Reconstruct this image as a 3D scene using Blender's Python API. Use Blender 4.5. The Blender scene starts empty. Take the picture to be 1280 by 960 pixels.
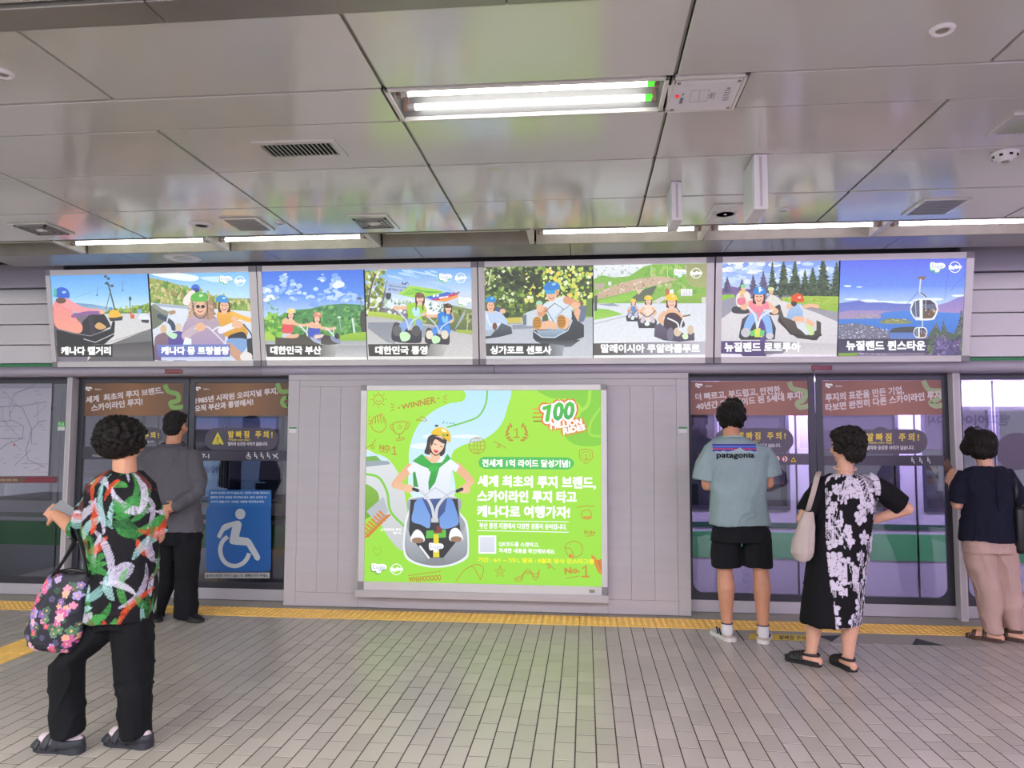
import bpy, bmesh, math, random
import numpy as np
from mathutils import Vector, Matrix, Euler
from mathutils.geometry import tessellate_polygon
from mathutils.bvhtree import BVHTree

# ---------------------------------------------------------------- camera, world, exposure
SC = bpy.context.scene
COL = SC.collection
PI = math.pi
CAM = Vector((0.0, 0.0, 1.5))
PITCH, YAW, ROLL, FPX = math.radians(3.9436), math.radians(-5.6128), math.radians(0.1749), 930.0
_f = Vector((math.sin(YAW) * math.cos(PITCH), math.cos(YAW) * math.cos(PITCH), math.sin(PITCH)))
_r = Vector((math.cos(YAW), -math.sin(YAW), 0))
_u = _r.cross(_f)
_r, _u = math.cos(ROLL) * _r + math.sin(ROLL) * _u, -math.sin(ROLL) * _r + math.cos(ROLL) * _u
cd = bpy.data.cameras.new('camera')
cd.sensor_width = 36.0
cd.lens = 36.0 * FPX / 1280.0
cd.clip_start = 0.05
cam = bpy.data.objects.new('camera', cd)
COL.objects.link(cam)
cam.matrix_world = Matrix(((_r.x, _u.x, -_f.x, CAM.x), (_r.y, _u.y, -_f.y, CAM.y), (_r.z, _u.z, -_f.z, CAM.z), (0, 0, 0, 1)))
SC.camera = cam
SC.view_settings.view_transform = 'Standard'
SC.view_settings.look = 'None'
SC.view_settings.gamma = 1.0
SC.view_settings.use_curve_mapping = False
SC.view_settings.exposure = 0.25
W = bpy.data.worlds.new('station_air')
SC.world = W
W.use_nodes = True
W.node_tree.nodes['Background'].inputs['Color'].default_value = (0.90, 0.88, 1.0, 1)
W.node_tree.nodes['Background'].inputs['Strength'].default_value = 1.25
TUBE_POWER = 9.0          # emission of every lit fluorescent tube
REAR_FILL_POWER = 66.0          # emission of the unseen fill panels added in the rear ceiling


def ray(px, py):
    return (_r * ((px - 640) / FPX) - _u * ((py - 480) / FPX) + _f)


def on_y(px, py, Y):
    d = ray(px, py)
    return CAM + d * (Y / d.y)


def on_z(px, py, Z):
    d = ray(px, py)
    return CAM + d * ((Z - CAM.z) / d.z)


# ---------------------------------------------------------------- colours and materials
def lin(c):
    return c / 12.92 if c <= 0.04045 else ((c + 0.055) / 1.055) ** 2.4


def hx(s):
    if isinstance(s, (tuple, list)):
        return tuple(s[:3])
    s = s.lstrip('#')
    return tuple(lin(int(s[i:i + 2], 16) / 255) for i in (0, 2, 4))


MATS = {}


def mat(name, col='808080', rough=0.5, metal=0.0, bump=0.0, bscale=40.0, vary=0.0, vscale=3.0, emit=0.0, spec=0.5, stretch=(1, 1, 1), coat=0.0):
    if name in MATS:
        return MATS[name]
    m = bpy.data.materials.new(name)
    m.use_nodes = True
    nt = m.node_tree
    b = nt.nodes['Principled BSDF']
    c = hx(col)
    b.inputs['Base Color'].default_value = (*c, 1)
    b.inputs['Roughness'].default_value = rough
    b.inputs['Metallic'].default_value = metal
    b.inputs['Specular IOR Level'].default_value = spec
    if coat:
        b.inputs['Coat Weight'].default_value = coat
        b.inputs['Coat Roughness'].default_value = 0.1
    tc = nt.nodes.new('ShaderNodeTexCoord')
    mp = nt.nodes.new('ShaderNodeMapping')
    mp.inputs['Scale'].default_value = stretch
    nt.links.new(tc.outputs['Object'], mp.inputs['Vector'])
    if vary:
        n = nt.nodes.new('ShaderNodeTexNoise')
        n.inputs['Scale'].default_value = vscale
        n.inputs['Detail'].default_value = 5
        nt.links.new(mp.outputs['Vector'], n.inputs['Vector'])
        r = nt.nodes.new('ShaderNodeMapRange')
        r.inputs['From Min'].default_value = 0.3
        r.inputs['From Max'].default_value = 0.7
        r.inputs['To Min'].default_value = 1 - vary
        r.inputs['To Max'].default_value = 1 + vary
        nt.links.new(n.outputs['Fac'], r.inputs['Value'])
        mx = nt.nodes.new('ShaderNodeVectorMath')
        mx.operation = 'SCALE'
        mx.inputs[0].default_value = c
        nt.links.new(r.outputs['Result'], mx.inputs['Scale'])
        nt.links.new(mx.outputs['Vector'], b.inputs['Base Color'])
    if bump:
        n = nt.nodes.new('ShaderNodeTexNoise')
        n.inputs['Scale'].default_value = bscale
        n.inputs['Detail'].default_value = 6
        nt.links.new(mp.outputs['Vector'], n.inputs['Vector'])
        bp = nt.nodes.new('ShaderNodeBump')
        bp.inputs['Strength'].default_value = bump
        bp.inputs['Distance'].default_value = 0.01
        nt.links.new(n.outputs['Fac'], bp.inputs['Height'])
        nt.links.new(bp.outputs['Normal'], b.inputs['Normal'])
    if emit:
        b.inputs['Emission Color'].default_value = (*c, 1)
        b.inputs['Emission Strength'].default_value = emit
    MATS[name] = m
    return m


def vmat(name, emit=0.0, rough=0.5, base=1.0, spec=0.5, bump=0.0, bscale=200.0, sheen=0.0):
    """material that reads the colour attribute 'Col'"""
    if name in MATS:
        return MATS[name]
    m = bpy.data.materials.new(name)
    m.use_nodes = True
    nt = m.node_tree
    b = nt.nodes['Principled BSDF']
    a = nt.nodes.new('ShaderNodeVertexColor')
    a.layer_name = 'Col'
    b.inputs['Roughness'].default_value = rough
    b.inputs['Specular IOR Level'].default_value = spec
    if base:
        nt.links.new(a.outputs['Color'], b.inputs['Base Color'])
    else:
        b.inputs['Base Color'].default_value = (0, 0, 0, 1)
    if emit:
        nt.links.new(a.outputs['Color'], b.inputs['Emission Color'])
        b.inputs['Emission Strength'].default_value = emit
    if sheen:
        b.inputs['Sheen Weight'].default_value = sheen
    if bump:
        tc = nt.nodes.new('ShaderNodeTexCoord')
        n = nt.nodes.new('ShaderNodeTexNoise')
        n.inputs['Scale'].default_value = bscale
        nt.links.new(tc.outputs['Object'], n.inputs['Vector'])
        bp = nt.nodes.new('ShaderNodeBump')
        bp.inputs['Strength'].default_value = bump
        bp.inputs['Distance'].default_value = 0.004
        nt.links.new(n.outputs['Fac'], bp.inputs['Height'])
        nt.links.new(bp.outputs['Normal'], b.inputs['Normal'])
    MATS[name] = m
    return m


def printmat(name, emit, grain=0.0, haze=0.0):
    """backlit paper: colour attribute with print grain, a painted pale haze and emission"""
    m = vmat(name, emit, 0.35, base=0, spec=0.25)
    nt = m.node_tree
    b = nt.nodes['Principled BSDF']
    a = [n for n in nt.nodes if n.type == 'VERTEX_COLOR'][0]
    tc = nt.nodes.new('ShaderNodeTexCoord')
    n1 = nt.nodes.new('ShaderNodeTexNoise')
    n1.inputs['Scale'].default_value = 55
    n1.inputs['Detail'].default_value = 6
    n1.inputs['Roughness'].default_value = 0.65
    nt.links.new(tc.outputs['Object'], n1.inputs['Vector'])
    mr = nt.nodes.new('ShaderNodeMapRange')
    mr.inputs['From Min'].default_value = 0.25
    mr.inputs['From Max'].default_value = 0.75
    mr.inputs['To Min'].default_value = 1 - grain
    mr.inputs['To Max'].default_value = 1 + grain
    nt.links.new(n1.outputs['Fac'], mr.inputs['Value'])
    sc = nt.nodes.new('ShaderNodeVectorMath')
    sc.operation = 'SCALE'
    nt.links.new(a.outputs['Color'], sc.inputs[0])
    nt.links.new(mr.outputs['Result'], sc.inputs['Scale'])
    mx = nt.nodes.new('ShaderNodeMix')
    mx.data_type = 'RGBA'
    mx.inputs[0].default_value = haze  # pale haze mixed into the print colour
    nt.links.new(sc.outputs['Vector'], mx.inputs[6])
    mx.inputs[7].default_value = (1, 1, 1, 1)
    nt.links.new(mx.outputs[2], b.inputs['Emission Color'])
    return m


def glassmat(name, tint=(0.5, 0.55, 0.6), refl=0.12, rough=0.0):
    if name in MATS:
        return MATS[name]
    m = bpy.data.materials.new(name)
    m.use_nodes = True
    nt = m.node_tree
    nt.nodes.remove(nt.nodes['Principled BSDF'])
    out = nt.nodes['Material Output']
    t = nt.nodes.new('ShaderNodeBsdfTransparent')
    t.inputs['Color'].default_value = (*tint, 1)
    g = nt.nodes.new('ShaderNodeBsdfGlossy')
    g.inputs['Roughness'].default_value = rough
    fr = nt.nodes.new('ShaderNodeFresnel')
    fr.inputs['IOR'].default_value = 1.5
    ad = nt.nodes.new('ShaderNodeMath')
    ad.operation = 'ADD'
    ad.use_clamp = True
    ad.inputs[1].default_value = refl
    nt.links.new(fr.outputs['Fac'], ad.inputs[0])
    mx = nt.nodes.new('ShaderNodeMixShader')
    nt.links.new(ad.outputs[0], mx.inputs['Fac'])
    nt.links.new(t.outputs[0], mx.inputs[1])
    nt.links.new(g.outputs[0], mx.inputs[2])
    nt.links.new(mx.outputs[0], out.inputs['Surface'])
    MATS[name] = m
    return m


# ---------------------------------------------------------------- mesh helpers
class MB:
    """collects shapes; build() links them as ONE mesh object"""
    def __init__(s):
        s.v, s.f = [], []

    def add(s, vs, fs):
        o = len(s.v)
        s.v += [tuple(x) for x in vs]
        s.f += [tuple(i + o for i in f) for f in fs]
        return s

    def box(s, x0, x1, y0, y1, z0, z1):
        return s.add([(x0, y0, z0), (x1, y0, z0), (x1, y1, z0), (x0, y1, z0), (x0, y0, z1), (x1, y0, z1), (x1, y1, z1), (x0, y1, z1)],
                     [(0, 3, 2, 1), (4, 5, 6, 7), (0, 1, 5, 4), (1, 2, 6, 5), (2, 3, 7, 6), (3, 0, 4, 7)])

    def bbox(s, x0, x1, y0, y1, z0, z1, b=0.004):
        """bevelled box: the six faces pulled in by b"""
        bm = bmesh.new()
        bmesh.ops.create_cube(bm, size=1)
        for v in bm.verts:
            v.co = Vector(((x0 + x1) / 2 + v.co.x * (x1 - x0), (y0 + y1) / 2 + v.co.y * (y1 - y0), (z0 + z1) / 2 + v.co.z * (z1 - z0)))
        bmesh.ops.bevel(bm, geom=list(bm.edges), offset=b, segments=2, affect='EDGES', profile=0.6)
        bm.verts.index_update()
        s.add([v.co[:] for v in bm.verts], [[v.index for v in f.verts] for f in bm.faces])
        bm.free()
        return s

    def prism(s, prof, a, b, axis='x'):
        """2D profile (u,v) swept along an axis from a to b"""
        n = len(prof)
        def P(t, q):
            return {'x': (t, q[0], q[1]), 'y': (q[0], t, q[1]), 'z': (q[0], q[1], t)}[axis]
        vs = [P(a, q) for q in prof] + [P(b, q) for q in prof]
        tri = tessellate_polygon([[Vector((q[0], q[1], 0)) for q in prof]])
        fs = [tuple(t) for t in tri] + [tuple(n + i for i in reversed(t)) for t in tri]
        fs += [(i, (i + 1) % n, n + (i + 1) % n, n + i) for i in range(n)]
        return s.add(vs, fs)

    def tube(s, pts, r, n=10, flat=1.0, cap=True, up=None):
        """tube along points; r number or list; flat squashes the second cross axis"""
        pts = [Vector(p) for p in pts]
        m = len(pts)
        rs = [r] * m if not isinstance(r, (list, tuple)) else list(r)
        ref = None
        base = len(s.v)
        vs, fs = [], []
        for i, p in enumerate(pts):
            t = (pts[min(i + 1, m - 1)] - pts[max(i - 1, 0)])
            t = t.normalized() if t.length > 1e-9 else Vector((0, 0, 1))
            if up is not None:
                a = Vector(up) - t * Vector(up).dot(t)
                a = a.normalized() if a.length > 1e-6 else t.orthogonal().normalized()
            elif ref is None:
                a = t.orthogonal().normalized()
            else:
                a = ref - t * ref.dot(t)
                a = a.normalized() if a.length > 1e-6 else t.orthogonal().normalized()
            ref = a
            b = t.cross(a)
            ra = rs[i]
            r1, r2 = ra if isinstance(ra, tuple) else (ra, ra * flat)
            for k in range(n):
                w = 2 * PI * k / n
                vs.append(p + a * (math.cos(w) * r1) + b * (math.sin(w) * r2))
        for i in range(m - 1):
            for k in range(n):
                fs.append((i * n + k, i * n + (k + 1) % n, (i + 1) * n + (k + 1) % n, (i + 1) * n + k))
        if cap:
            fs.append(tuple(reversed(range(n))))
            fs.append(tuple((m - 1) * n + k for k in range(n)))
        return s.add(vs, fs)

    def lathe(s, prof, c=(0, 0, 0), n=24, axis='z'):
        """profile [(r,h)...] turned around an axis through c"""
        vs, fs = [], []
        for r, h in prof:
            for k in range(n):
                w = 2 * PI * k / n
                q = (r * math.cos(w), r * math.sin(w), h)
                if axis == 'y':
                    q = (q[0], q[2], q[1])
                if axis == 'x':
                    q = (q[2], q[0], q[1])
                vs.append((c[0] + q[0], c[1] + q[1], c[2] + q[2]))
        m = len(prof)
        for i in range(m - 1):
            for k in range(n):
                fs.append((i * n + k, i * n + (k + 1) % n, (i + 1) * n + (k + 1) % n, (i + 1) * n + k))
        fs.append(tuple(reversed(range(n))))
        fs.append(tuple((m - 1) * n + k for k in range(n)))
        return s.add(vs, fs)

    def ell(s, c, r, rot=None, nu=20, nv=12):
        """ellipsoid"""
        vs, fs = [], []
        R = rot or Matrix.Identity(3)
        c = Vector(c)
        for i in range(1, nv):
            th = PI * i / nv
            for k in range(nu):
                w = 2 * PI * k / nu
                vs.append(c + R @ Vector((r[0] * math.sin(th) * math.cos(w), r[1] * math.sin(th) * math.sin(w), r[2] * math.cos(th))))
        for i in range(nv - 2):
            for k in range(nu):
                fs.append((i * nu + k, (i + 1) * nu + k, (i + 1) * nu + (k + 1) % nu, i * nu + (k + 1) % nu))
        t = len(vs)
        vs += [c + R @ Vector((0, 0, r[2])), c + R @ Vector((0, 0, -r[2]))]
        for k in range(nu):
            fs.append((t, k, (k + 1) % nu))
            fs.append((t + 1, (nv - 2) * nu + (k + 1) % nu, (nv - 2) * nu + k))
        return s.add(vs, fs)

    def limb(s, pts, rs, n=14):
        """tube with round ends and a radius per point"""
        pts = [Vector(p) for p in pts]
        s.tube(pts, list(rs), n)
        for p, r in ((pts[0], rs[0]), (pts[-1], rs[-1])):
            rr = r if not isinstance(r, tuple) else min(r)
            s.ell(p, (rr, rr, rr), None, 12, 8)
        return s

    def rings(s, rows, n=28, rot=0.0, c=(0, 0)):
        """closed loft of horizontal ellipses: rows of (z, cx, cy, rx, ry)"""
        vs, fs = [], []
        for (z, cx, cy, rx, ry) in rows:
            for k in range(n):
                w = 2 * PI * k / n
                x, y = cx + rx * math.cos(w), cy + ry * math.sin(w)
                vs.append((x, y, z))
        m = len(rows)
        for i in range(m - 1):
            for k in range(n):
                fs.append((i * n + k, i * n + (k + 1) % n, (i + 1) * n + (k + 1) % n, (i + 1) * n + k))
        fs.append(tuple(reversed(range(n))))
        fs.append(tuple((m - 1) * n + k for k in range(n)))
        return s.add(vs, fs)

    def mesh(s, name):
        me = bpy.data.meshes.new(name)
        me.from_pydata(s.v, [], s.f)
        me.update()
        return me

    def build(s, name, material, parent=None, smooth=False):
        return link(name, s.mesh(name), material, parent, smooth)


def link(name, me, material=None, parent=None, smooth=False):
    o = bpy.data.objects.new(name, me)
    COL.objects.link(o)
    if material is not None and me is not None:
        if me.materials:
            me.materials[0] = material
        else:
            me.materials.append(material)
    if smooth and me is not None:
        me.polygons.foreach_set('use_smooth', [True] * len(me.polygons))
    if parent is not None:
        o.parent = parent
        o.matrix_parent_inverse = parent.matrix_world.inverted() if parent.matrix_world != Matrix.Identity(4) else Matrix.Identity(4)
    return o


def tag(o, label=None, cat=None, group=None, kind=None):
    if label:
        o['label'] = label
    if cat:
        o['category'] = cat
    if group:
        o['group'] = group
    if kind:
        o['kind'] = kind
    return o


def empty(name, loc, label=None, cat=None, group=None, kind=None):
    o = bpy.data.objects.new(name, None)
    COL.objects.link(o)
    o.empty_display_size = 0.05
    o.location = loc
    o.matrix_world = Matrix.Translation(loc)
    return tag(o, label, cat, group, kind)


def piece(name, me, loc, parent, material=None, rotz=0.0):
    """a cheap piece sharing mesh data"""
    o = bpy.data.objects.new(name, me)
    if material is not None and not me.materials:
        me.materials.append(material)
    COL.objects.link(o)
    o.parent = parent
    o.matrix_parent_inverse = Matrix.Translation(-Vector(parent.matrix_world.translation))
    o.location = loc
    o.rotation_euler = (0, 0, rotz)
    return o


# ---------------------------------------------------------------- flat print (posters, stickers, lettering)
def spline(pts, closed=True, sub=5):
    n = len(pts)
    out = []
    rng = range(n) if closed else range(n - 1)
    for i in rng:
        g = (lambda k: pts[k % n]) if closed else (lambda k: pts[max(0, min(n - 1, k))])
        p0, p1, p2, p3 = g(i - 1), g(i), g(i + 1), g(i + 2)
        for j in range(sub):
            t = j / sub
            out.append(tuple(0.5 * (2 * p1[d] + (p2[d] - p0[d]) * t + (2 * p0[d] - 5 * p1[d] + 4 * p2[d] - p3[d]) * t * t + (3 * p1[d] - p0[d] - 3 * p2[d] + p3[d]) * t ** 3) for d in (0, 1)))
    if not closed:
        out.append(tuple(pts[-1]))
    return out


_TXT = {}
TEXTS = []


def _norm(vs, fs):
    if not fs:
        return ([(0, 0), (1, 1)], [], 1.0)
    x0, x1 = min(v[0] for v in vs), max(v[0] for v in vs)
    y0, y1 = min(v[1] for v in vs), max(v[1] for v in vs)
    w, h = max(1e-6, x1 - x0), max(1e-6, y1 - y0)
    return ([((v[0] - x0) / w, (v[1] - y0) / h) for v in vs], fs, w / h)


def text_batch(lines):
    """outlines of many lines of lettering in one go (one text object, split by line)"""
    c = bpy.data.curves.new('lettering', 'FONT')
    c.body = '\n'.join(lines)
    c.size = 1.0
    c.space_line = 4.0
    c.resolution_u = 2
    c.fill_mode = 'FRONT'
    o = bpy.data.objects.new('lettering', c)
    COL.objects.link(o)
    me = o.to_mesh()
    co = [(v.co.x, v.co.y) for v in me.vertices]
    fs = [tuple(q.vertices) for q in me.polygons]
    o.to_mesh_clear()
    bpy.data.objects.remove(o)
    bpy.data.curves.remove(c)
    per = {}
    for f in fs:
        k = int(round((0.35 - co[f[0]][1]) / 4.0))
        per.setdefault(k, []).append(f)
    for i, t in enumerate(lines):
        F = per.get(i, [])
        ids = sorted(set(j for f in F for j in f))
        mp_ = {j: n_ for n_, j in enumerate(ids)}
        _TXT[t] = _norm([co[j] for j in ids], [tuple(mp_[j] for j in f) for f in F])


def textmesh(body):
    if body not in _TXT:
        text_batch([body])
    return _TXT[body]


TEXTS = ['발빠짐 주의', '캐나다 캘거리', '캐나다 몽 트랑블랑', 'Luge', 'Skyline', '대한민국 부산', 'Have you tried', 'all four tracks?', '통영', '대한민국 루지', '대한민국 통영', '싱가포르 센토사', '말레이시아 쿠알라룸푸르', '뉴질랜드 로토루아', '뉴질랜드 퀸스타운', 'WINNER', 'NO.', 'FUN', 'No.', 'WHAHOOOOO', '스카이라인 루지', '루지', '00', 'MILLION', 'RIDES', '전세계 1억 라이드 달성기념!', '세계 최초의 루지 브랜드,', '스카이라인 루지 타고', '캐나다로 여행가자!', '부산 통영 지점에서 다양한 경품이 쏟아집니다.', 'QR코드를 스캔하고,', '자세한 내용을 확인해보세요.', '기간 : 6/1 ~ 7/31, 발표 : 8월초 당사 인스타그램', '세계  최초의 루지 브랜드,', '스카이라인 루지!', '1985년 시작된 오리지널 루지,', '오직 부산과 통영에서!', '더 빠르고, 부드럽고, 안전한,', '40년간 업그레이드 된 5세대 루지!', '루지의 표준을 만든 기업,', '타보면 완전히 다른 스카이라인 루지!', '발 빠 짐   주 의 !', 'Watch your step !', '열차와 승강장 사이가 넓습니다.', '7-1', '부드럽고 안전한 승차', '열차와 승강장 사이가 넓습니다. 안전한 승차를 확인하고', '발빠짐 주의 내용을 확인해보세요. 열차 승강장 안', '사이가 넓습니다. 자세한 내용을 확인해보세요.', '열차와 승강장 사이가 넓습니다. 발빠짐 주의 하세요.', '승강장 안전 주의', '7-2', '뱀파이어', '사시', '다시', 'FIND OUT!', 'patagonia']
text_batch(TEXTS)


class Print:
    """flat artwork on a plane. Coordinates are drawing units; crop=(x0,y0,scale) says how the drawing
    units sit on the sheet, conv turns a sheet position into a point of the plane."""
    def __init__(s, plane, crop=(0, 0, 1), clip=None, step=2e-5):
        s.o, s.ex, s.ez, s.n = plane            # origin, unit right, unit up, unit normal (towards the viewer)
        s.crop = crop
        s.clip = clip                           # (u0,u1,v0,v1) in plane units
        s.step = step
        s.v, s.f, s.c = [], [], []
        s.k = 1

    def uv(s, p):
        x0, y0, sc = s.crop
        d = ray(x0 + p[0] / sc, y0 + p[1] / sc)
        t = (s.o - CAM).dot(s.n) / d.dot(s.n)
        q = CAM + d * t - s.o
        return (q.dot(s.ex), q.dot(s.ez))

    def _clip(s, P):
        if not s.clip:
            return P
        u0, u1, v0, v1 = s.clip
        for ax, lim, sg in ((0, u0, 1), (0, u1, -1), (1, v0, 1), (1, v1, -1)):
            out = []
            for i in range(len(P)):
                a, b = P[i - 1], P[i]
                ia, ib = sg * (a[ax] - lim) >= 0, sg * (b[ax] - lim) >= 0
                if ia != ib:
                    t = (lim - a[ax]) / (b[ax] - a[ax])
                    out.append(tuple(a[j] + (b[j] - a[j]) * t for j in range(len(a))))
                if ib:
                    out.append(b)
            P = out
            if len(P) < 3:
                return []
        return P

    def _emit(s, P, layer=None):
        """P: list of (u,v,r,g,b)"""
        P = s._clip(P)
        if len(P) < 3:
            return
        if layer is None:
            layer = s.k
            s.k += 1
        o = len(s.v)
        h = layer * s.step
        for q in P:
            w = s.o + s.ex * q[0] + s.ez * q[1] + s.n * h
            s.v.append(w[:])
            s.c.append((q[2], q[3], q[4], 1.0))
        if len(P) <= 4:
            fs = [tuple(range(len(P)))]
        else:
            fs = tessellate_polygon([[Vector((q[0], q[1], 0)) for q in P]])
        for t in fs:
            a, b, c = (P[i] for i in t[:3])
            cr = (b[0] - a[0]) * (c[1] - a[1]) - (b[1] - a[1]) * (c[0] - a[0])
            t = t if cr > 0 else tuple(reversed(t))
            s.f.append(tuple(o + i for i in t))

    def poly(s, pts, col, col2=None, smooth=False, horiz=False, raw=False, layer=None, sub=5):
        if smooth:
            pts = spline(pts, True, sub)
        P = list(pts) if raw else [s.uv(p) for p in pts]
        a = hx(col)
        if col2 is None:
            P = [(u, v, *a) for u, v in P]
        else:
            b = hx(col2)
            ax = 0 if horiz else 1
            lo, hi = min(p[ax] for p in P), max(p[ax] for p in P)
            Q = []
            for p in P:
                t = (p[ax] - lo) / max(1e-9, hi - lo)
                t = t if horiz else 1 - t
                Q.append((p[0], p[1], *[a[i] + (b[i] - a[i]) * t for i in range(3)]))
            P = Q
        s._emit(P, layer)
        return s

    def rect(s, x0, y0, x1, y1, col, col2=None, **k):
        return s.poly([(x0, y0), (x1, y0), (x1, y1), (x0, y1)], col, col2, **k)

    def ell(s, cx, cy, rx, ry, col, col2=None, rot=0.0, n=18, **k):
        c_, s_ = math.cos(rot), math.sin(rot)
        return s.poly([(cx + rx * math.cos(w) * c_ - ry * math.sin(w) * s_, cy + rx * math.cos(w) * s_ + ry * math.sin(w) * c_) for w in [2 * PI * i / n for i in range(n)]], col, col2, **k)

    def line(s, pts, w, col, smooth=False, w2=None, cap=True, sub=6):
        if smooth:
            pts = spline(pts, False, sub)
        n = len(pts)
        L, R = [], []
        for i, p in enumerate(pts):
            a, b = pts[max(0, i - 1)], pts[min(n - 1, i + 1)]
            dx, dy = b[0] - a[0], b[1] - a[1]
            l = math.hypot(dx, dy) or 1
            ww = w if w2 is None else w + (w2 - w) * i / max(1, n - 1)
            L.append((p[0] - dy / l * ww / 2, p[1] + dx / l * ww / 2))
            R.append((p[0] + dy / l * ww / 2, p[1] - dx / l * ww / 2))
        lay = s.k
        s.k += 1
        for i in range(n - 1):
            s.poly([L[i], L[i + 1], R[i + 1], R[i]], col, layer=lay)
        if cap and w > 3:
            s.ell(pts[0][0], pts[0][1], w / 2, w / 2, col, n=10, layer=lay)
            e = w if w2 is None else w2
            s.ell(pts[-1][0], pts[-1][1], e / 2, e / 2, col, n=10, layer=lay)
        return s

    def text(s, body, quad, col, bold=0.0, col2=None):
        """quad: TL,TR,BR,BL in drawing units (or x0,y0,x1,y1); bold in drawing units"""
        if len(quad) == 4 and not isinstance(quad[0], (tuple, list)):
            x0, y0, x1, y1 = quad
            quad = ((x0, y0), (x1, y0), (x1, y1), (x0, y1))
        vs, fs, asp = textmesh(body)
        TL, TR, BR, BL = quad
        lay = s.k
        s.k += 1
        sh = [(0, 0)] if not bold else [(bold * math.cos(2 * PI * i / 6), bold * math.sin(2 * PI * i / 6)) for i in range(6)] + [(0, 0)]
        a = hx(col)
        b = hx(col2) if col2 else a
        for ci, (dx, dy) in enumerate(sh):
            o = len(s.v)
            for (u, v) in vs:
                p = [(TL[d] * (1 - u) + TR[d] * u) * v + (BL[d] * (1 - u) + BR[d] * u) * (1 - v) for d in (0, 1)]
                q = s.uv((p[0] + dx, p[1] + dy))
                if s.clip:
                    q = (max(s.clip[0], min(s.clip[1], q[0])), max(s.clip[2], min(s.clip[3], q[1])))
                w = s.o + s.ex * q[0] + s.ez * q[1] + s.n * ((lay + ci * 0.12) * s.step)
                s.v.append(w[:])
                s.c.append((*[a[i] * v + b[i] * (1 - v) for i in range(3)], 1.0))
            for f in fs:
                s.f.append(tuple(o + i for i in f))
        return s

    def blobs(s, n, box, size, cols, seed=1, tall=1.0, region=None, jag=False):
        """n soft leafy dabs inside box"""
        rg = random.Random(seed)
        x0, y0, x1, y1 = box
        for i in range(n):
            for _ in range(20):
                x, y = rg.uniform(x0, x1), rg.uniform(y0, y1)
                if region is None or region(x, y):
                    break
            else:
                continue
            r = size * rg.uniform(0.5, 1.3)
            m = 7
            ph = rg.uniform(0, 6)
            s.poly([(x + r * rg.uniform(0.6, 1.2) * math.cos(ph + 2 * PI * k / m), y + tall * r * rg.uniform(0.6, 1.2) * math.sin(ph + 2 * PI * k / m)) for k in range(m)], rg.choice(cols))
        return s

    def build(s, name, material, parent=None):
        me = bpy.data.meshes.new(name)
        me.from_pydata(s.v, [], s.f)
        a = me.color_attributes.new('Col', 'FLOAT_COLOR', 'POINT')
        a.data.foreach_set('color', np.array(s.c, dtype=np.float32).ravel())
        me.update()
        return link(name, me, material, parent)

# ================================================================ THE SETTING
M_steel = mat('brushed_steel_panel', 'b9b4ba', 0.42, 0.0, bump=0.02, bscale=60, vary=0.03, vscale=2.0, stretch=(1, 1, 8))
M_alu = mat('satin_aluminium', 'b4b0b4', 0.38, 0.35, vary=0.04, vscale=6)
M_rail = mat('grey_lacquer', 'aba5b4', 0.35, 0.1, vary=0.04, vscale=2)
M_ceil = mat('enamelled_ceiling', 'c3c0bb', 0.17, 0.0, bump=0.006, bscale=5, vary=0.035, vscale=1.3, spec=0.95, coat=0.7)
M_dark = mat('dark_void', '16151a', 0.8)
M_joint = mat('joint_metal', '8f8a80', 0.4, 0.3)
M_white = mat('white_plastic', 'd9d5da', 0.45)
M_black = mat('black_rubber', '17181b', 0.6)


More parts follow.
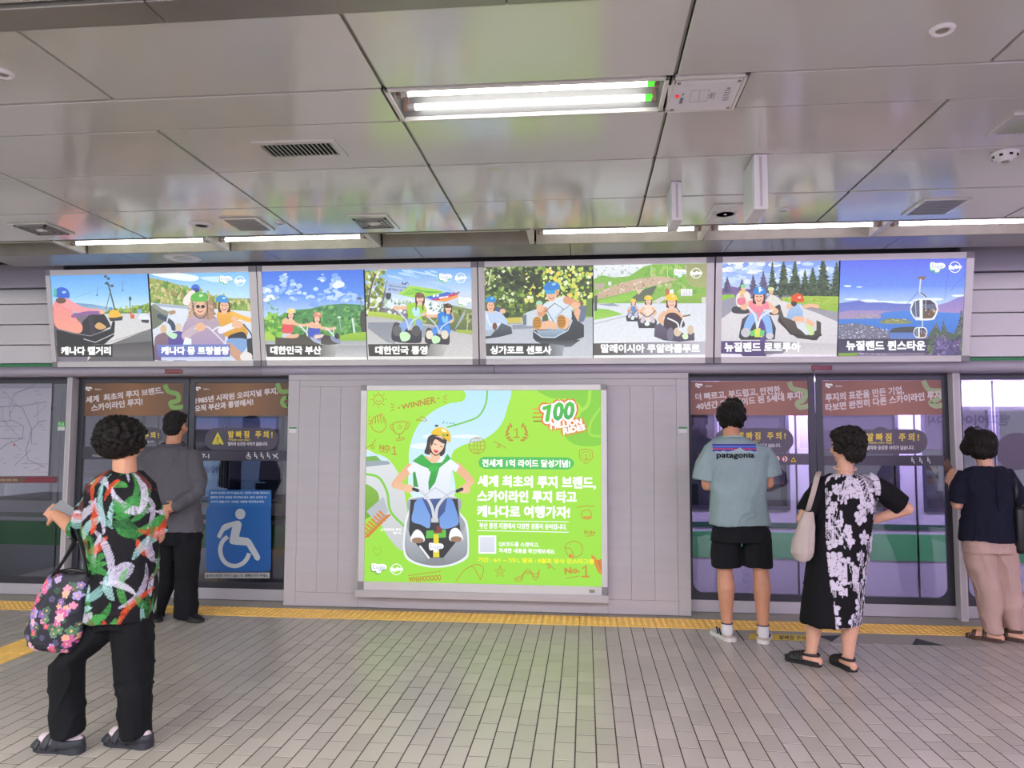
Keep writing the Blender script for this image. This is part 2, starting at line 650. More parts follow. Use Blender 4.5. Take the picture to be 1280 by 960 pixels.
def brick_mat():
    m = bpy.data.materials.new('grey_paver')
    m.use_nodes = True
    nt = m.node_tree
    b = nt.nodes['Principled BSDF']
    N = nt.nodes.new
    geo = N('ShaderNodeNewGeometry')
    sep = N('ShaderNodeSeparateXYZ')
    nt.links.new(geo.outputs['Position'], sep.inputs[0])
    def mth(op, a, bb=None):
        n = N('ShaderNodeMath')
        n.operation = op
        for i, q in enumerate((a, bb)):
            if q is None:
                continue
            if isinstance(q, (int, float)):
                n.inputs[i].default_value = q
            else:
                nt.links.new(q, n.inputs[i])
        return n.outputs[0]
    col = mth('FLOOR', mth('DIVIDE', mth('SUBTRACT', sep.outputs['X'], BX0), BW))
    half = mth('MULTIPLY', mth('FLOORED_MODULO', col, 2.0), BL / 2)
    row = mth('FLOOR', mth('DIVIDE', mth('SUBTRACT', mth('SUBTRACT', sep.outputs['Y'], BY0), half), BL))
    cmb = N('ShaderNodeCombineXYZ')
    nt.links.new(col, cmb.inputs[0])
    nt.links.new(row, cmb.inputs[1])
    wn = N('ShaderNodeTexWhiteNoise')
    wn.noise_dimensions = '2D'
    nt.links.new(cmb.outputs[0], wn.inputs['Vector'])
    ns = N('ShaderNodeTexNoise')
    ns.inputs['Scale'].default_value = 90
    ns.inputs['Detail'].default_value = 4
    nt.links.new(geo.outputs['Position'], ns.inputs['Vector'])
    big = N('ShaderNodeTexNoise')
    big.inputs['Scale'].default_value = 1.1
    nt.links.new(geo.outputs['Position'], big.inputs['Vector'])
    t = mth('ADD', mth('MULTIPLY', wn.outputs['Value'], 0.20), mth('ADD', mth('MULTIPLY', ns.outputs['Fac'], 0.14), mth('MULTIPLY', big.outputs['Fac'], 0.25)))
    sc = mth('ADD', t, 0.70)
    vm = N('ShaderNodeVectorMath')
    vm.operation = 'SCALE'
    vm.inputs[0].default_value = hx('b1a8a1')
    nt.links.new(sc, vm.inputs['Scale'])
    nt.links.new(vm.outputs[0], b.inputs['Base Color'])
    b.inputs['Roughness'].default_value = 0.30
    b.inputs['Specular IOR Level'].default_value = 0.85
    bp = N('ShaderNodeBump')
    bp.inputs['Strength'].default_value = 0.05
    bp.inputs['Distance'].default_value = 0.003
    nt.links.new(ns.outputs['Fac'], bp.inputs['Height'])
    nt.links.new(bp.outputs['Normal'], b.inputs['Normal'])
    return m


BW, BL = 0.1005, 0.2010
BX0 = on_z(740, 786, 0).x
BY0 = on_z(755, 952.5, 0).y - 5 * BL
M_brick = brick_mat()
M_grout = mat('dark_grout', '4a433d', 0.8, vary=0.15, vscale=30)
M_yellow = mat('yellow_tactile', 'fccb6c', 0.5, vary=0.10, vscale=9)
M_granite = mat('speckled_granite', 'a09a92', 0.5, vary=0.30, vscale=160)

floor = tag(MB().box(-14, 14, -5.0, 6.78, -0.25, -0.0016).build('floor', M_grout), 'grey brick paver platform floor with dark grout joints', kind='structure')

rg = random.Random(7)
GX0, GX1, BLK0, BLK1 = -4.10, -3.80, 5.43, 6.03      # tactile guide strip running out from the wall


def in_tactile(x0, x1, y0, y1):
    if x1 > GX0 and x0 < GX1 and y1 > 2.0:
        return True
    if x1 > GX0 and x0 < GX0 + 0.6 and y1 > BLK0:
        return True
    if y1 > 5.735 and x1 > 1.16 and x0 < 2.86:       # granite inset at the door
        return True
    return False


def clip_to(x0, x1, y0, y1, keep):
    return keep


bricks = []
for c in range(-60, 56):
    bx = BX0 + c * BW
    if bx < -6.4 or bx > 5.0:
        continue
    off = BL / 2 if c % 2 else 0.0
    for r in range(-30, 40):
        by = BY0 + off + r * BL
        if by < 1.0 or by > 6.02:
            continue
        y1 = min(by + BL, 6.028)
        if y1 - by < 0.02:
            continue
        x0, x1, yy0, yy1 = bx + 0.0033, bx + BW - 0.0033, by + 0.0033, y1 - 0.0033
        if in_tactile(x0, x1, yy0, yy1):
            cut = []
            # bricks cut along the strip
            if yy1 > 2.0 and (x0 < GX0 < x1) and yy0 < 6.03:
                cut.append((x0, GX0 - 0.003, yy0, yy1))
            lim = GX0 + 0.6 if yy1 > BLK0 else GX1
            if x0 < lim < x1:
                cut.append((lim + 0.003, x1, yy0, yy1))
            if 1.16 < x1 and x0 < 2.86 and yy0 < 5.735 - 0.02:
                cut.append((x0, x1, yy0, 5.732))
            for q in cut:
                if q[1] - q[0] > 0.01 and q[3] - q[2] > 0.01:
                    bricks.append(q)
            continue
        bricks.append((x0, x1, yy0, yy1))
BH = 0.02


def seen(q):
    p = Vector(((q[0] + q[1]) / 2, (q[2] + q[3]) / 2, 0)) - CAM
    d = p.dot(_f)
    if d < 0.5:
        return None
    X, Yp = 640 + FPX * p.dot(_r) / d, 480 - FPX * p.dot(_u) / d
    if -10 < X < 1290 and Yp < 968:
        return d
    return None


vis = sorted([(seen(q), i) for i, q in enumerate(bricks) if seen(q) is not None and (q[1] - q[0]) > 0.09 and (q[3] - q[2]) > 0.19])
own = set(i for _, i in vis[:300])
bme = MB()
hx_, hy_ = BW / 2 - 0.0033, BL / 2 - 0.0033
e = 0.0015
bme.add([(-hx_, -hy_, -BH), (hx_, -hy_, -BH), (hx_, hy_, -BH), (-hx_, hy_, -BH),
         (-hx_, -hy_, -e), (hx_, -hy_, -e), (hx_, hy_, -e), (-hx_, hy_, -e),
         (-hx_ + e, -hy_ + e, 0), (hx_ - e, -hy_ + e, 0), (hx_ - e, hy_ - e, 0), (-hx_ + e, hy_ - e, 0)],
        [(0, 1, 5, 4), (1, 2, 6, 5), (2, 3, 7, 6), (3, 0, 4, 7), (4, 5, 9, 8), (5, 6, 10, 9), (6, 7, 11, 10), (7, 4, 8, 11), (8, 9, 10, 11)])
bme = bme.mesh('brick')
bme.materials.append(M_brick)
rest = MB()
for i, (x0, x1, y0, y1) in enumerate(bricks):
    dz = rg.uniform(-0.0005, 0.0005)
    if i in own:
        piece('brick', bme, ((x0 + x1) / 2, (y0 + y1) / 2, dz), floor)
    else:
        rest.add([(x0, y0, -BH), (x1, y0, -BH), (x1, y1, -BH), (x0, y1, -BH), (x0, y0, dz), (x1, y0, dz), (x1, y1, dz), (x0, y1, dz)],
                 [(4, 5, 6, 7), (0, 1, 5, 4), (1, 2, 6, 5), (2, 3, 7, 6), (3, 0, 4, 7)])
tag(rest.build('brick_field', M_brick, floor), 'grey brick pavers farther along the platform', kind='stuff')
# plain paving outside the laid-out field
MB().box(-14, 14, -5, 0.99, -0.02, -0.0008).build('paving', mat('grey_paving', '857d76', 0.4, vary=0.1, vscale=8), floor)

# tactile tiles with raised domes
tt = MB().box(-0.1485, 0.1485, -0.1485, 0.1485, -0.02, 0.003)
for i in range(6):
    for j in range(6):
        tt.lathe([(0.0165, 0.0025), (0.011, 0.0075), (0.004, 0.0085)], (-0.125 + i * 0.05, -0.125 + j * 0.05, 0), 8)
tt = tt.mesh('tactile_tile')
tt.materials.append(M_yellow)
tb = MB().box(-0.1485, 0.1485, -0.1485, 0.1485, -0.02, 0.003)
for i in range(4):
    x = -0.1125 + i * 0.075
    tb.prism([(x - 0.017, 0.0025), (x + 0.017, 0.0025), (x + 0.011, 0.0080), (x - 0.011, 0.0080)], -0.135, 0.135, 'y')
tb = tb.mesh('guide_tile')
tb.materials.append(M_yellow)
x_t0 = on_z(320 + 620 / 4, 760 + 10, 0).x
k0 = int((-6.3 - x_t0) / 0.3)
for k in range(k0, k0 + 38):
    piece('tactile_tile', tt, (x_t0 + k * 0.3, 6.18, 0), floor)
for iy in range(2):
    for ix in range(2):
        piece('tactile_tile', tt, (GX0 + 0.15 + ix * 0.3, BLK0 + 0.15 + iy * 0.3, 0), floor)
y = BLK0 - 0.15
while y > 2.0:
    piece('guide_tile', tb, ((GX0 + GX1) / 2, y, 0), floor)
    y -= 0.3
# granite threshold slabs along the doors, and the inset before the door
for i in range(-11, 8):
    MB().box(i * 0.6 + 0.002, i * 0.6 + 0.598, 6.332, 6.78, -0.03, 0.001).build('granite_slab', M_granite, floor)
for i in range(4):
    x0 = 1.163 + i * 0.4245
    MB().box(x0, x0 + 0.4215, 5.737, 6.028, -0.02, 0.0008).build('granite_slab', M_granite, floor)
# black direction triangles and the yellow notice stuck on the granite
tri = [on_z(*p, 0.002) for p in ((1022, 795), (1051, 794), (1040, 802))]
MB().add([(p.x, p.y, 0.0014) for p in tri] + [(p.x, p.y, 0.0026) for p in tri], [(3, 4, 5), (0, 1, 4, 3), (1, 2, 5, 4), (2, 0, 3, 5)]).build('arrow_sticker', mat('dark_vinyl', '3a3840', 0.5), floor)
tri = [on_z(*p, 0.002) for p in ((1140, 806), (1145, 798), (1181, 807))]
MB().add([(p.x, p.y, 0.0014) for p in tri] + [(p.x, p.y, 0.0026) for p in tri], [(3, 5, 4), (0, 3, 4, 1), (1, 4, 5, 2), (2, 5, 3, 0)]).build('arrow_sticker', MATS['dark_vinyl'], floor)
FLP = (Vector((0, 0, 0.0016)), Vector((1, 0, 0)), Vector((0, 1, 0)), Vector((0, 0, 1)))
st = Print(FLP)
st.poly([(938, 792), (1009, 794), (1009, 801), (935, 799)], 'e5c53c')
st.text('발빠짐 주의', ((975, 794), (1007, 795), (1007, 800), (974, 799)), '4a4020', 0.2)
st.build('notice_sticker', vmat('matt_print', 0, 0.5), floor)

# ---------------------------------------------------------------- ceiling
CX0, CP = -2.105, 1.2425
CROWS = [(1.72, 2.325), (2.47, 3.065), (3.065, 3.402), (3.402, 4.0), (4.0, 4.662), (4.662, 5.318)]
ceiling = tag(MB().box(-14, 14, -5.0, 6.9, 3.16, 3.22).build('ceiling', M_dark), 'pale enamelled metal ceiling of large rectangular panels', kind='structure')
for (y0, y1) in CROWS:
    for k in range(-4, 7):
        x0, x1 = CX0 + k * CP, CX0 + (k + 1) * CP
        a, b = x0 + 0.008, x1 - 0.008
        if y0 == 3.065:                        # narrow strip row: long blanks either side of the light fitting
            if k not in (-4, -1, 3, 5):
                continue
            a, b = {-4: (CX0 - 4 * CP, CX0 - 2.05 * CP), -1: (CX0 - 2.04 * CP, -0.882), 3: (0.69, 2.95), 5: (2.955, CX0 + 7 * CP)}[k]
        dz = rg.uniform(-0.002, 0.002)
        MB().bbox(a, b, y0 + 0.0075, y1 - 0.0075, 3.0 + dz, 3.02 + dz, 0.003).build('ceiling_panel', M_ceil, ceiling)
for k in range(-4, 8):                          # bright runners that show in the open cross joints
    x = CX0 + k * CP
    for (y0, y1) in CROWS:
        if y0 == 3.065:
            continue
        MB().box(x - 0.006, x + 0.004, y0 + 0.03, y1 - 0.002, 3.012, 3.03).build('ceiling_runner', M_joint, ceiling)
# dropped steel strip nearer the camera, soffit by the wall, plain ceiling behind
for k in range(-4, 7):
    x0 = CX0 + 0.6 + k * CP
    MB().bbox(x0 + 0.002, x0 + CP - 0.002, 2.33, 2.466, 2.985, 3.03, 0.004).build('ceiling_strip', mat('steel_strip', '8d8984', 0.35, 0.5, vary=0.15, vscale=1.5), ceiling)
for k in range(-3, 6):
    x0 = CX0 + 0.75 + k * CP
    MB().bbox(x0 + 0.002, x0 + CP - 0.002, 5.735, 6.12, 2.995, 3.02, 0.003).build('soffit_panel', mat('grey_soffit', '8b8688', 0.3, 0.2, vary=0.05, vscale=2), ceiling)
MB().box(-14, 14, -5.0, 1.715, 3.0, 3.03).build('rear_ceiling', M_ceil, ceiling)
for sx in (-1, 1):
    xa, xb = (-14, CX0 - 4 * CP) if sx < 0 else (CX0 + 7 * CP, 14)
    MB().box(xa, xb, 1.72, 5.73, 3.0, 3.03).build('side_ceiling', M_ceil, ceiling)
MB().box(-14, 14, 6.12, 6.14, 3.02, 3.16).build('gap_lining', M_dark, ceiling)

# ---------------------------------------------------------------- platform wall: beam, slats, posts, centre panel
wall_front = tag(MB().box(-14, 14, 6.56, 6.9, 2.035, 3.2).build('wall_front', mat('service_wall', '55525a', 0.6)), 'grey steel service wall above the platform doors', kind='structure')
beam_prof = [(6.56, 2.03), (6.445, 2.03), (6.425, 2.036), (6.412, 2.05), (6.408, 2.075), (6.412, 2.10), (6.425, 2.118), (6.45, 2.125), (6.56, 2.125)]
for a, b in ((-14, -5.9), (-5.897, -2.9), (-2.897, -0.79), (-0.787, 1.9), (1.903, 5.0), (5.003, 14)):
    MB().prism(beam_prof, a, b, 'x').build('header_beam', M_rail, wall_front, True)
zz = [2.158, 2.335, 2.530, 2.725, 2.875]
for sx in (-1, 1):
    a, b = (-8.0, -4.905) if sx < 0 else (3.145, 6.6)
    for i in range(3):
        MB().bbox(a, b, 6.49, 6.55, zz[i] + 0.004, zz[i + 1] - 0.004, 0.006).build('wall_slat', mat('slat_steel', 'dfdce0', 0.35, 0.0, vary=0.03, vscale=2), wall_front)
    prof = [(6.55, zz[3] + 0.004)] + [(6.49 + 0.05 * (1 - math.cos(t * PI / 2 / 6)), zz[3] + 0.03 + 0.12 * math.sin(t * PI / 2 / 6)) for t in range(7)] + [(6.55, zz[4])]
    MB().prism([(6.55, zz[3] + 0.004), (6.49, zz[3] + 0.004)] + prof[1:], a, b, 'x').build('wall_slat', mat('slat_steel', 'dfdce0', 0.35, 0.0, vary=0.03, vscale=2), wall_front)
    MB().box(a, b, 6.487, 6.545, 2.128, 2.155).build('green_stripe', mat('green_stripe', '2f8a55', 0.4), wall_front)
    MB().box(a, b, 6.50, 6.56, 2.885, 3.16).build('upper_lining', M_rail, wall_front)
for px, py in ((217, 461.5), (1027, 455.5)):     # red door lamps under the beam
    p = on_y(px, py, 6.41)
    MB().bbox(p.x - 0.085, p.x + 0.085, 6.402, 6.43, 2.052, 2.088, 0.008).build('door_lamp', mat('dark_red_lens', '7a1c2c', 0.25), wall_front)

D = 6.417
wall_center = tag(MB().box(-2.638, 0.872, 6.45, 6.62, 0.0, 2.034).build('wall_center', M_steel), 'pale grey steel centre panel between the two sliding doors', kind='structure')
zb = 0.125


def panelbox(x0, x1, z0, z1, name='panel', y=D):
    MB().bbox(x0 + 0.0008, x1 - 0.0008, y, y + 0.04, z0 + 0.0008, z1 - 0.0008, 0.0015).build(name, M_steel, wall_center)


xL = [on_y(p, 560, D).x for p in (373, 399, 425, 451)]
xR = [on_y(p, 560, D).x for p in (759, 788, 817, 846)]
panelbox(-2.640, xL[0], 0.006, 1.985, 'stile')
panelbox(xR[3], 0.874, 0.006, 1.985, 'stile')
panelbox(-2.640, 0.874, 1.985, 2.034, 'top_rail', D - 0.003)
panelbox(xL[0], xR[3], 1.925, 1.985, 'rail')
panelbox(xL[0], xL[3], 0.006, zb, 'bottom_rail')
panelbox(xL[3], xR[0], 0.006, zb, 'bottom_rail')
panelbox(xR[0], xR[3], 0.006, zb, 'bottom_rail')
for X in (xL, xR):
    for i in range(3):
        panelbox(X[i], X[i + 1], zb, 1.925)
panelbox(xL[3], xR[0], zb, 1.925)
# small green-headed number plates on the panel edges and the left glass
for x, zc in ((on_y(366, 539, D).x, on_y(366, 537.5, D).z), (on_y(853.5, 539, D).x, on_y(853, 537.5, D).z)):
    q = MB().bbox(x - 0.034, x + 0.034, D - 0.004, D, zc - 0.024, zc + 0.024, 0.0015).build('number_plate', M_white, wall_center)
    MB().box(x - 0.034, x + 0.034, D - 0.0055, D - 0.003, zc + 0.012, zc + 0.025).build('plate_band', MATS['green_stripe'], q)


# ================================================================ LIGHT FITTINGS
def tubemat(name, col, power):
    m = mat(name, col, 0.4, emit=power)
    return m


def tube_colour(x):
    """fluorescent tubes: neutral at one end of the platform, with a lilac tint added at the other for its purple cast"""
    t = max(0.0, min(1.0, (x + 0.4) / 2.4))
    a, b = (0.97, 1.0, 0.93), (0.93, 0.80, 1.0)
    return tuple(a[i] + (b[i] - a[i]) * t for i in range(3))


M_house = mat('white_enamel', 'cfcbc6', 0.35, vary=0.04, vscale=8)
M_refl = mat('reflector', '7d7b7c', 0.35, 0.2)
M_glow_end = mat('green_tube_end', '4fd13a', 0.4, emit=0.8)
M_cap = mat('lamp_holder', '8a6f66', 0.5)
M_off = mat('dead_tube', 'c9c7bd', 0.3)


def tube_part(x0, x1, y, z, parent, lit=True, r=0.0135, green=False, power=1.0):
    xc = (x0 + x1) / 2
    if lit:
        key = 'lit_tube_%d_%d' % (power * 10, round(max(-0.4, min(2.2, xc)) * 4))
        m = mat(key, tube_colour(round(max(-0.4, min(2.2, xc)) * 4) / 4), 0.4, emit=TUBE_POWER * power)
    else:
        m = M_off
    t = MB().tube([(x0 + 0.02, y, z), (x1 - 0.02, y, z)], r, 12).build('tube', m, parent, False)
    for s, x in ((-1, x0), (1, x1)):
        MB().tube([(x - 0.012, y, z), (x + 0.022, y, z)] if s < 0 else [(x - 0.022, y, z), (x + 0.012, y, z)], r * 1.08, 10).build('tube_cap', M_glow_end if (green and s > 0) else M_alu, t)
        MB().bbox(x - 0.03, x - 0.008, y - 0.014, y + 0.014, z - 0.018, z + 0.05, 0.003).build('lamp_holder', M_cap, t) if s < 0 else MB().bbox(x + 0.008, x + 0.03, y - 0.014, y + 0.014, z - 0.018, z + 0.05, 0.003).build('lamp_holder', M_cap, t)
    return t


def fill_panel(x0, x1, y0, y1, label, group):
    o = empty('ceiling_light', ((x0 + x1) / 2, (y0 + y1) / 2, 3.0), label, 'ceiling light', group)
    MB().bbox(x0, x1, y0, y1, 2.985, 3.001, 0.003).build('frame', M_house, o)
    xc = (x0 + x1) / 2
    key = 'fill_panel_glow_%d' % round(max(-0.4, min(2.2, xc)) * 4)
    MB().box(x0 + 0.02, x1 - 0.02, y0 + 0.02, y1 - 0.02, 2.98, 2.986).build('diffuser', mat(key, tube_colour(xc), 0.4, emit=REAR_FILL_POWER), o)
    return o


def twin_light(x0, x1, y0, y1, label, green=False, group=None):
    o = empty('ceiling_light', ((x0 + x1) / 2, (y0 + y1) / 2, 3.0), label, 'ceiling light', group)
    f = MB()
    for a in ((x0, x1, y0, y0 + 0.018), (x0, x1, y1 - 0.018, y1), (x0, x0 + 0.02, y0, y1), (x1 - 0.02, x1, y0, y1)):
        f.bbox(*a, 2.992, 3.012, 0.003)
    f.build('frame', M_house, o)
    r = MB().box(x0 + 0.02, x1 - 0.02, y0 + 0.018, y1 - 0.018, 3.095, 3.10)
    r.prism([(y0 + 0.018, 3.012), (y0 + 0.05, 3.095), (y0 + 0.012, 3.095)], x0 + 0.02, x1 - 0.02, 'x')
    r.prism([(y1 - 0.018, 3.012), (y1 - 0.012, 3.095), (y1 - 0.05, 3.095)], x0 + 0.02, x1 - 0.02, 'x')
    r.box(x0 + 0.012, x0 + 0.022, y0 + 0.01, y1 - 0.01, 3.0, 3.1).box(x1 - 0.022, x1 - 0.012, y0 + 0.01, y1 - 0.01, 3.0, 3.1)
    r.build('reflector', M_refl, o)
    ym = (y0 + y1) / 2
    for y in (ym - 0.07, ym + 0.07):
        tube_part(x0 + 0.065, x1 - 0.065, y, 3.022, o, True, 0.0145, green)
    return o


twin_light(-0.868, 0.360, 3.069, 3.398, 'twin-tube fluorescent light set flush in the pale ceiling panels', True)
n = 0
for yc in (0.35, -2.2):  # out-of-view panels added to supply most of the platform's light
    for xc in (-7.71, -5.22, -2.74, -0.25, 2.23, 4.72, 7.2):
        fill_panel(xc - 0.614, xc + 0.614, yc - 0.165, yc + 0.165, 'unseen flat light panel added in the rear ceiling to brighten the platform', 'added rear fill panels')
# continuous trough of single tubes beside the lightboxes
TX = [(-6.55, -5.31, True), (-5.30, -4.12, False), (-4.10, -2.875, True), (-2.86, -1.615, True), (-1.60, -0.39, False), (-0.375, 0.895, True), (0.905, 2.155, True), (2.165, 3.41, True), (3.42, 4.66, True), (4.67, 5.9, True)]
TLAB = {-4.10: 'lit trough tube over the lightbox picture of the rider in pink', -2.86: 'lit trough tube over the lightbox picture of two riders under blue sky', -0.375: 'lit trough tube over the lightbox picture of the blue-helmeted rider by trees', 0.905: 'lit trough tube over the lightbox picture with pine trees', 2.165: 'lit trough tube over the lightbox picture of the gondola', -1.60: 'dark unlit trough section over the picture with the finish banner', -5.30: 'dark unlit trough section over the subway map screen'}
for (a, b, lit) in TX:
    lab = TLAB.get(a, 'lit single-tube trough light farther along the ceiling slot')
    o = empty('trough_light', ((a + b) / 2, 5.52, 3.0), lab, 'ceiling light', 'trough lights' if lit else 'dark trough sections')
    h = MB().box(a, b, 5.335, 5.73, 3.118, 3.125)
    h.prism([(5.322, 2.997), (5.334, 2.997), (5.345, 3.118), (5.33, 3.118)], a, b, 'x')
    h.prism([(5.718, 2.992), (5.733, 2.992), (5.735, 3.118), (5.69, 3.118)], a, b, 'x')
    h.build('housing', mat('aged_trough_enamel', '8d887c', 0.45, vary=0.12, vscale=7), o)
    d = MB().prism([(5.34, 2.998), (5.72, 2.994), (5.715, 3.1), (5.345, 3.1)], b - 0.035, b, 'x')
    d.build('divider', M_house, o)
    if lit:
        tube_part(a + 0.05, b - 0.075, 5.475, 3.018, o, True, 0.0145, False, 1.3)
    else:
        MB().tube([(a + 0.08, 5.50, 3.05), (b - 0.1, 5.50, 3.05)], 0.013, 10).build('tube', M_off, o)

# ================================================================ CEILING FITTINGS
o = empty('emergency_panel', (0.52, 3.235, 3.0), 'white emergency lamp plate with screws and printed diagram beside the twin-tube light', 'ceiling plate')
f = MB()
for q in ((0.372, 0.682, 3.069, 3.085), (0.372, 0.682, 3.388, 3.4), (0.372, 0.384, 3.069, 3.4), (0.668, 0.682, 3.069, 3.4)):
    f.bbox(*q, 2.990, 3.012, 0.002)
f.build('frame', M_house, o)
MB().bbox(0.388, 0.666, 3.10, 3.386, 2.992, 3.004, 0.002).build('plate', M_white, o)
MB().box(0.385, 0.668, 3.086, 3.10, 3.0, 3.01).build('slot', M_dark, o)
for x, y in ((0.402, 3.115), (0.652, 3.115), (0.402, 3.372), (0.652, 3.372)):
    MB().lathe([(0.008, 2.988), (0.008, 2.994)], (x, y, 0), 10).build('screw', M_joint, o)
MB().lathe([(0.004, 2.982), (0.008, 2.984), (0.008, 2.994)], (0.408, 3.23, 0), 10).build('indicator_lamp', mat('red_lens', 'd0202c', 0.3, emit=0.6), o)
CPL = (Vector((0, 0, 2.9915)), Vector((1, 0, 0)), Vector((0, -1, 0)), Vector((0, 0, -1)))
pr = Print(CPL, (820, 80, 9.846), step=2e-5)
pr.poly([(150, 260), (1010, 215), (900, 540), (130, 560)], 'd2ced6')
for q in (((440, 330), (660, 318)), ((660, 318), (622, 458)), ((622, 458), (408, 470)), ((408, 470), (440, 330)), ((545, 325), (520, 462))):
    pr.line(q, 4, '5a5a66')
pr.line([(640, 385), (690, 380)], 5, '50505a')
for x in (670, 690, 715):
    pr.line([(x + 15, 352), (x - 15, 425)], 9, '6a6a72')
pr.poly([(300, 415), (340, 412), (322, 486), (280, 490)], '70757a')
pr.poly([(325, 362), (350, 358), (345, 385), (320, 390)], '85858c')
for i in range(5):
    pr.line([(915 - 8 * i, 315 + 30 * i), (850 - 8 * i, 325 + 30 * i)], 14, '8b8792')
pr.line([(880, 297), (918, 293)], 12, '55525c')
pr.build('diagram', vmat('matt_print'), o)


def grille(x0, x1, y0, y1, label, n=16):
    o = empty('air_grille', ((x0 + x1) / 2, (y0 + y1) / 2, 3.0), label, 'vent', 'slatted air grilles')
    f = MB()
    w = 0.035
    for q in ((x0, x1, y0, y0 + w), (x0, x1, y1 - w, y1), (x0, x0 + w, y0 + w, y1 - w), (x1 - w, x1, y0 + w, y1 - w)):
        f.bbox(*q, 2.990, 3.002, 0.0015)
    f.build('frame', M_ceil, o)
    MB().box(x0 + w, x1 - w, y0 + w, y1 - w, 2.9975, 2.9995).build('backing', M_dark, o)
    sl = MB().prism([(-0.002, 2.9965), (0.007, 2.985), (0.010, 2.987), (0.001, 2.9985)], y0 + w - y0 - (y1 - y0) / 2, (y1 - y0) / 2 - w, 'y').mesh('slat')
    sl.materials.append(M_alu)
    for i in range(n):
        piece('slat', sl, (x0 + w + 0.006 + (x1 - x0 - 2 * w - 0.014) * i / (n - 1), (y0 + y1) / 2, 0), o)
    return o


grille(-1.705, -1.262, 3.575, 3.805, 'white framed air grille with dark slats in the ceiling between plain panels')
grille(1.99, 2.44, 3.575, 3.83, 'white framed air grille with dark slats above the white smoke detector')


def sq_speaker(x0, x1, y0, y1, label, style):
    o = empty('ceiling_diffuser', ((x0 + x1) / 2, (y0 + y1) / 2, 3.0), label, 'diffuser')
    MB().bbox(x0, x1, y0, y1, 2.988, 3.0, 0.004).build('frame', M_ceil, o)
    cx, cy = (x0 + x1) / 2, (y0 + y1) / 2
    hw = (x1 - x0) / 2
    if style == 'round':
        MB().bbox(cx - hw * 0.7, cx + hw * 0.7, cy - hw * 0.7, cy + hw * 0.7, 2.985, 2.99, 0.002).build('inner_plate', M_house, o)
        for r in (0.62, 0.48, 0.34):
            MB().lathe([(hw * r, 2.982), (hw * r, 2.987), (hw * (r - 0.07), 2.987), (hw * (r - 0.07), 2.982)], (cx, cy, 0), 24).build('ring', M_alu, o)
        MB().lathe([(hw * 0.1, 2.979), (hw * 0.12, 2.986)], (cx, cy, 0), 16).build('centre_cap', M_white, o)
    elif style == 'mesh':
        for i in range(9):
            y = y0 + 0.03 + (y1 - y0 - 0.06) * i / 8
            MB().box(x0 + 0.03, x1 - 0.03, y - 0.008, y + 0.008, 2.985, 2.989).build('louvre', M_refl, o)
    else:
        for k, g in enumerate((0.82, 0.62, 0.42)):
            f = MB()
            a = hw * g
            w = hw * 0.1
            for q in ((cx - a, cx + a, cy - a, cy - a + w), (cx - a, cx + a, cy + a - w, cy + a), (cx - a, cx - a + w, cy - a, cy + a), (cx + a - w, cx + a, cy - a, cy + a)):
                f.box(*q, 2.981 + k * 0.001, 2.989)
            f.build('ring', M_refl, o)
        MB().bbox(cx - hw * 0.2, cx + hw * 0.2, cy - hw * 0.12, cy + hw * 0.12, 2.978, 2.989, 0.002).build('centre_plate', M_white, o)
    return o


sq_speaker(-1.62, -1.335, 4.855, 5.215, 'square stepped ceiling diffuser reflecting blue light between the panel joints', 'step')
sq_speaker(0.835, 1.045, 4.84, 5.19, 'square ceiling diffuser with round core behind the larger hanging exit sign', 'round')
sq_speaker(-4.10, -3.80, 4.84, 5.145, 'square ceiling diffuser over the subway map glass', 'step')
sq_speaker(-2.53, -2.25, 4.85, 5.16, 'flat square louvre grille next to a black-centred round downlight', 'mesh')
sq_speaker(2.13, 2.43, 4.84, 5.175, 'flat square louvre grille with a bluish sheen, above the gondola picture', 'mesh')


def disc(name, x, y, r, label, cat, core=M_dark, z=3.0, depth=0.012):
    o = empty(name, (x, y, z), label, cat)
    MB().lathe([(r * 0.55, z - depth * 0.5), (r * 0.62, z - depth), (r * 0.85, z - depth), (r, z - depth * 0.2), (r, z + 0.002)], (x, y, 0), 28).build('ring', M_white, o, True)
    MB().lathe([(r * 0.2, z - depth * 0.7), (r * 0.5, z - depth * 0.62), (r * 0.56, z)], (x, y, 0), 20).build('core', core, o, True)
    return o


disc('downlight', -2.733, 5.004, 0.082, 'round downlight with dark centre beside a flat louvre grille', 'downlight')
disc('sprinkler', 1.316, 2.788, 0.045, 'small white round sprinkler plate on a large lilac-tinted panel', 'sprinkler', M_joint)
disc('sprinkler', -2.41, 2.781, 0.045, 'small white round sprinkler plate near the dropped steel strip', 'sprinkler', M_joint)
disc('sprinkler', 1.319, 5.0, 0.035, 'tiny white sprinkler plate beside the diffuser with the round core', 'sprinkler', M_alu)
disc('sprinkler', -2.15, 5.0, 0.035, 'tiny white sprinkler plate between a louvre grille and a stepped diffuser', 'sprinkler', M_alu)
disc('ceiling_speaker', -3.40, 5.93, 0.15, 'flat round grey speaker in the soffit above the blue-sky lightbox', 'speaker', M_rail, 2.995, 0.008)
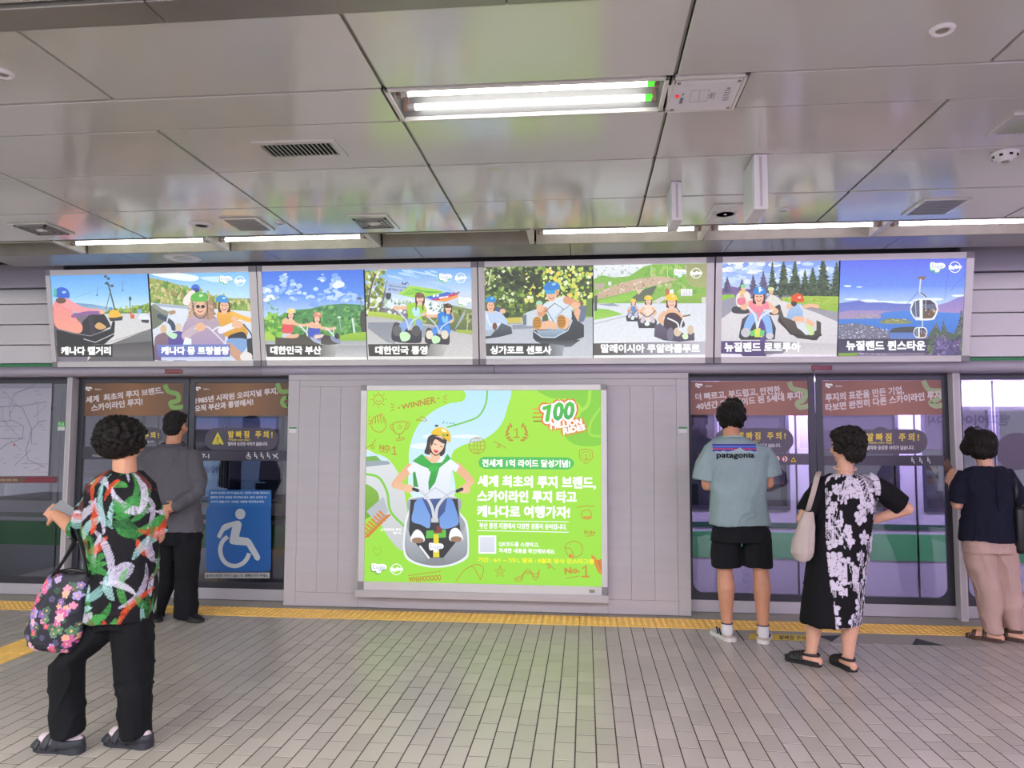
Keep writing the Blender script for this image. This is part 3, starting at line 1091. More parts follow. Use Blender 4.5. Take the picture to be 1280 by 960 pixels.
# smoke detector
o = empty('smoke_detector', (2.211, 4.07, 3.0), 'white round smoke detector with dark slots below the air grille', 'detector')
MB().lathe([(0.028, 2.948), (0.036, 2.952), (0.04, 2.962), (0.056, 2.965), (0.06, 2.985), (0.066, 2.988), (0.066, 3.002)], (2.211, 4.07, 0), 28).build('body', M_white, o, True)
for k in range(8):
    w = 2 * PI * k / 8
    MB().box(-0.008, 0.008, -0.003, 0.003, 2.966, 2.978).build('slot', M_dark, o)
    s = o.children[-1]
    s.data.transform(Matrix.Translation((2.211 + 0.057 * math.sin(w), 4.07 - 0.057 * math.cos(w), 0)) @ Matrix.Rotation(w, 4, 'Z'))
MB().lathe([(0.016, 2.943), (0.022, 2.95)], (2.211, 4.07, 0), 16).build('sensor_cap', M_joint, o)


def exit_sign(x, y0, y1, z0, w, label):
    o = empty('hanging_sign', (x, (y0 + y1) / 2, 3.0), label, 'sign')
    MB().bbox(x - w / 2, x + w / 2, y0, y1, z0, 2.999, 0.006).build('case', M_white, o)
    MB().bbox(x - w / 2 - 0.004, x - w / 2 + 0.002, y0 + 0.02, y1 - 0.02, z0 + 0.02, 2.975, 0.002).build('face', mat('sign_face', 'c9d2cd', 0.3), o)
    MB().bbox(x - 0.006, x + 0.006, y0 - 0.003, y0 + 0.002, z0 + 0.015, 2.985, 0.001).build('edge_strip', M_alu, o)
    return o


exit_sign(0.543, 4.37, 4.62, 2.765, 0.062, 'smaller white edge-on sign box hanging from the ceiling')
exit_sign(0.935, 3.98, 4.25, 2.70, 0.072, 'larger white edge-on sign box hanging from the ceiling near the square diffuser')
o = tag(MB().bbox(-0.545, -0.465, 4.07, 4.10, 2.997, 3.001, 0.001).build('ceiling_label', mat('label_paper', 'c9c6b8', 0.6)), 'tiny printed paper label stuck on a ceiling panel', 'label')

# ================================================================ OVERHEAD LIGHTBOXES (tilted)
SO = Vector((0, 6.40, 2.115))
SEZ = Vector((0, -0.16, 0.87)).normalized()
SEX = Vector((1, 0, 0))
SN = SEX.cross(SEZ)
SPL = (SO, SEX, SEZ, SN)
SH = 0.885


def sbox(mb, u0, u1, v0, v1, d0, d1):
    """box on the sign plane: d is the height in front of the picture plane"""
    P = [SO + SEX * u + SEZ * v + SN * d for d in (d0, d1) for (u, v) in ((u0, v0), (u1, v0), (u1, v1), (u0, v1))]
    return mb.add(P, [(3, 2, 1, 0), (4, 5, 6, 7), (0, 1, 5, 4), (1, 2, 6, 5), (2, 3, 7, 6), (3, 0, 4, 7)])


M_frame = mat('lightbox_frame', 'd8d5d6', 0.4, 0.25, vary=0.03, vscale=3)
M_fcorner = mat('lightbox_corner', '8d8a90', 0.45, 0.2)
PRINT_LIT = printmat('backlit_photo', 0.95, 0.10, 0.05)
PRINT_BIG = printmat('backlit_poster', 0.90, 0.02, 0.03)
SIGNS = [(-4.880, -2.886, -4.840, -2.955), (-2.878, -0.918, -2.840, -0.970), (-0.908, 1.076, -0.855, 1.012), (1.088, 3.122, 1.140, 3.063)]
SLAB = ['wide tilted lightbox showing a rider in pink and a smiling group with a green helmet',
        'wide tilted lightbox showing two riders under blue sky and two riders before a banner',
        'wide tilted lightbox showing a blue-helmeted rider by trees and yellow-helmeted riders',
        'wide tilted lightbox showing pine trees with riders and a gondola above a lake']
VP0, VP1 = 0.050, 0.836
SIGN_OBJ = []
for (a, b, pa, pb), lab in zip(SIGNS, SLAB):
    c = SO + SEX * ((a + b) / 2)
    o = empty('advertising_lightbox', c, lab, 'lightbox', 'overhead photo lightboxes')
    sbox(MB(), a + 0.003, b - 0.003, 0.003, SH - 0.003, -0.11, -0.004).build('case', M_rail, o)
    for q in ((a, b, VP1, SH), (a, b, 0.0, VP0)):
        sbox(MB(), q[0] + 0.046, q[1] - 0.046, q[2], q[3], -0.005, 0.016).build('frame_rail', M_frame, o)
    sbox(MB(), a, pa, 0.0, SH, -0.005, 0.016).build('frame_stile', M_frame, o)
    sbox(MB(), pb, b, 0.0, SH, -0.005, 0.016).build('frame_stile', M_frame, o)
    for (u0, u1) in ((a - 0.001, pa + 0.002), (pb - 0.002, b + 0.001)):
        for (v0, v1) in ((VP1, SH + 0.001), (-0.001, VP0)):
            sbox(MB(), u0, u1, v0, v1, -0.004, 0.0175).build('corner_piece', M_fcorner, o)
    SIGN_OBJ.append(o)
# dark brackets carrying the lightboxes
for x in (-4.3, -2.4, -0.4, 1.6, 2.7):
    MB().box(x - 0.03, x + 0.03, 6.36, 6.57, 2.80, 2.86).build('bracket', M_dark, wall_front)

# ================================================================ CENTRE LIGHTBOX
YB = 6.34
BPL = (Vector((0, YB, 0)), Vector((1, 0, 0)), Vector((0, 0, 1)), Vector((0, -1, 0)))
bx = (-1.945, 0.182, 0.150, 1.932)
px_ = (-1.893, 0.134, 0.246, 1.884)
BIG = empty('advertising_lightbox', (-0.88, 6.38, 0.11), 'large upright lightbox with bright green poster of a rider in a yellow helmet', 'lightbox')
MB().box(bx[0] + 0.004, bx[1] - 0.004, YB + 0.004, D + 0.002, bx[2], bx[3] - 0.003).build('case', M_rail, BIG)
MB().bbox(bx[0] + 0.05, bx[1] - 0.05, YB - 0.018, YB + 0.006, px_[3], bx[3], 0.003).build('frame_rail', M_frame, BIG)
MB().bbox(bx[0] + 0.05, bx[1] - 0.05, YB - 0.018, YB + 0.006, bx[2] + 0.02, px_[2], 0.003).build('frame_rail', M_frame, BIG)
MB().bbox(bx[0], px_[0], YB - 0.018, YB + 0.006, bx[2] + 0.02, bx[3], 0.003).build('frame_stile', M_frame, BIG)
MB().bbox(px_[1], bx[1], YB - 0.018, YB + 0.006, bx[2] + 0.02, bx[3], 0.003).build('frame_stile', M_frame, BIG)
for (u0, u1) in ((bx[0] - 0.001, px_[0] + 0.001), (px_[1] - 0.001, bx[1] + 0.001)):
    for (v0, v1) in ((px_[3], bx[3] + 0.001), (bx[2] + 0.02, px_[2])):
        MB().bbox(u0, u1, YB - 0.0195, YB, v0, v1, 0.002).build('corner_piece', M_fcorner, BIG)
MB().bbox(-1.965, 0.186, YB - 0.04, D + 0.001, 0.118, 0.178, 0.004).build('ledge', M_steel, BIG)
MB().bbox(0.03, 0.075, YB - 0.020, YB - 0.01, 0.196, 0.222, 0.002).build('lock', M_joint, BIG)

# ================================================================ ARTWORK OF THE LIGHTBOXES (flat backlit prints)
SKIN, SKIN2 = 'e9b996', 'd89a78'


def luge_logo(p, x, y, w, edge='3fbf4a', ink='8fa8d8'):
    """white bubble word mark with a green shadow; x,y top-left, w width"""
    h = w * 0.62
    pts = [(0.02, 0.08), (0.22, 0.0), (0.40, 0.10), (0.72, 0.06), (0.92, 0.16), (1.0, 0.40), (0.90, 0.62), (0.66, 0.70), (0.60, 0.98), (0.36, 1.02), (0.30, 0.80), (0.06, 0.76)]
    if edge:
        p.poly([(x - 0.05 * w + q[0] * w * 1.0, y + 0.06 * w + q[1] * h * 1.02) for q in pts], edge, smooth=True)
    p.poly([(x + q[0] * w, y + q[1] * h) for q in pts], 'ffffff', smooth=True)
    p.text('Luge', ((x + 0.12 * w, y + 0.12 * h), (x + 0.9 * w, y + 0.20 * h), (x + 0.88 * w, y + 0.86 * h), (x + 0.12 * w, y + 0.72 * h)), ink, 0)


def sky_logo(p, cx, cy, r, col='ffffff'):
    n = 22
    p.line([(cx + r * math.cos(2 * PI * i / n), cy + r * math.sin(2 * PI * i / n)) for i in range(n + 1)], r * 0.14, col, cap=False)
    p.text('Skyline', ((cx - r * 1.15, cy - r * 0.30), (cx + r * 1.2, cy - r * 0.48), (cx + r * 1.2, cy + r * 0.35), (cx - r * 1.15, cy + r * 0.62)), col, r * 0.07)


def caption(p, body, quad, bold=4.6):
    p.text(body, quad, 'ffffff', bold)


def helmet(p, cx, cy, r, col, hi='ffffff', tilt=0.0, squash=0.82):
    pts = []
    for i in range(13):
        w = PI + PI * i / 12
        pts.append((r * math.cos(w), r * squash * math.sin(w)))
    pts += [(r * 0.98, r * 0.25), (0, r * 0.34), (-r * 0.98, r * 0.25)]
    c, s = math.cos(tilt), math.sin(tilt)
    p.poly([(cx + a * c - b * s, cy + a * s + b * c) for a, b in pts], col)
    p.ell(cx + r * 0.25 * c + r * 0.4 * s, cy + r * 0.2 * s - r * 0.40 * c, r * 0.26, r * 0.15, hi, rot=tilt - 0.2)


def face(p, cx, cy, r, hair=None, shades=False, smile=True, skin=SKIN):
    if hair:
        p.poly([(cx - r * 1.0, cy - r * 0.6), (cx - r * 1.15, cy + r * 0.5), (cx - r * 0.95, cy + r * 1.25), (cx + r * 0.95, cy + r * 1.25), (cx + r * 1.15, cy + r * 0.5), (cx + r * 1.0, cy - r * 0.6), (cx, cy - r)], hair, smooth=True)
        p.rect(cx - r * 0.55, cy + r * 0.7, cx + r * 0.55, cy + r * 1.6, skin)
    p.ell(cx, cy + 0.1 * r, r * 0.86, r * 1.12, skin)
    if shades:
        p.ell(cx - r * 0.36, cy - 0.1 * r, r * 0.32, r * 0.28, '2c2f3c')
        p.ell(cx + r * 0.40, cy - 0.1 * r, r * 0.32, r * 0.28, '2c2f3c')
    else:
        p.line([(cx - r * 0.5, cy - 0.12 * r), (cx - r * 0.2, cy - 0.12 * r)], r * 0.13, '5a3b30')
        p.line([(cx + r * 0.2, cy - 0.12 * r), (cx + r * 0.5, cy - 0.12 * r)], r * 0.13, '5a3b30')
    p.line([(cx, cy), (cx + r * 0.05, cy + r * 0.25)], r * 0.1, SKIN2)
    if smile:
        p.poly([(cx - r * 0.4, cy + r * 0.45), (cx + r * 0.4, cy + r * 0.45), (cx + r * 0.2, cy + r * 0.78), (cx - r * 0.2, cy + r * 0.78)], 'b8434a', smooth=True)
        p.poly([(cx - r * 0.33, cy + r * 0.47), (cx + r * 0.33, cy + r * 0.47), (cx + r * 0.15, cy + r * 0.6), (cx - r * 0.15, cy + r * 0.6)], 'ffffff')


def newp(sign, crop, u0, u1):
    return Print(SPL, crop, (u0, u1, VP0 - 0.0, VP1 + 0.0), step=1.4e-5)


# ---- 1: rider in pink on an asphalt track
p = newp(0, (60, 330, 7.677), -4.842, -3.905)
p.rect(-20, 60, 1010, 300, '4f98e8', '8cc6f4')
p.rect(-20, 300, 1010, 470, '8cc6f4', 'd2ebf8')
p.poly([(240, 372), (420, 385), (640, 425), (640, 470), (240, 470)], '6b93bd', 'a8c4d8')
p.line([(240, 330), (620, 195), (940, 90)], 3, '6f9fcf')
p.line([(560, 240), (960, 105)], 3, '6f9fcf')
for a in ((478, 220, 470, 300), (718, 175, 716, 255)):
    p.line([(a[0], a[1]), (a[2], a[3])], 5, '5f86ad')
    p.ell(a[2], a[3], 10, 9, '5f86ad')
p.line([(575, 180), (640, 432)], 14, '4d5c63')
p.line([(602, 250), (556, 432)], 7, '56666c')
p.line([(545, 188), (628, 212)], 9, '45535a')
for x, y in ((565, 182), (615, 210), (580, 140), (552, 120)):
    p.ell(x, y, 16, 13, '465660')
p.line([(787, 320), (787, 415)], 7, '3f5a50')
p.poly([(775, 330), (787, 305), (803, 330), (795, 352), (778, 350)], '34554a')
p.poly([(520, 470), (640, 432), (760, 428), (880, 400), (1000, 365), (1000, 480), (520, 480)], '8fae4c', '5f7f3e')
p.blobs(70, (560, 400, 1000, 470), 13, ['9fbb55', '6d8f3f', '587a3a', 'b3b85f'], 3, region=lambda x, y: y > 440 - (x - 560) * 0.14)
p.poly([(420, 480), (1010, 470), (1010, 930), (380, 930)], 'cfcfd3', 'dcd8d4')
p.poly([(600, 770), (1010, 610), (1010, 930), (380, 930), (500, 770)], '7c7b7e', '5d5c60')
p.line([(520, 772), (1000, 620)], 5, '8f8e92')
p.line([(600, 890), (1000, 870)], 5, '48474b')
p.line([(640, 800), (1000, 740)], 4, '6e6d72')
p.poly([(600, 448), (650, 442), (690, 470), (710, 520), (600, 530), (585, 500)], 'f2b93b', smooth=True)
p.ell(605, 430, 16, 16, '4b8fce')
p.poly([(580, 515), (650, 515), (720, 500), (712, 540), (600, 550)], '3a3b40')
p.poly([(790, 480), (830, 485), (830, 525), (795, 525)], 'd4663a')
p.ell(795, 468, 12, 12, 'b9603f')
p.poly([(880, 490), (930, 475), (975, 510), (975, 540), (880, 530)], 'dfe5ec', smooth=True)
p.ell(880, 455, 22, 22, '7fb6df')
p.poly([(895, 535), (970, 535), (965, 568), (900, 560)], '3a3d44')
p.poly([(330, 560), (420, 480), (520, 465), (600, 590), (560, 620), (430, 690), (300, 660)], '26242e', smooth=True)
p.poly([(380, 500), (420, 480), (470, 690), (420, 700)], '38303c')
p.poly([(450, 600), (490, 560), (560, 605), (500, 630)], 'd3a669', smooth=True)
p.poly([(75, 350), (165, 330), (215, 400), (270, 520), (330, 590), (310, 660), (180, 650), (70, 590), (50, 430)], 'e98a8e', 'f0a08a', smooth=True)
p.line([(170, 370), (330, 445), (520, 460)], 88, 'ee9ba0', smooth=True, w2=46)
p.line([(240, 500), (380, 470), (500, 470)], 34, '8c5f9a', smooth=True)
p.ell(520, 462, 26, 20, SKIN)
p.ell(125, 350, 50, 30, '6d4a40')
helmet(p, 132, 300, 78, '2f5fd0', '8fd0f2', 0.1, 1.0)
p.ell(70, 275, 16, 46, '49b79a')
p.poly([(80, 615), (230, 655), (410, 690), (600, 620), (625, 535), (645, 560), (635, 690), (540, 770), (90, 790)], '1d1b22')
p.line([(80, 620), (240, 665), (410, 690), (600, 622)], 9, '7a7c86')
p.line([(345, 720), (455, 752), (635, 668)], 9, 'aeb2ba')
p.poly([(85, 785), (620, 770), (620, 890), (100, 890)], '201d1f', '2c2628')
p.poly([(620, 770), (1010, 740), (1010, 880), (620, 890)], '4b494c', '6f6c6e')
caption(p, '캐나다 캘거리', (130, 795, 600, 870))
p.build('poster', PRINT_LIT, SIGN_OBJ[0])

# ---- 2: smiling group with green helmet
p = newp(0, (185, 330, 7.68), -3.895, -2.953)
p.rect(-20, 60, 1080, 330, '69b4ee', 'bfe2f6')
p.poly([(30, 95), (260, 85), (480, 120), (430, 165), (200, 140)], 'e8f3fa', smooth=True)
p.poly([(500, 130), (700, 120), (820, 150), (650, 175)], 'c9e6f7', smooth=True)
p.poly([(0, 130), (160, 160), (400, 230), (640, 310), (1000, 350), (1000, 470), (0, 430)], 'a3a95e', '7ea24b')
p.blobs(230, (10, 140, 1000, 430), 17, ['b7b36a', '8fae52', 'c6bd83', '6f963f', 'd2c78f', 'a08d5e', '5d8a3a'], 4, 1.5, lambda x, y: y > 140 + x * 0.22 and y < 370 + x * 0.06)
p.poly([(0, 370), (200, 385), (480, 420), (1080, 460), (1080, 930), (0, 930)], 'dce3ee', 'cdd6e4')
p.poly([(60, 375), (420, 405), (420, 435), (60, 405)], 'a9b6c8')
p.poly([(30, 400), (130, 430), (200, 470), (150, 560), (30, 620)], '6f7566', smooth=True)
p.line([(60, 400), (170, 470), (250, 462)], 36, '8a8f80', smooth=True)
p.ell(235, 462, 32, 16, 'b88a66')
p.line([(110, 500), (220, 560), (250, 620)], 46, '3d4a5e', smooth=True)
p.line([(205, 475), (170, 600)], 12, 'cdd6e6')
p.ell(150, 625, 30, 45, 'd8b893')
p.ell(295, 612, 30, 46, 'd6c5b0')
p.poly([(80, 690), (180, 660), (260, 740), (250, 910), (40, 910), (60, 780)], '8a6f78', '6a5a78', smooth=True)
p.poly([(200, 690), (330, 650), (400, 760), (380, 920), (240, 920)], '5a4a9a', smooth=True)
p.poly([(170, 655), (275, 670), (270, 710), (230, 715)], 'bfe6c4', smooth=True)
# rear rider
p.ell(458, 235, 42, 42, '3f6fd0')
p.ell(458, 255, 36, 24, '3a3f90')
p.poly([(350, 320), (440, 250), (480, 380), (350, 390)], 'f0e4e0', smooth=True)
# main rider
p.poly([(420, 350), (390, 480), (400, 600), (560, 620), (640, 480), (590, 350)], 'b48f78', smooth=True)
p.blobs(40, (385, 370, 460, 560), 15, ['c9a88e', '9c7862', 'd8bda5'], 8)
p.blobs(40, (570, 380, 650, 560), 15, ['a9866e', '8c6a56', 'c4a48c'], 9)
p.poly([(330, 660), (380, 530), (470, 500), (560, 540), (680, 520), (740, 640), (700, 790), (400, 790)], 'b9a3b4', 'a48fb4', smooth=True)
p.line([(560, 560), (690, 600), (780, 560)], 70, 'b39fae', smooth=True)
p.line([(360, 690), (430, 640), (500, 610)], 74, 'c4b0bc', smooth=True)
face(p, 505, 415, 62, None, True)
helmet(p, 490, 335, 80, '5fb648', 'c7e9b8', 0.05)
p.line([(430, 370), (450, 480), (510, 520), (570, 470), (570, 360)], 9, '4a4040', smooth=True)
p.line([(450, 620), (560, 600), (640, 660), (740, 760)], 16, 'd3d0e0', smooth=True)
p.line([(620, 640), (690, 605), (790, 640), (760, 760)], 16, 'dfe0ee', smooth=True)
p.ell(505, 605, 48, 40, SKIN)
for i in range(4):
    p.line([(470 + 20 * i, 580), (474 + 20 * i, 620)], 5, SKIN2)
# right rider
p.poly([(660, 480), (720, 450), (830, 460), (900, 560), (960, 680), (760, 700), (700, 600)], 'e9b04a', 'd59a30', smooth=True)
p.line([(820, 480), (920, 520), (1010, 545)], 46, 'efb950', smooth=True)
face(p, 735, 400, 50, '59382c')
helmet(p, 712, 350, 62, '3f93d6', 'bfe4f8', 0.15)
p.line([(700, 640), (820, 590), (880, 560)], 60, 'e8e6ee', smooth=True)
p.ell(860, 580, 56, 38, SKIN)
p.ell(830, 525, 30, 24, SKIN)
p.poly([(780, 690), (900, 650), (950, 690), (930, 740), (790, 740)], '2f2f3a', smooth=True)
p.poly([(770, 720), (940, 720), (950, 800), (860, 880), (770, 800)], '7fa3d4', smooth=True)
p.line([(780, 800), (880, 890)], 90, 'c99a80')
p.line([(920, 580), (1000, 690), (980, 800)], 14, '4a5060', smooth=True)
p.poly([(950, 720), (1040, 700), (1040, 920), (960, 900)], '2f333a')
p.ell(945, 890, 60, 46, 'e4dfdc')
p.poly([(360, 700), (420, 720), (420, 800), (330, 800)], 'e8edf6')
p.poly([(90, 775), (790, 770), (790, 890), (100, 890)], '6d7fc0', '5d63b0')
caption(p, '캐나다 몽 트랑블랑', (133, 795, 780, 868))
p.rect(130, 892, 720, 925, 'b9c2e6', 'd4d8ee')
luge_logo(p, 690, 112, 118)
sky_logo(p, 884, 163, 44)
p.build('poster', PRINT_LIT, SIGN_OBJ[0])

# ---- 3: two riders under a blue sky
p = newp(1, (325, 330, 7.68), -2.842, -1.915)
p.rect(-10, 50, 1060, 300, '3f6fe0', '5f93ea')
p.rect(-10, 300, 1060, 560, '5f93ea', 'cfe6f8')
rgc = random.Random(5)
for (cx, cy, rx, ry, n_) in ((120, 300, 150, 90, 24), (300, 250, 150, 70, 16), (760, 190, 90, 70, 16), (600, 300, 260, 70, 22), (830, 330, 200, 60, 18), (250, 150, 80, 40, 6), (600, 130, 40, 45, 5), (90, 240, 70, 50, 8)):
    for i in range(n_):
        x, y = cx + rgc.gauss(0, 0.5) * rx, cy + rgc.gauss(0, 0.5) * ry
        p.ell(x, y, rgc.uniform(14, 44), rgc.uniform(8, 24), rgc.choice(['8fb6f0', 'a9c8f3', 'c4daf7', '7ea6ee', 'b4cff5']), rot=rgc.uniform(-0.8, 0.3), n=9)
for x, y, r in ((70, 250, 30), (100, 320, 44), (60, 345, 30), (760, 195, 54), (735, 215, 34), (720, 205, 26), (600, 160, 20)):
    p.ell(x, y, r, r * 0.62, 'e6f0fb', n=10)
p.poly([(40, 530), (180, 500), (340, 440), (480, 430), (620, 395), (800, 380), (960, 390), (1040, 400), (1040, 700), (40, 700)], '4f8a5a', '5f9a4a', smooth=False)
p.blobs(240, (60, 395, 1030, 680), 22, ['3f7a4c', '5c9a58', '4a8a4a', '6fae5c', '7db863', '396f48'], 12, 0.8, lambda x, y: y > 540 - (x - 60) * 0.24 + (0 if x < 620 else (x - 620) * 0.24))
p.blobs(60, (60, 470, 250, 700), 26, ['8fc74a', '74b03f', 'a6d45a', '5f9c3c'], 13)
p.blobs(14, (60, 330, 170, 480), 12, ['6fa88a', '86b99a'], 15)
p.line([(965, 330), (985, 460)], 14, '8b99a8')
p.ell(955, 330, 22, 12, '5a6672')
p.poly([(965, 470), (1005, 460), (1030, 640), (975, 640)], '4a4a44', smooth=True)
p.line([(890, 525), (908, 655)], 18, 'd5e2dc')
p.line([(765, 530), (782, 650)], 9, '9db5a5')
p.ell(762, 512, 18, 12, 'cfdcd6')
p.poly([(770, 690), (860, 665), (1040, 650), (1040, 735), (770, 735)], '9fc544', '8db63c')
p.poly([(45, 660), (90, 650), (150, 700), (150, 765), (50, 765)], 'a8cc50')
p.rect(30, 735, 1060, 780, 'a3a8ac', 'b4b6b8')
p.rect(30, 775, 1060, 930, 'b9bbbe', 'd2d1d0')
p.rect(640, 780, 1060, 905, '9fa1a6', 'c9c9cb')
# cart and riders
for (ox, oy, top, hel) in ((0, 0, 'e2565c', 'e6d58a'), (252, 36, '4659c4', 'd98f78')):
    p.line([(300 + ox * 1.0, 700), (350 + ox, 690)], 34, SKIN)
    p.poly([(215 + ox, 600 + oy), (222 + ox, 560 + oy), (330 + ox, 575 + oy), (320 + ox, 640 + oy), (300 + ox, 668 + oy), (215 + ox, 660 + oy)], top, smooth=False)
    p.poly([(215 + ox, 570 + oy), (240 + ox, 520 + oy), (330 + ox, 540 + oy), (330 + ox, 580 + oy)], SKIN, smooth=True)
    p.line([(330 + ox, 570 + oy), (400 + ox, 590 + oy), (470 + ox, 580 + oy)], 28, SKIN, smooth=True)
    face(p, 298 + ox, 490 + oy, 30, '4b342c', skin='f0c6aa')
    helmet(p, 303 + ox, 458 + oy, 42, hel, 'f8efcf')
    p.line([(385 + ox, 590 + oy * 0.6), (450 + ox, 660 + oy * 0.5), (455 + ox, 690)], 13, 'e3e6ee', smooth=True)
    p.line([(462 + ox, 590 + oy * 0.6), (450 + ox, 660 + oy * 0.5)], 11, 'd5d9e2')
p.poly([(215, 670), (300, 665), (310, 720), (215, 720)], 'c8d0e2')
p.line([(270, 700), (360, 685)], 40, SKIN, w2=30)
p.poly([(520, 670), (600, 665), (610, 720), (500, 715)], '6a78c0')
p.line([(540, 700), (600, 690)], 36, 'efd0bd', w2=26)
p.poly([(150, 705), (370, 715), (385, 680), (440, 672), (460, 700), (560, 760), (580, 770), (580, 795), (150, 780)], '4a4640', '5c564c')
p.poly([(480, 700), (560, 730), (580, 765), (520, 745)], 'a9b6d6', smooth=True)
p.poly([(585, 720), (620, 680), (680, 690), (770, 740), (770, 765), (660, 778), (590, 768)], '3f3c3c', '5a5654')
p.poly([(680, 690), (760, 720), (770, 765), (700, 740)], '8b96b0', smooth=True)
p.ell(740, 690, 22, 30, '3a3a40')
p.poly([(55, 770), (640, 775), (600, 890), (70, 890)], '3c3a36', '3f3d3a')
p.poly([(600, 778), (760, 780), (720, 890), (570, 890)], '6f6e6c', 'b6b5b5', horiz=True)
caption(p, '대한민국 부산', (105, 790, 588, 865))
p.rect(20, 892, 1060, 940, 'f2f2f0')
p.build('poster', PRINT_LIT, SIGN_OBJ[1])

# ---- 4: two riders before the finish banner
p = newp(1, (455, 330, 7.68), -1.912, -0.968)
p.rect(-10, 40, 1100, 420, '5f9fe6', 'e3f0f8')
for i in range(26):
    p.ell(rgc.uniform(250, 1000), rgc.uniform(60, 260), rgc.uniform(30, 90), rgc.uniform(6, 14), rgc.choice(['9cc8f2', 'c5e0f7', 'b2d4f5']), rot=0.25, n=9)
p.blobs(110, (10, 60, 190, 470), 20, ['8a9a3f', 'a3b04a', '6d8038', 'c2c86a', '5c7034', 'e6ecd8'], 21, 1.2)
p.line([(60, 300), (130, 80), (220, 60)], 12, 'c9c3b4', smooth=True)
p.line([(40, 420), (62, 250), (110, 100)], 16, '5a5040', smooth=True)
p.line([(150, 470), (200, 280), (225, 170)], 20, '6a6a72')
p.blobs(60, (200, 330, 460, 480), 15, ['e8f2ee', 'cfe0d4', 'a8bfa4', 'f4f8f6', '8aa488'], 22)
p.poly([(560, 370), (780, 390), (1040, 420), (1040, 640), (900, 630), (560, 570)], '8a9a5a', '5f6f44')
p.blobs(70, (560, 380, 1040, 560), 18, ['8f9c58', '6a7a44', 'a8b070', '56683c'], 23)
p.poly([(580, 340), (760, 365), (760, 480), (580, 490)], 'f2f6f6')
p.blobs(30, (630, 370, 760, 460), 12, ['5f8a86', 'cfe0e0', '8fb0a8'], 24)
p.poly([(222, 165), (450, 205), (450, 280), (330, 290), (205, 270)], '9db4dc', 'b0c2e2')
p.text('Have you tried', ((240, 195), (420, 222), (418, 243), (238, 217)), '50649c', 1)
p.text('all four tracks?', ((236, 225), (440, 250), (438, 272), (234, 250)), '50649c', 1)
p.poly([(445, 205), (700, 245), (780, 270), (600, 320), (480, 325), (320, 290)], 'a6d65a')
for k in range(3):
    p.line([(380 + k * 30, 295), (480 + k * 40, 240 + k * 10), (560 + k * 30, 260 + k * 8), (680 + k * 30, 268)], 9, '5fb63c', smooth=True)
p.poly([(780, 268), (1060, 305), (1060, 440), (840, 395), (580, 345), (700, 300)], 'c9d6ea')
p.poly([(580, 320), (800, 268), (870, 280), (660, 345)], '3f6fd0')
p.text('통영', ((660, 298), (720, 290), (718, 312), (658, 318)), 'ffffff', 1)
p.poly([(640, 345), (860, 285), (920, 292), (700, 352)], 'd0385a')
p.text('대한민국 루지', ((725, 318), (810, 305), (806, 325), (722, 336)), 'ffffff', 1)
p.poly([(700, 352), (900, 300), (900, 320), (780, 362)], 'f29a3c')
luge_logo(p, 905, 318, 130, '8fd06a', 'c0d0ee')
p.blobs(8, (370, 175, 430, 195), 8, ['3a4450'], 25)
p.blobs(8, (860, 270, 920, 285), 8, ['8a3a5a'], 26)
p.poly([(215, 280), (262, 285), (250, 340), (210, 330)], '3c4650', smooth=True)
p.poly([(40, 455), (200, 465), (380, 500), (380, 570), (40, 510)], 'b9cc55', '9cbc3f')
p.poly([(20, 500), (160, 510), (360, 545), (640, 580), (880, 650), (1100, 690), (1100, 930), (20, 930)], 'b9b8ba', 'cfcdcc')
p.poly([(40, 560), (300, 560), (300, 770), (220, 750), (40, 620)], '8c909c', '9a9da6')
p.poly([(560, 590), (680, 600), (680, 760), (560, 700)], '9aa0ac')
p.poly([(880, 630), (1060, 635), (1060, 672), (900, 660)], 'a3bb4a')
p.line([(1000, 480), (990, 640)], 9, 'c5c2a4')
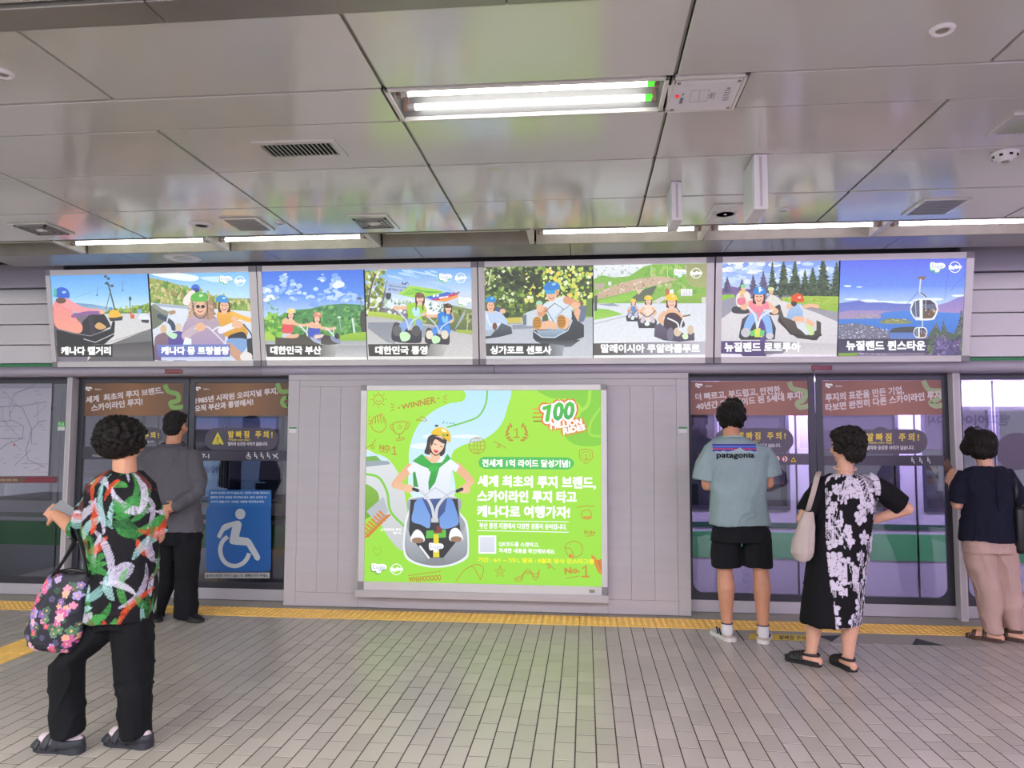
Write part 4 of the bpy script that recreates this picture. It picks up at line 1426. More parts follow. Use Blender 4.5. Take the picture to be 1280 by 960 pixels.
for (ox, oy, sc_, top, pants) in ((525, 330, 1.0, '9fd23f', '86a8de'), (798, 425, 0.82, '2f7fd8', '4f8fe0')):
    def Q(*pts):
        return [(ox + a * sc_, oy + b * sc_) for a, b in pts]
    p.poly(Q((-240, 250), (-190, 235), (-20, 330), (20, 240), (30, 400), (-20, 430), (-200, 420), (-260, 380)), '4a4652', '3a3742', smooth=True)
    p.line(Q((-40, 90), (-120, 90), (-215, 92)), 44 * sc_, SKIN, smooth=True, w2=30 * sc_)
    p.ell(*Q((-215, 92))[0], 30 * sc_, 22 * sc_, SKIN)
    p.line(Q((50, 90), (60, 130), (45, 150)), 46 * sc_, SKIN, smooth=True)
    p.poly(Q((-110, 70), (-40, 40), (40, 60), (70, 120), (30, 150), (30, 240), (-100, 250), (-100, 160)), top, smooth=True)
    p.poly(Q((-60, 100), (0, 90), (10, 150), (-40, 170)), {'9fd23f': 'b9e4f4'}.get(top, '7fc0f0'), smooth=True)
    p.line(Q((-80, 230), (-150, 270), (-170, 310)), 74 * sc_, pants, smooth=True)
    p.line(Q((0, 230), (10, 270), (-20, 300)), 64 * sc_, pants, smooth=True)
    p.ell(*Q((-205, 310))[0], 42 * sc_, 52 * sc_, '6a6668' if top == '9fd23f' else 'e8ddc8')
    p.ell(*Q((-25, 310))[0], 42 * sc_, 52 * sc_, '5a5658' if top == '9fd23f' else 'e2d8c2')
    p.poly(Q((-180, 340), (-130, 320), (-80, 350), (-95, 400), (-160, 410)), 'c8efc0', smooth=True)
    p.line(Q((-210, 110), (-120, 210), (-95, 300)), 15 * sc_, 'c6d2e4', smooth=True)
    p.line(Q((40, 150), (-60, 220), (-95, 300)), 15 * sc_, 'c6d2e4', smooth=True)
    face(p, *Q((14, 0))[0], 40 * sc_, '4a372c', skin='f2c4a8')
    helmet(p, *Q((10, -20))[0], 46 * sc_, '7a5a44' if top == '9fd23f' else '4a382e', '9a7a60')
    p.line(Q((-20, 30), (-25, 110)), 10 * sc_, '3f3028')
    p.line(Q((40, 30), (42, 110)), 10 * sc_, '3f3028')
for k in range(4):
    p.line([(880 + k * 22, 620 - k * 30), (930 + k * 14, 520 - k * 26)], 8, 'a9b4c4')
p.poly([(40, 770), (680, 765), (620, 885), (50, 885)], '47443e', '3c3a37')
p.poly([(640, 766), (820, 775), (760, 885), (590, 885)], '807e7a', 'c6c5c3', horiz=True)
caption(p, '대한민국 통영', (113, 790, 607, 865))
p.rect(40, 888, 1100, 930, 'e4e2e0')
luge_logo(p, 722, 92, 125)
sky_logo(p, 928, 134, 46)
p.build('poster', PRINT_LIT, SIGN_OBJ[1])

# ---- 5: blue helmet rider by trees
p = newp(2, (600, 325, 7.386), -0.857, 0.068)
p.rect(0, 50, 1090, 560, '3f4a30', '56663a')
p.blobs(420, (20, 60, 1040, 520), 22, ['4a5a34', '6f8a3c', '2f3a26', '8fb048', '55702f', '3a4a2c', '7a9a40'], 31)
p.blobs(210, (420, 70, 1040, 430), 19, ['c5dc62', 'e2eca0', 'a9cc4a', 'f2f4cc', '8fb848', 'd7e070', 'e6cf5a'], 32)
p.blobs(60, (40, 60, 330, 400), 14, ['b9d28a', '9ab860', 'dfe8c0'], 33)
p.blobs(60, (100, 80, 560, 300), 26, ['2a3424', '333f2a', '24301f'], 34)
p.line([(105, 90), (80, 230)], 14, 'c9c8a0')
p.poly([(230, 540), (430, 530), (430, 575), (240, 580)], 'c9bf5a', smooth=True)
p.poly([(0, 590), (420, 585), (1090, 520), (1090, 930), (0, 930)], 'b4b9c6', 'c6c9d0')
p.poly([(300, 600), (500, 590), (500, 630), (300, 640)], '8f96a4')
p.poly([(980, 360), (1035, 350), (1035, 520), (980, 520)], '6f8a4a')
# small riders behind
p.poly([(400, 510), (470, 470), (560, 460), (560, 590), (400, 600)], 'c9d2da', smooth=True)
p.ell(548, 400, 30, 26, 'a8d8b4')
p.poly([(390, 520), (430, 500), (430, 600), (400, 600)], '6f7680')
p.poly([(915, 430), (980, 440), (960, 560), (910, 560)], '6a7690', smooth=True)
p.ell(925, 400, 18, 24, '8a5a40')
# left rider
p.poly([(40, 480), (120, 460), (200, 490), (250, 600), (40, 640)], 'b9cdea', smooth=True)
p.line([(150, 450), (215, 470)], 40, '4a5a80')
p.ell(212, 472, 28, 22, SKIN)
face(p, 100, 420, 40, '6a4a38')
helmet(p, 100, 375, 50, '2f8ad0', '9ad2f2')
p.line([(60, 500), (100, 600), (180, 590)], 16, 'dfe6f2', smooth=True)
p.poly([(40, 690), (160, 640), (200, 580), (290, 620), (300, 680), (180, 710), (40, 730)], '5a646e', '3a4048')
p.poly([(40, 650), (150, 640), (100, 700), (40, 705)], 'a9b6c4')
p.ell(138, 612, 22, 34, '7a4a34')
# main rider
p.poly([(580, 420), (660, 370), (780, 335), (850, 380), (860, 480), (800, 600), (660, 600), (620, 500)], 'dbe4ee', 'c9d6e6', smooth=True)
p.line([(800, 370), (900, 410)], 70, SKIN2, w2=60)
p.ell(880, 420, 40, 32, SKIN)
p.line([(600, 460), (560, 500), (560, 440)], 56, SKIN2, smooth=True)
p.ell(555, 445, 34, 36, SKIN)
p.line([(570, 620), (640, 590), (680, 610)], 66, SKIN, smooth=True)
p.line([(800, 620), (800, 560)], 60, SKIN)
p.line([(880, 560), (900, 470)], 56, 'e6b490')
face(p, 660, 315, 56, None)
p.poly([(605, 278), (690, 272), (690, 305), (640, 315), (605, 305)], '3aa0d8', smooth=True)
p.ell(715, 305, 14, 24, SKIN2)
helmet(p, 665, 255, 76, '2f7fd0', '9ac9f0', -0.05, 0.75)
p.line([(600, 475), (690, 400), (770, 450), (700, 540)], 7, '3a4a5a', smooth=False)
p.line([(620, 470), (680, 570)], 6, '4a5a6a')
p.line([(830, 420), (760, 470), (700, 540)], 12, 'aab6c6', smooth=True)
p.ell(528, 582, 42, 62, 'c98f3a')
p.ell(752, 570, 42, 64, 'c48a38')
for k in range(6):
    p.line([(495, 545 + k * 15), (560, 540 + k * 15)], 5, '8a5a20')
    p.line([(722, 530 + k * 15), (785, 525 + k * 15)], 5, '8a5a20')
p.poly([(490, 650), (560, 640), (680, 640), (800, 640), (850, 560), (845, 450), (900, 560), (960, 600), (960, 710), (880, 740), (520, 750), (490, 720)], '464c54', '34383e')
p.poly([(520, 650), (760, 640), (800, 650), (700, 715), (560, 710)], '9fb2c6', '7f90a2', smooth=False)
p.line([(500, 660), (570, 712), (690, 715), (810, 650), (850, 560)], 10, 'c5d4e2', smooth=False)
p.poly([(510, 745), (930, 735), (840, 800), (640, 810)], '3a3d44', '6a6e78')
p.poly([(55, 770), (660, 770), (640, 885), (60, 885)], '3a3a3c', '403f40')
p.poly([(640, 770), (780, 790), (760, 885), (600, 885)], '5a5a5e', '9fa3ac', horiz=True)
caption(p, '싱가포르 센토사', (100, 795, 658, 866))
p.rect(50, 888, 1090, 915, 'd0d2d8')
p.build('poster', PRINT_LIT, SIGN_OBJ[2])

# ---- 6: yellow helmets
p = newp(2, (740, 325, 7.386), 0.070, 1.014)
p.rect(0, 30, 1090, 200, 'e6ebf0', 'd4dde0')
p.blobs(40, (20, 50, 450, 150), 14, ['c4d0cc', 'f2f4f6', 'aebcb0', 'dfe3e6'], 41)
p.poly([(10, 180), (90, 140), (200, 160), (340, 150), (480, 60), (560, 40), (1080, 30), (1080, 430), (10, 430)], '7fb548', '8fb85a')
p.blobs(90, (480, 50, 1060, 300), 22, ['86bb4c', '9fc85e', '76a84a', 'b0c078'], 42)
p.poly([(850, 40), (1070, 35), (1070, 260), (900, 240), (850, 120)], '9a9a6a', 'a8b070')
p.poly([(30, 320), (120, 270), (260, 215), (440, 170), (640, 150), (790, 180), (600, 230), (420, 270), (330, 300), (100, 350), (40, 360)], 'cdb49c', 'c4a88e')
p.blobs(120, (60, 170, 760, 330), 11, ['dcc6b2', 'b89a80', 'c7ad94', 'a08a76', 'e6d6c6'], 43, 0.7, lambda x, y: abs(y - (330 - x * 0.2)) < 60)
p.poly([(20, 215), (120, 215), (110, 250), (30, 280)], 'b9a89c')
p.poly([(70, 380), (250, 330), (380, 285), (420, 310), (340, 370), (120, 400)], '86c04a', '9ccc52', smooth=True)
p.poly([(370, 345), (480, 270), (600, 235), (560, 320), (480, 380), (400, 385)], '5f6a58', '6a7464')
p.poly([(405, 275), (480, 265), (430, 320)], 'dfc6aa')
p.poly([(560, 400), (640, 370), (780, 380), (920, 330), (1060, 300), (1060, 410), (560, 420)], '93b84e', '86ad48')
p.poly([(550, 390), (640, 340), (720, 330), (620, 400)], 'd4d2d0')
p.rect(820, 268, 925, 332, 'f2f2f4', 'dcdce2')
for k in range(3):
    p.line([(850 + 25 * k, 275), (850 + 25 * k, 328)], 4, 'b4b8c4')
p.poly([(715, 275), (750, 270), (752, 325), (718, 328)], 'eceef0')
p.poly([(683, 270), (705, 262), (712, 325), (685, 328)], 'd8604a')
p.poly([(1010, 345), (1058, 340), (1058, 402), (1015, 402)], 'd8d4cc')
for x in (545, 695, 865):
    p.line([(x, 50), (x + 3, 150)], 7, 'c9d0a8')
p.rect(150, 200, 178, 235, 'e0e4e6')
p.poly([(0, 400), (1080, 400), (1080, 930), (0, 930)], 'd9dde6', 'e6e8ee')
p.poly([(40, 405), (200, 400), (260, 425), (150, 425)], '98a0b0')
p.poly([(20, 445), (150, 455), (290, 500), (150, 530), (20, 555)], '8cc44c', '9fce58')
p.line([(20, 590), (300, 520)], 9, 'b4bac6')
p.poly([(20, 330), (50, 325), (45, 470), (20, 470)], '5a5a5e')
for (ox, oy, s_, top, cart) in ((382, 385, 0.55, '6f8cc4', '4a4e58'), (520, 365, 0.8, 'f0d8c8', '5a5a62'), (735, 370, 1.2, 'e2e8f0', '5a5268')):
    def Q(*pts):
        return [(ox + a * s_, oy + b * s_) for a, b in pts]
    p.poly(Q((-60, 80), (50, 75), (90, 160), (60, 230), (-90, 230), (-80, 150)), top, smooth=True)
    p.line(Q((-55, 100), (-90, 150), (-40, 175)), 38 * s_, SKIN, smooth=True)
    p.line(Q((50, 100), (80, 150), (60, 175)), 34 * s_, SKIN, smooth=True)
    if s_ == 1.2:
        p.poly(Q((-35, 70), (30, 70), (35, 120), (-30, 130)), SKIN, smooth=True)
        p.poly(Q((-45, 115), (40, 105), (100, 200), (-50, 240)), '4a3a44', smooth=True)
        p.poly(Q((-130, 200), (-90, 175), (-20, 240), (20, 230), (100, 260), (175, 250), (175, 310), (60, 320), (-60, 310), (-135, 280)), '6a6078', '4f4860')
        p.ell(*Q((45, 245))[0], 36, 42, 'd8c4ac')
        p.ell(*Q((145, 228))[0], 30, 44, 'd4bfa8')
        p.poly(Q((-30, 230), (5, 215), (10, 300), (-30, 300)), '7a7488', smooth=True)
        p.poly(Q((80, 270), (120, 258), (125, 295), (95, 300)), 'd8f0c0', smooth=True)
        p.line(Q((-30, 140), (40, 175), (60, 230)), 14, 'e8ebf2', smooth=True)
        p.line(Q((95, 135), (75, 180), (70, 230)), 14, 'e8ebf2', smooth=True)
        p.line(Q((90, 125), (140, 115)), 14, '8a6a50')
    else:
        p.poly(Q((-130, 240), (-60, 200), (-20, 260), (30, 260), (70, 210), (100, 250), (90, 330), (-110, 330)), cart, '3a3c44')
        p.line(Q((-50, 200), (-70, 250)), 46 * s_, 'cfc4d0')
        p.line(Q((40, 200), (55, 250)), 46 * s_, 'cfc4d0')
        p.ell(*Q((-15, 280))[0], 30 * s_, 24 * s_, 'e8f0ea')
        p.line(Q((-90, 150), (-10, 200), (80, 130)), 11 * s_, '5a6270', smooth=True)
    face(p, *Q((0, 15))[0], 36 * s_, '6a4634', skin='f2c8b0')
    helmet(p, *Q((-2, -12))[0], 46 * s_, 'f0c83c', 'f8e6a0')
p.line([(780, 445), (810, 480)], 9, '5a4038')
p.poly([(0, 770), (1050, 750), (1050, 870), (0, 880)], '56524e', '8a868e', horiz=True)
p.poly([(300, 765), (1050, 750), (1050, 870), (300, 878)], '76727a', 'c0bcca', horiz=True)
caption(p, '말레이시아 쿠알라룸푸르', (85, 778, 992, 853))
p.rect(0, 882, 1090, 925, 'f4f2f4')
luge_logo(p, 755, 82, 118, '6fc890', '8fb8d0')
sky_logo(p, 960, 122, 46)
p.build('poster', PRINT_LIT, SIGN_OBJ[2])

# ---- 7: pine trees, pink shirt
p = newp(3, (895, 320, 7.112), 1.138, 2.080)
p.rect(20, 30, 1130, 350, '6a8ee8', 'c9dcf4')
for i in range(70):
    p.ell(rgc.uniform(50, 1080), rgc.uniform(50, 230), rgc.uniform(20, 60), rgc.uniform(10, 28), rgc.choice(['a8c4f2', 'dfe9f8', 'c4d6f5', 'eef3fb']), n=9)
p.poly([(50, 290), (140, 270), (240, 290), (450, 300), (450, 350), (50, 350)], '7a629a')


def pine(cx, top, bot, w, seed, cols=('34483a', '47593f', '2a3a32', '566848')):
    r_ = random.Random(seed)
    n_ = int((bot - top) / 12)
    for i in range(n_):
        t = i / n_
        yy_ = top + (bot - top) * t
        ww = w * (0.12 + 0.88 * t) * r_.uniform(0.7, 1.15)
        for sg in (-1, 1):
            p.poly([(cx, yy_ - 12), (cx + sg * ww, yy_ + 8 + r_.uniform(-4, 10)), (cx + sg * ww * 0.5, yy_ + 16), (cx, yy_ + 18)], r_.choice(cols))


for q in ((100, 190, 320, 60, 1), (230, 210, 330, 55, 2), (330, 170, 330, 60, 3), (420, 140, 330, 80, 4), (500, 50, 340, 55, 5), (600, 50, 345, 95, 6), (700, 45, 350, 90, 7), (790, 130, 350, 80, 8), (860, 110, 355, 90, 9), (950, 30, 358, 120, 10), (1070, 60, 360, 90, 11)):
    pine(*q, cols=('5a4a7a', '4f5a68', '6a5a86', '46506a') if q[0] < 470 else ('34483a', '47593f', '2a3a32', '566848'))
p.blobs(120, (480, 240, 1090, 350), 18, ['3a4a3a', '2c3a30', '4a5a44', '55664a'], 52)
p.poly([(40, 345), (160, 340), (170, 375), (60, 420), (40, 420)], '8fc04a')
p.poly([(40, 400), (160, 365), (300, 380), (330, 420), (140, 500), (40, 560)], '9a98a8')
p.poly([(580, 370), (760, 355), (1090, 360), (1090, 510), (800, 440), (590, 410)], 'a8c44a', '93b440')
p.blobs(60, (600, 370, 1080, 490), 14, ['b4cc58', '8aa83c', 'a0bc48'], 53, 0.5, lambda x, y: y < 400 + (x - 600) * 0.18)
p.poly([(300, 380), (600, 400), (1090, 570), (1090, 930), (20, 930), (30, 570), (140, 490)], 'dcd8dc', 'cfcad2')
p.poly([(700, 440), (1090, 500), (1090, 590), (880, 500)], '9c9aa6')
# back riders
p.poly([(155, 450), (280, 460), (285, 510), (150, 505)], '3f4048', smooth=True)
p.poly([(180, 350), (240, 310), (300, 340), (290, 440), (190, 450)], 'e8ded8', smooth=True)
p.poly([(190, 380), (250, 365), (260, 430), (195, 430)], 'e07a92', smooth=True)
face(p, 230, 350, 22)
p.ell(232, 320, 30, 16, 'e8c47a')
p.ell(243, 285, 24, 26, SKIN)
p.ell(243, 268, 27, 16, '8fd09a')
p.poly([(450, 380), (490, 345), (550, 370), (580, 420), (480, 450), (440, 420)], 'dcd8d4', smooth=True)
face(p, 487, 318, 22)
p.ell(487, 295, 30, 18, 'd8dca0')
p.poly([(470, 500), (560, 430), (570, 510), (500, 525)], '3f4048', smooth=True)
# main cart and rider
p.poly([(200, 720), (230, 560), (300, 510), (480, 530), (530, 640), (520, 740), (440, 745), (220, 745)], '4a4e5a', '30333c', smooth=False)
p.poly([(390, 560), (440, 560), (440, 890), (390, 890)], '5c4690')
p.line([(300, 420), (250, 460)], 54, SKIN, w2=44)
p.line([(450, 430), (530, 490)], 56, SKIN, w2=44)
p.ell(520, 490, 34, 28, SKIN)
p.ell(245, 455, 30, 24, SKIN)
p.poly([(290, 440), (310, 395), (380, 385), (450, 405), (470, 470), (420, 480), (400, 560), (310, 540)], 'ef8ea2', 'e87f96', smooth=True)
p.line([(330, 540), (290, 600), (265, 680)], 84, '8cb4ee', smooth=True, w2=58)
p.line([(430, 530), (460, 600), (475, 700)], 74, '8cb4ee', smooth=True, w2=54)
p.ell(262, 680, 42, 42, 'c6c2cc')
p.ell(475, 710, 34, 30, 'cfccd6')
p.poly([(340, 650), (390, 640), (415, 720), (340, 720)], 'd8de58')
p.poly([(300, 670), (340, 655), (345, 710), (305, 710)], '6fc870')
p.poly([(390, 660), (430, 660), (425, 710), (385, 710)], '6fc870')
p.line([(280, 455), (345, 530), (365, 640)], 20, 'dcdfe8', smooth=True)
p.line([(500, 480), (400, 540), (365, 640)], 20, 'dcdfe8', smooth=True)
face(p, 380, 365, 48, '3f3034', skin='efb79a')
helmet(p, 385, 325, 56, '2f86d8', 'd4ecfa', 0, 1.0)
p.poly([(375, 275), (398, 275), (390, 325), (380, 325)], 'e8f4fc')
# right cart
p.line([(740, 470), (820, 440), (900, 450)], 34, SKIN, smooth=True)
p.line([(640, 450), (690, 440)], 44, SKIN)
p.poly([(640, 490), (690, 440), (760, 430), (770, 520), (760, 560), (640, 560)], 'a9c2e6', '8fb0dc', smooth=True)
p.line([(700, 560), (760, 560)], 48, SKIN)
p.line([(790, 570), (880, 620)], 46, SKIN, w2=36)
p.ell(900, 620, 34, 34, 'd8d2cc')
p.poly([(545, 580), (570, 455), (600, 540), (700, 580), (720, 640), (820, 700), (890, 660), (890, 570), (930, 590), (930, 700), (890, 750), (720, 730), (650, 680)], '5f5650', '3c3836')
p.line([(560, 560), (660, 690), (860, 742), (930, 700)], 16, '2e2b2c')
p.poly([(780, 640), (830, 610), (870, 690), (820, 700)], 'c6e29a', smooth=True)
p.poly([(715, 625), (770, 590), (830, 690), (800, 705)], 'd8dce4')
p.line([(745, 440), (790, 520), (790, 580)], 14, 'd5dae4', smooth=True)
p.ell(690, 420, 26, 28, '4a3a38')
helmet(p, 722, 390, 58, 'e0542c', 'f8d0bc', 0.1, 1.0)
p.poly([(35, 755), (500, 755), (440, 890), (230, 890), (220, 870), (35, 865)], '58427c', '4c3a70')
p.poly([(430, 755), (760, 770), (700, 860), (430, 875)], '6f6878', '9a94a2', horiz=True)
p.poly([(700, 770), (1090, 780), (1090, 890), (560, 890)], 'c2bcc4', 'd6d0d4')
caption(p, '뉴질랜드 로토루아', (78, 770, 745, 848))
p.poly([(30, 872), (220, 872), (240, 895), (460, 895), (520, 868), (1090, 880), (1090, 930), (30, 930)], 'e9dff0')
p.build('poster', PRINT_LIT, SIGN_OBJ[3])

# ---- 8: gondola above the lake
p = newp(3, (1045, 315, 6.857), 2.084, 3.066)
p.rect(-10, 30, 1180, 300, '5a62e6', '6a90ee')
p.rect(-10, 300, 1180, 460, '6a90ee', 'bcd4f6')
for q in ((100, 292, 34, 8), (200, 300, 26, 5), (280, 420, 80, 14), (420, 430, 110, 12), (600, 432, 90, 10), (850, 405, 70, 12), (1050, 375, 60, 10), (130, 405, 60, 8)):
    p.ell(*q, 'e4eefb')
p.poly([(20, 440), (120, 425), (200, 415), (260, 432), (420, 432), (520, 445), (680, 445), (680, 520), (20, 570)], '6472c8', '8088cc')
p.poly([(640, 500), (850, 460), (960, 430), (1060, 385), (1110, 375), (1110, 530), (860, 520)], '8a7cc6', 'a58cc4')
p.poly([(20, 520), (120, 500), (300, 500), (480, 505), (370, 530), (400, 570), (20, 580)], 'a18cc0', 'a894b4')
p.blobs(30, (170, 530, 370, 565), 12, ['a89aa8', '8f8a98', 'b8a8a4'], 61, 0.4)
p.poly([(-10, 575), (380, 570), (400, 520), (640, 500), (860, 515), (1110, 525), (1110, 720), (-10, 720)], '4f86dc', '3f74cc')
p.poly([(370, 600), (440, 570), (560, 575), (655, 600), (600, 614), (420, 614)], '6f7a6a', '8a9060', smooth=True)
p.blobs(26, (420, 575, 610, 605), 9, ['c5b878', '98986a', 'b0a870'], 62, 0.5)
p.poly([(470, 690), (490, 655), (620, 640), (700, 650), (690, 690)], '4a4a52', smooth=True)
p.poly([(20, 620), (150, 610), (300, 630), (450, 680), (460, 740), (20, 745)], '6f7088', '7a7490')
p.blobs(210, (20, 615, 460, 740), 8, ['8f92a6', 'c9ccd8', '5a5c6e', 'a8a2b4', '777a8c', 'dcdfe8'], 63, 0.5, lambda x, y: y > 600 + x * 0.12)
p.rect(460, 690, 700, 745, '5a7ac4', '6a80c0')
p.poly([(760, 900), (800, 700), (860, 610), (900, 690), (920, 600), (950, 680), (1010, 700), (1070, 560), (1110, 520), (1110, 900)], '5a6a5c', '4a5058')
for q in ((860, 610, 880, 60, 21), (918, 595, 880, 55, 22), (1070, 510, 880, 80, 23), (800, 690, 890, 40, 24)):
    pine(*q, cols=('4f6250', '6a7a5a', '3a4a44', '7a6a88'))
p.poly([(820, 890), (860, 720), (960, 760), (1060, 760), (1050, 890)], '6a5a90', '54487a')
p.blobs(60, (840, 740, 1060, 880), 14, ['7a6aa0', '544a78', '8a78a8', '463f66'], 64)
p.line([(700, 345), (600, 450)], 4, '4a54a0')
p.line([(970, 60), (930, 400)], 3, '5560c0')
p.line([(1100, 190), (980, 330)], 3, '5560c0')
p.poly([(700, 215), (765, 208), (755, 238), (715, 236)], '6a5a60')
p.ell(710, 222, 16, 14, '8a6a62')
p.ell(750, 220, 16, 14, '8a6a62')
p.line([(722, 235), (714, 330), (725, 360), (770, 380)], 12, 'd6d8e0', smooth=True)
p.line([(722, 350), (770, 382)], 9, '3a3a44')
for (ox, oy, s_) in ((752, 490, 1.0), (720, 690, 0.5)):
    def Q(*pts):
        return [(ox + a * s_, oy + b * s_) for a, b in pts]
    p.poly(Q((-120, 0), (-95, -75), (-40, -92), (60, -92), (105, -60), (120, 0), (100, 60), (70, 92), (-60, 92), (-105, 50)), 'e6e8ee', smooth=True)
    p.poly(Q((-110, 0), (-85, -66), (-40, -80), (-38, 80), (-75, 72), (-100, 40)), '5c6684', smooth=False)
    p.poly(Q((-12, -78), (55, -78), (95, -45), (108, 0), (90, 50), (65, 78), (-12, 80)), '6a6a86', smooth=False)
    p.poly(Q((-12, 0), (108, 0), (90, 50), (65, 78), (-12, 80)), '6f5648')
    p.poly(Q((-12, -78), (55, -78), (92, -48), (20, -40), (-12, -50)), '3f3f58')
    p.blobs(12, (ox, oy - 10 * s_, ox + 95 * s_, oy + 45 * s_), 11 * s_, ['3a3a48', '9a7a66', 'c9b49c', '4f5a70'], 65)
    p.line(Q((-24, -86), (-24, 90)), 16 * s_, 'f0f1f5')
    p.line(Q((15, -80), (12, 0)), 5 * s_, 'c5c8d4')
    p.line(Q((-75, -70), (-68, 74)), 5 * s_, 'c5c8d4')
    p.poly(Q((-95, 70), (-30, 66), (-30, 92), (-70, 96)), 'e2e4ea')
p.line([(740, 590), (735, 640)], 8, 'd6d8e0')
p.poly([(10, 745), (780, 745), (780, 860), (20, 865)], '3f3a52', '4b4468')
p.poly([(20, 866), (190, 862), (170, 890), (20, 890)], '7fa040')
p.blobs(20, (190, 862, 560, 885), 9, ['d8d0e6', '9a8ab8', 'b8aacc'], 66, 0.5)
caption(p, '뉴질랜드 퀸스타운', (88, 762, 760, 840))
luge_logo(p, 803, 88, 130, '6fd060')
sky_logo(p, 1015, 130, 46)
p.build('poster', PRINT_LIT, SIGN_OBJ[3])
for i in range(4):                              # thin dark seam where the two sheets of each box meet
    u = (-3.900, -1.9135, 0.069, 2.082)[i]
    sbox(MB(), u - 0.006, u + 0.006, VP0, VP1, 0.0, 0.006).build('sheet_seam', mat('seam_dark', '3b3a40', 0.7), SIGN_OBJ[i])

# ================================================================ THE GREEN POSTER
p = Print(BPL, (440, 470, 3.311), px_, step=1.4e-5)
p.rect(20, 40, 1080, 900, 'a6e43e', '9ade40')
LIME = '9ade3c'
# pale blue road of sky
p.poly([(470, 40), (472, 80), (455, 105), (400, 115), (330, 150), (270, 210), (240, 290), (236, 360), (250, 500), (420, 500), (410, 340), (450, 290), (545, 262), (610, 210), (640, 140), (648, 40)], 'b4e4fa', 'd9effb', smooth=True)
p.line([(560, 40), (555, 110), (525, 165), (470, 190), (395, 212)], 7, '79c94a', smooth=True)
for q in ((300, 290, 60, 12), (330, 250, 40, 8), (470, 250, 60, 8)):
    p.ell(*q, 'eaf6fc')
# darker green trail
p.poly([(760, 40), (1000, 40), (1040, 120), (1040, 270), (960, 290), (900, 270), (880, 230), (930, 190), (950, 130), (900, 95), (820, 90)], '84cc38', smooth=True)
p.line([(985, 62), (975, 120), (930, 150), (850, 160)], 14, 'a4e04a', smooth=True)
p.line([(1030, 130), (990, 190), (985, 240), (1030, 250)], 10, '9fdc48', smooth=True)
# grey track at the left
p.poly([(40, 320), (100, 322), (150, 345), (190, 400), (215, 470), (230, 600), (215, 720), (160, 680), (110, 600), (60, 560), (40, 560)], 'dfe3e6', 'c6c9cc', smooth=True)
p.poly([(40, 315), (90, 318), (150, 345), (120, 360), (40, 350)], 'c9e8f4')
p.poly([(40, 345), (150, 352), (160, 365), (40, 378)], '9aa6b0')
p.poly([(45, 335), (100, 330), (120, 350), (45, 352)], '76b04c')
p.poly([(45, 455), (90, 465), (112, 500), (100, 560), (60, 590), (45, 590)], '86b83f', '6fa236', smooth=True)
p.poly([(60, 560), (130, 500), (150, 560), (110, 620)], 'b6bcc4')
p.line([(50, 405), (110, 420), (145, 480), (160, 560), (215, 620)], 10, '82cc44', smooth=True)
# orange leaf sprays
for (bx_, by_, dx_, dy_) in ((50, 660, 85, -85), (1015, 760, 25, 60)):
    for k in range(9):
        t = k / 8
        x, y = bx_ + dx_ * t, by_ + dy_ * t
        p.ell(x - 14, y - 8, 15, 5, 'd88a3a', rot=0.7)
        p.ell(x + 12, y + 4, 15, 5, 'cf8034', rot=-0.3)
    p.line([(bx_, by_), (bx_ + dx_, by_ + dy_)], 3, 'b86a2a')
INK = 'b8892a'


def numeral_one(x0, y0, x1, y1, w, col):
    xm = (x0 + x1) / 2 + (x1 - x0) * 0.08
    p.line([(x0 + (x1 - x0) * 0.1, y0 + (y1 - y0) * 0.25), (xm, y0), (xm, y1)], w, col)
    p.line([(x0, y1), (x1, y1)], w, col)



def doodle(pts, w=3.0, smooth=True, col=INK):
    p.line(pts, w, col, smooth=smooth, cap=False)


def circ(cx, cy, r, w=3, col=INK, ry=None):
    doodle([(cx + r * math.cos(2 * PI * i / 16), cy + (ry or r) * math.sin(2 * PI * i / 16)) for i in range(17)], w, False, col)


circ(110, 98, 20)
for k in range(8):
    a = 2 * PI * k / 8
    doodle([(110 + 26 * math.cos(a), 98 + 26 * math.sin(a)), (110 + 34 * math.cos(a), 98 + 34 * math.sin(a))])
doodle([(100, 100), (110, 107), (120, 100)])
p.text('WINNER', ((203, 120), (343, 84), (347, 112), (207, 138)), INK, 1.2)
for s_, x, y in ((-1, 180, 130), (1, 372, 95)):
    for a in (-0.5, 0, 0.5):
        doodle([(x + 6 * s_, y + 8 * a * 2), (x + 20 * s_, y + 20 * a * 1.6)])
    p.ell(x - 14 * s_, y - 2 * s_, 4, 4, INK)
# clapping hands, cup, cloud, squiggle
doodle([(82, 180), (78, 200), (90, 225), (120, 232), (138, 215), (140, 190), (132, 172)])
for k in range(4):
    doodle([(84 + 12 * k, 200 - 4 * k), (88 + 10 * k, 172 - 4 * k), (96 + 10 * k, 172 - 4 * k), (98 + 12 * k, 196)])
for k in range(3):
    doodle([(68, 200 - 14 * k), (76, 196 - 14 * k)])
doodle([(170, 195), (172, 225), (190, 240), (212, 232), (225, 190), (170, 195)], 3.5)
doodle([(172, 200), (158, 205), (165, 222), (178, 225)])
doodle([(226, 192), (238, 195), (232, 215), (218, 220)])
doodle([(198, 240), (196, 260)], 4)
doodle([(185, 268), (214, 262), (212, 255), (186, 260), (185, 268)])
star = [(198 + (10 if k % 2 == 0 else 4.5) * math.sin(PI * k / 5), 212 - (10 if k % 2 == 0 else 4.5) * math.cos(PI * k / 5)) for k in range(11)]
doodle(star, 2.5, False)
doodle([(265, 182), (280, 176), (290, 168), (302, 176), (308, 186), (265, 182)])
doodle([(60, 300), (80, 285), (92, 290), (86, 300), (80, 290), (100, 262)])
p.text('NO.', ((115, 285), (160, 288), (160, 310), (115, 306)), INK, 1.2)
numeral_one(166, 290, 184, 324, 5, INK)
doodle([(115, 312), (150, 316)])
circ(518, 288, 34)
circ(518, 288, 14, 2.5, INK, 34)
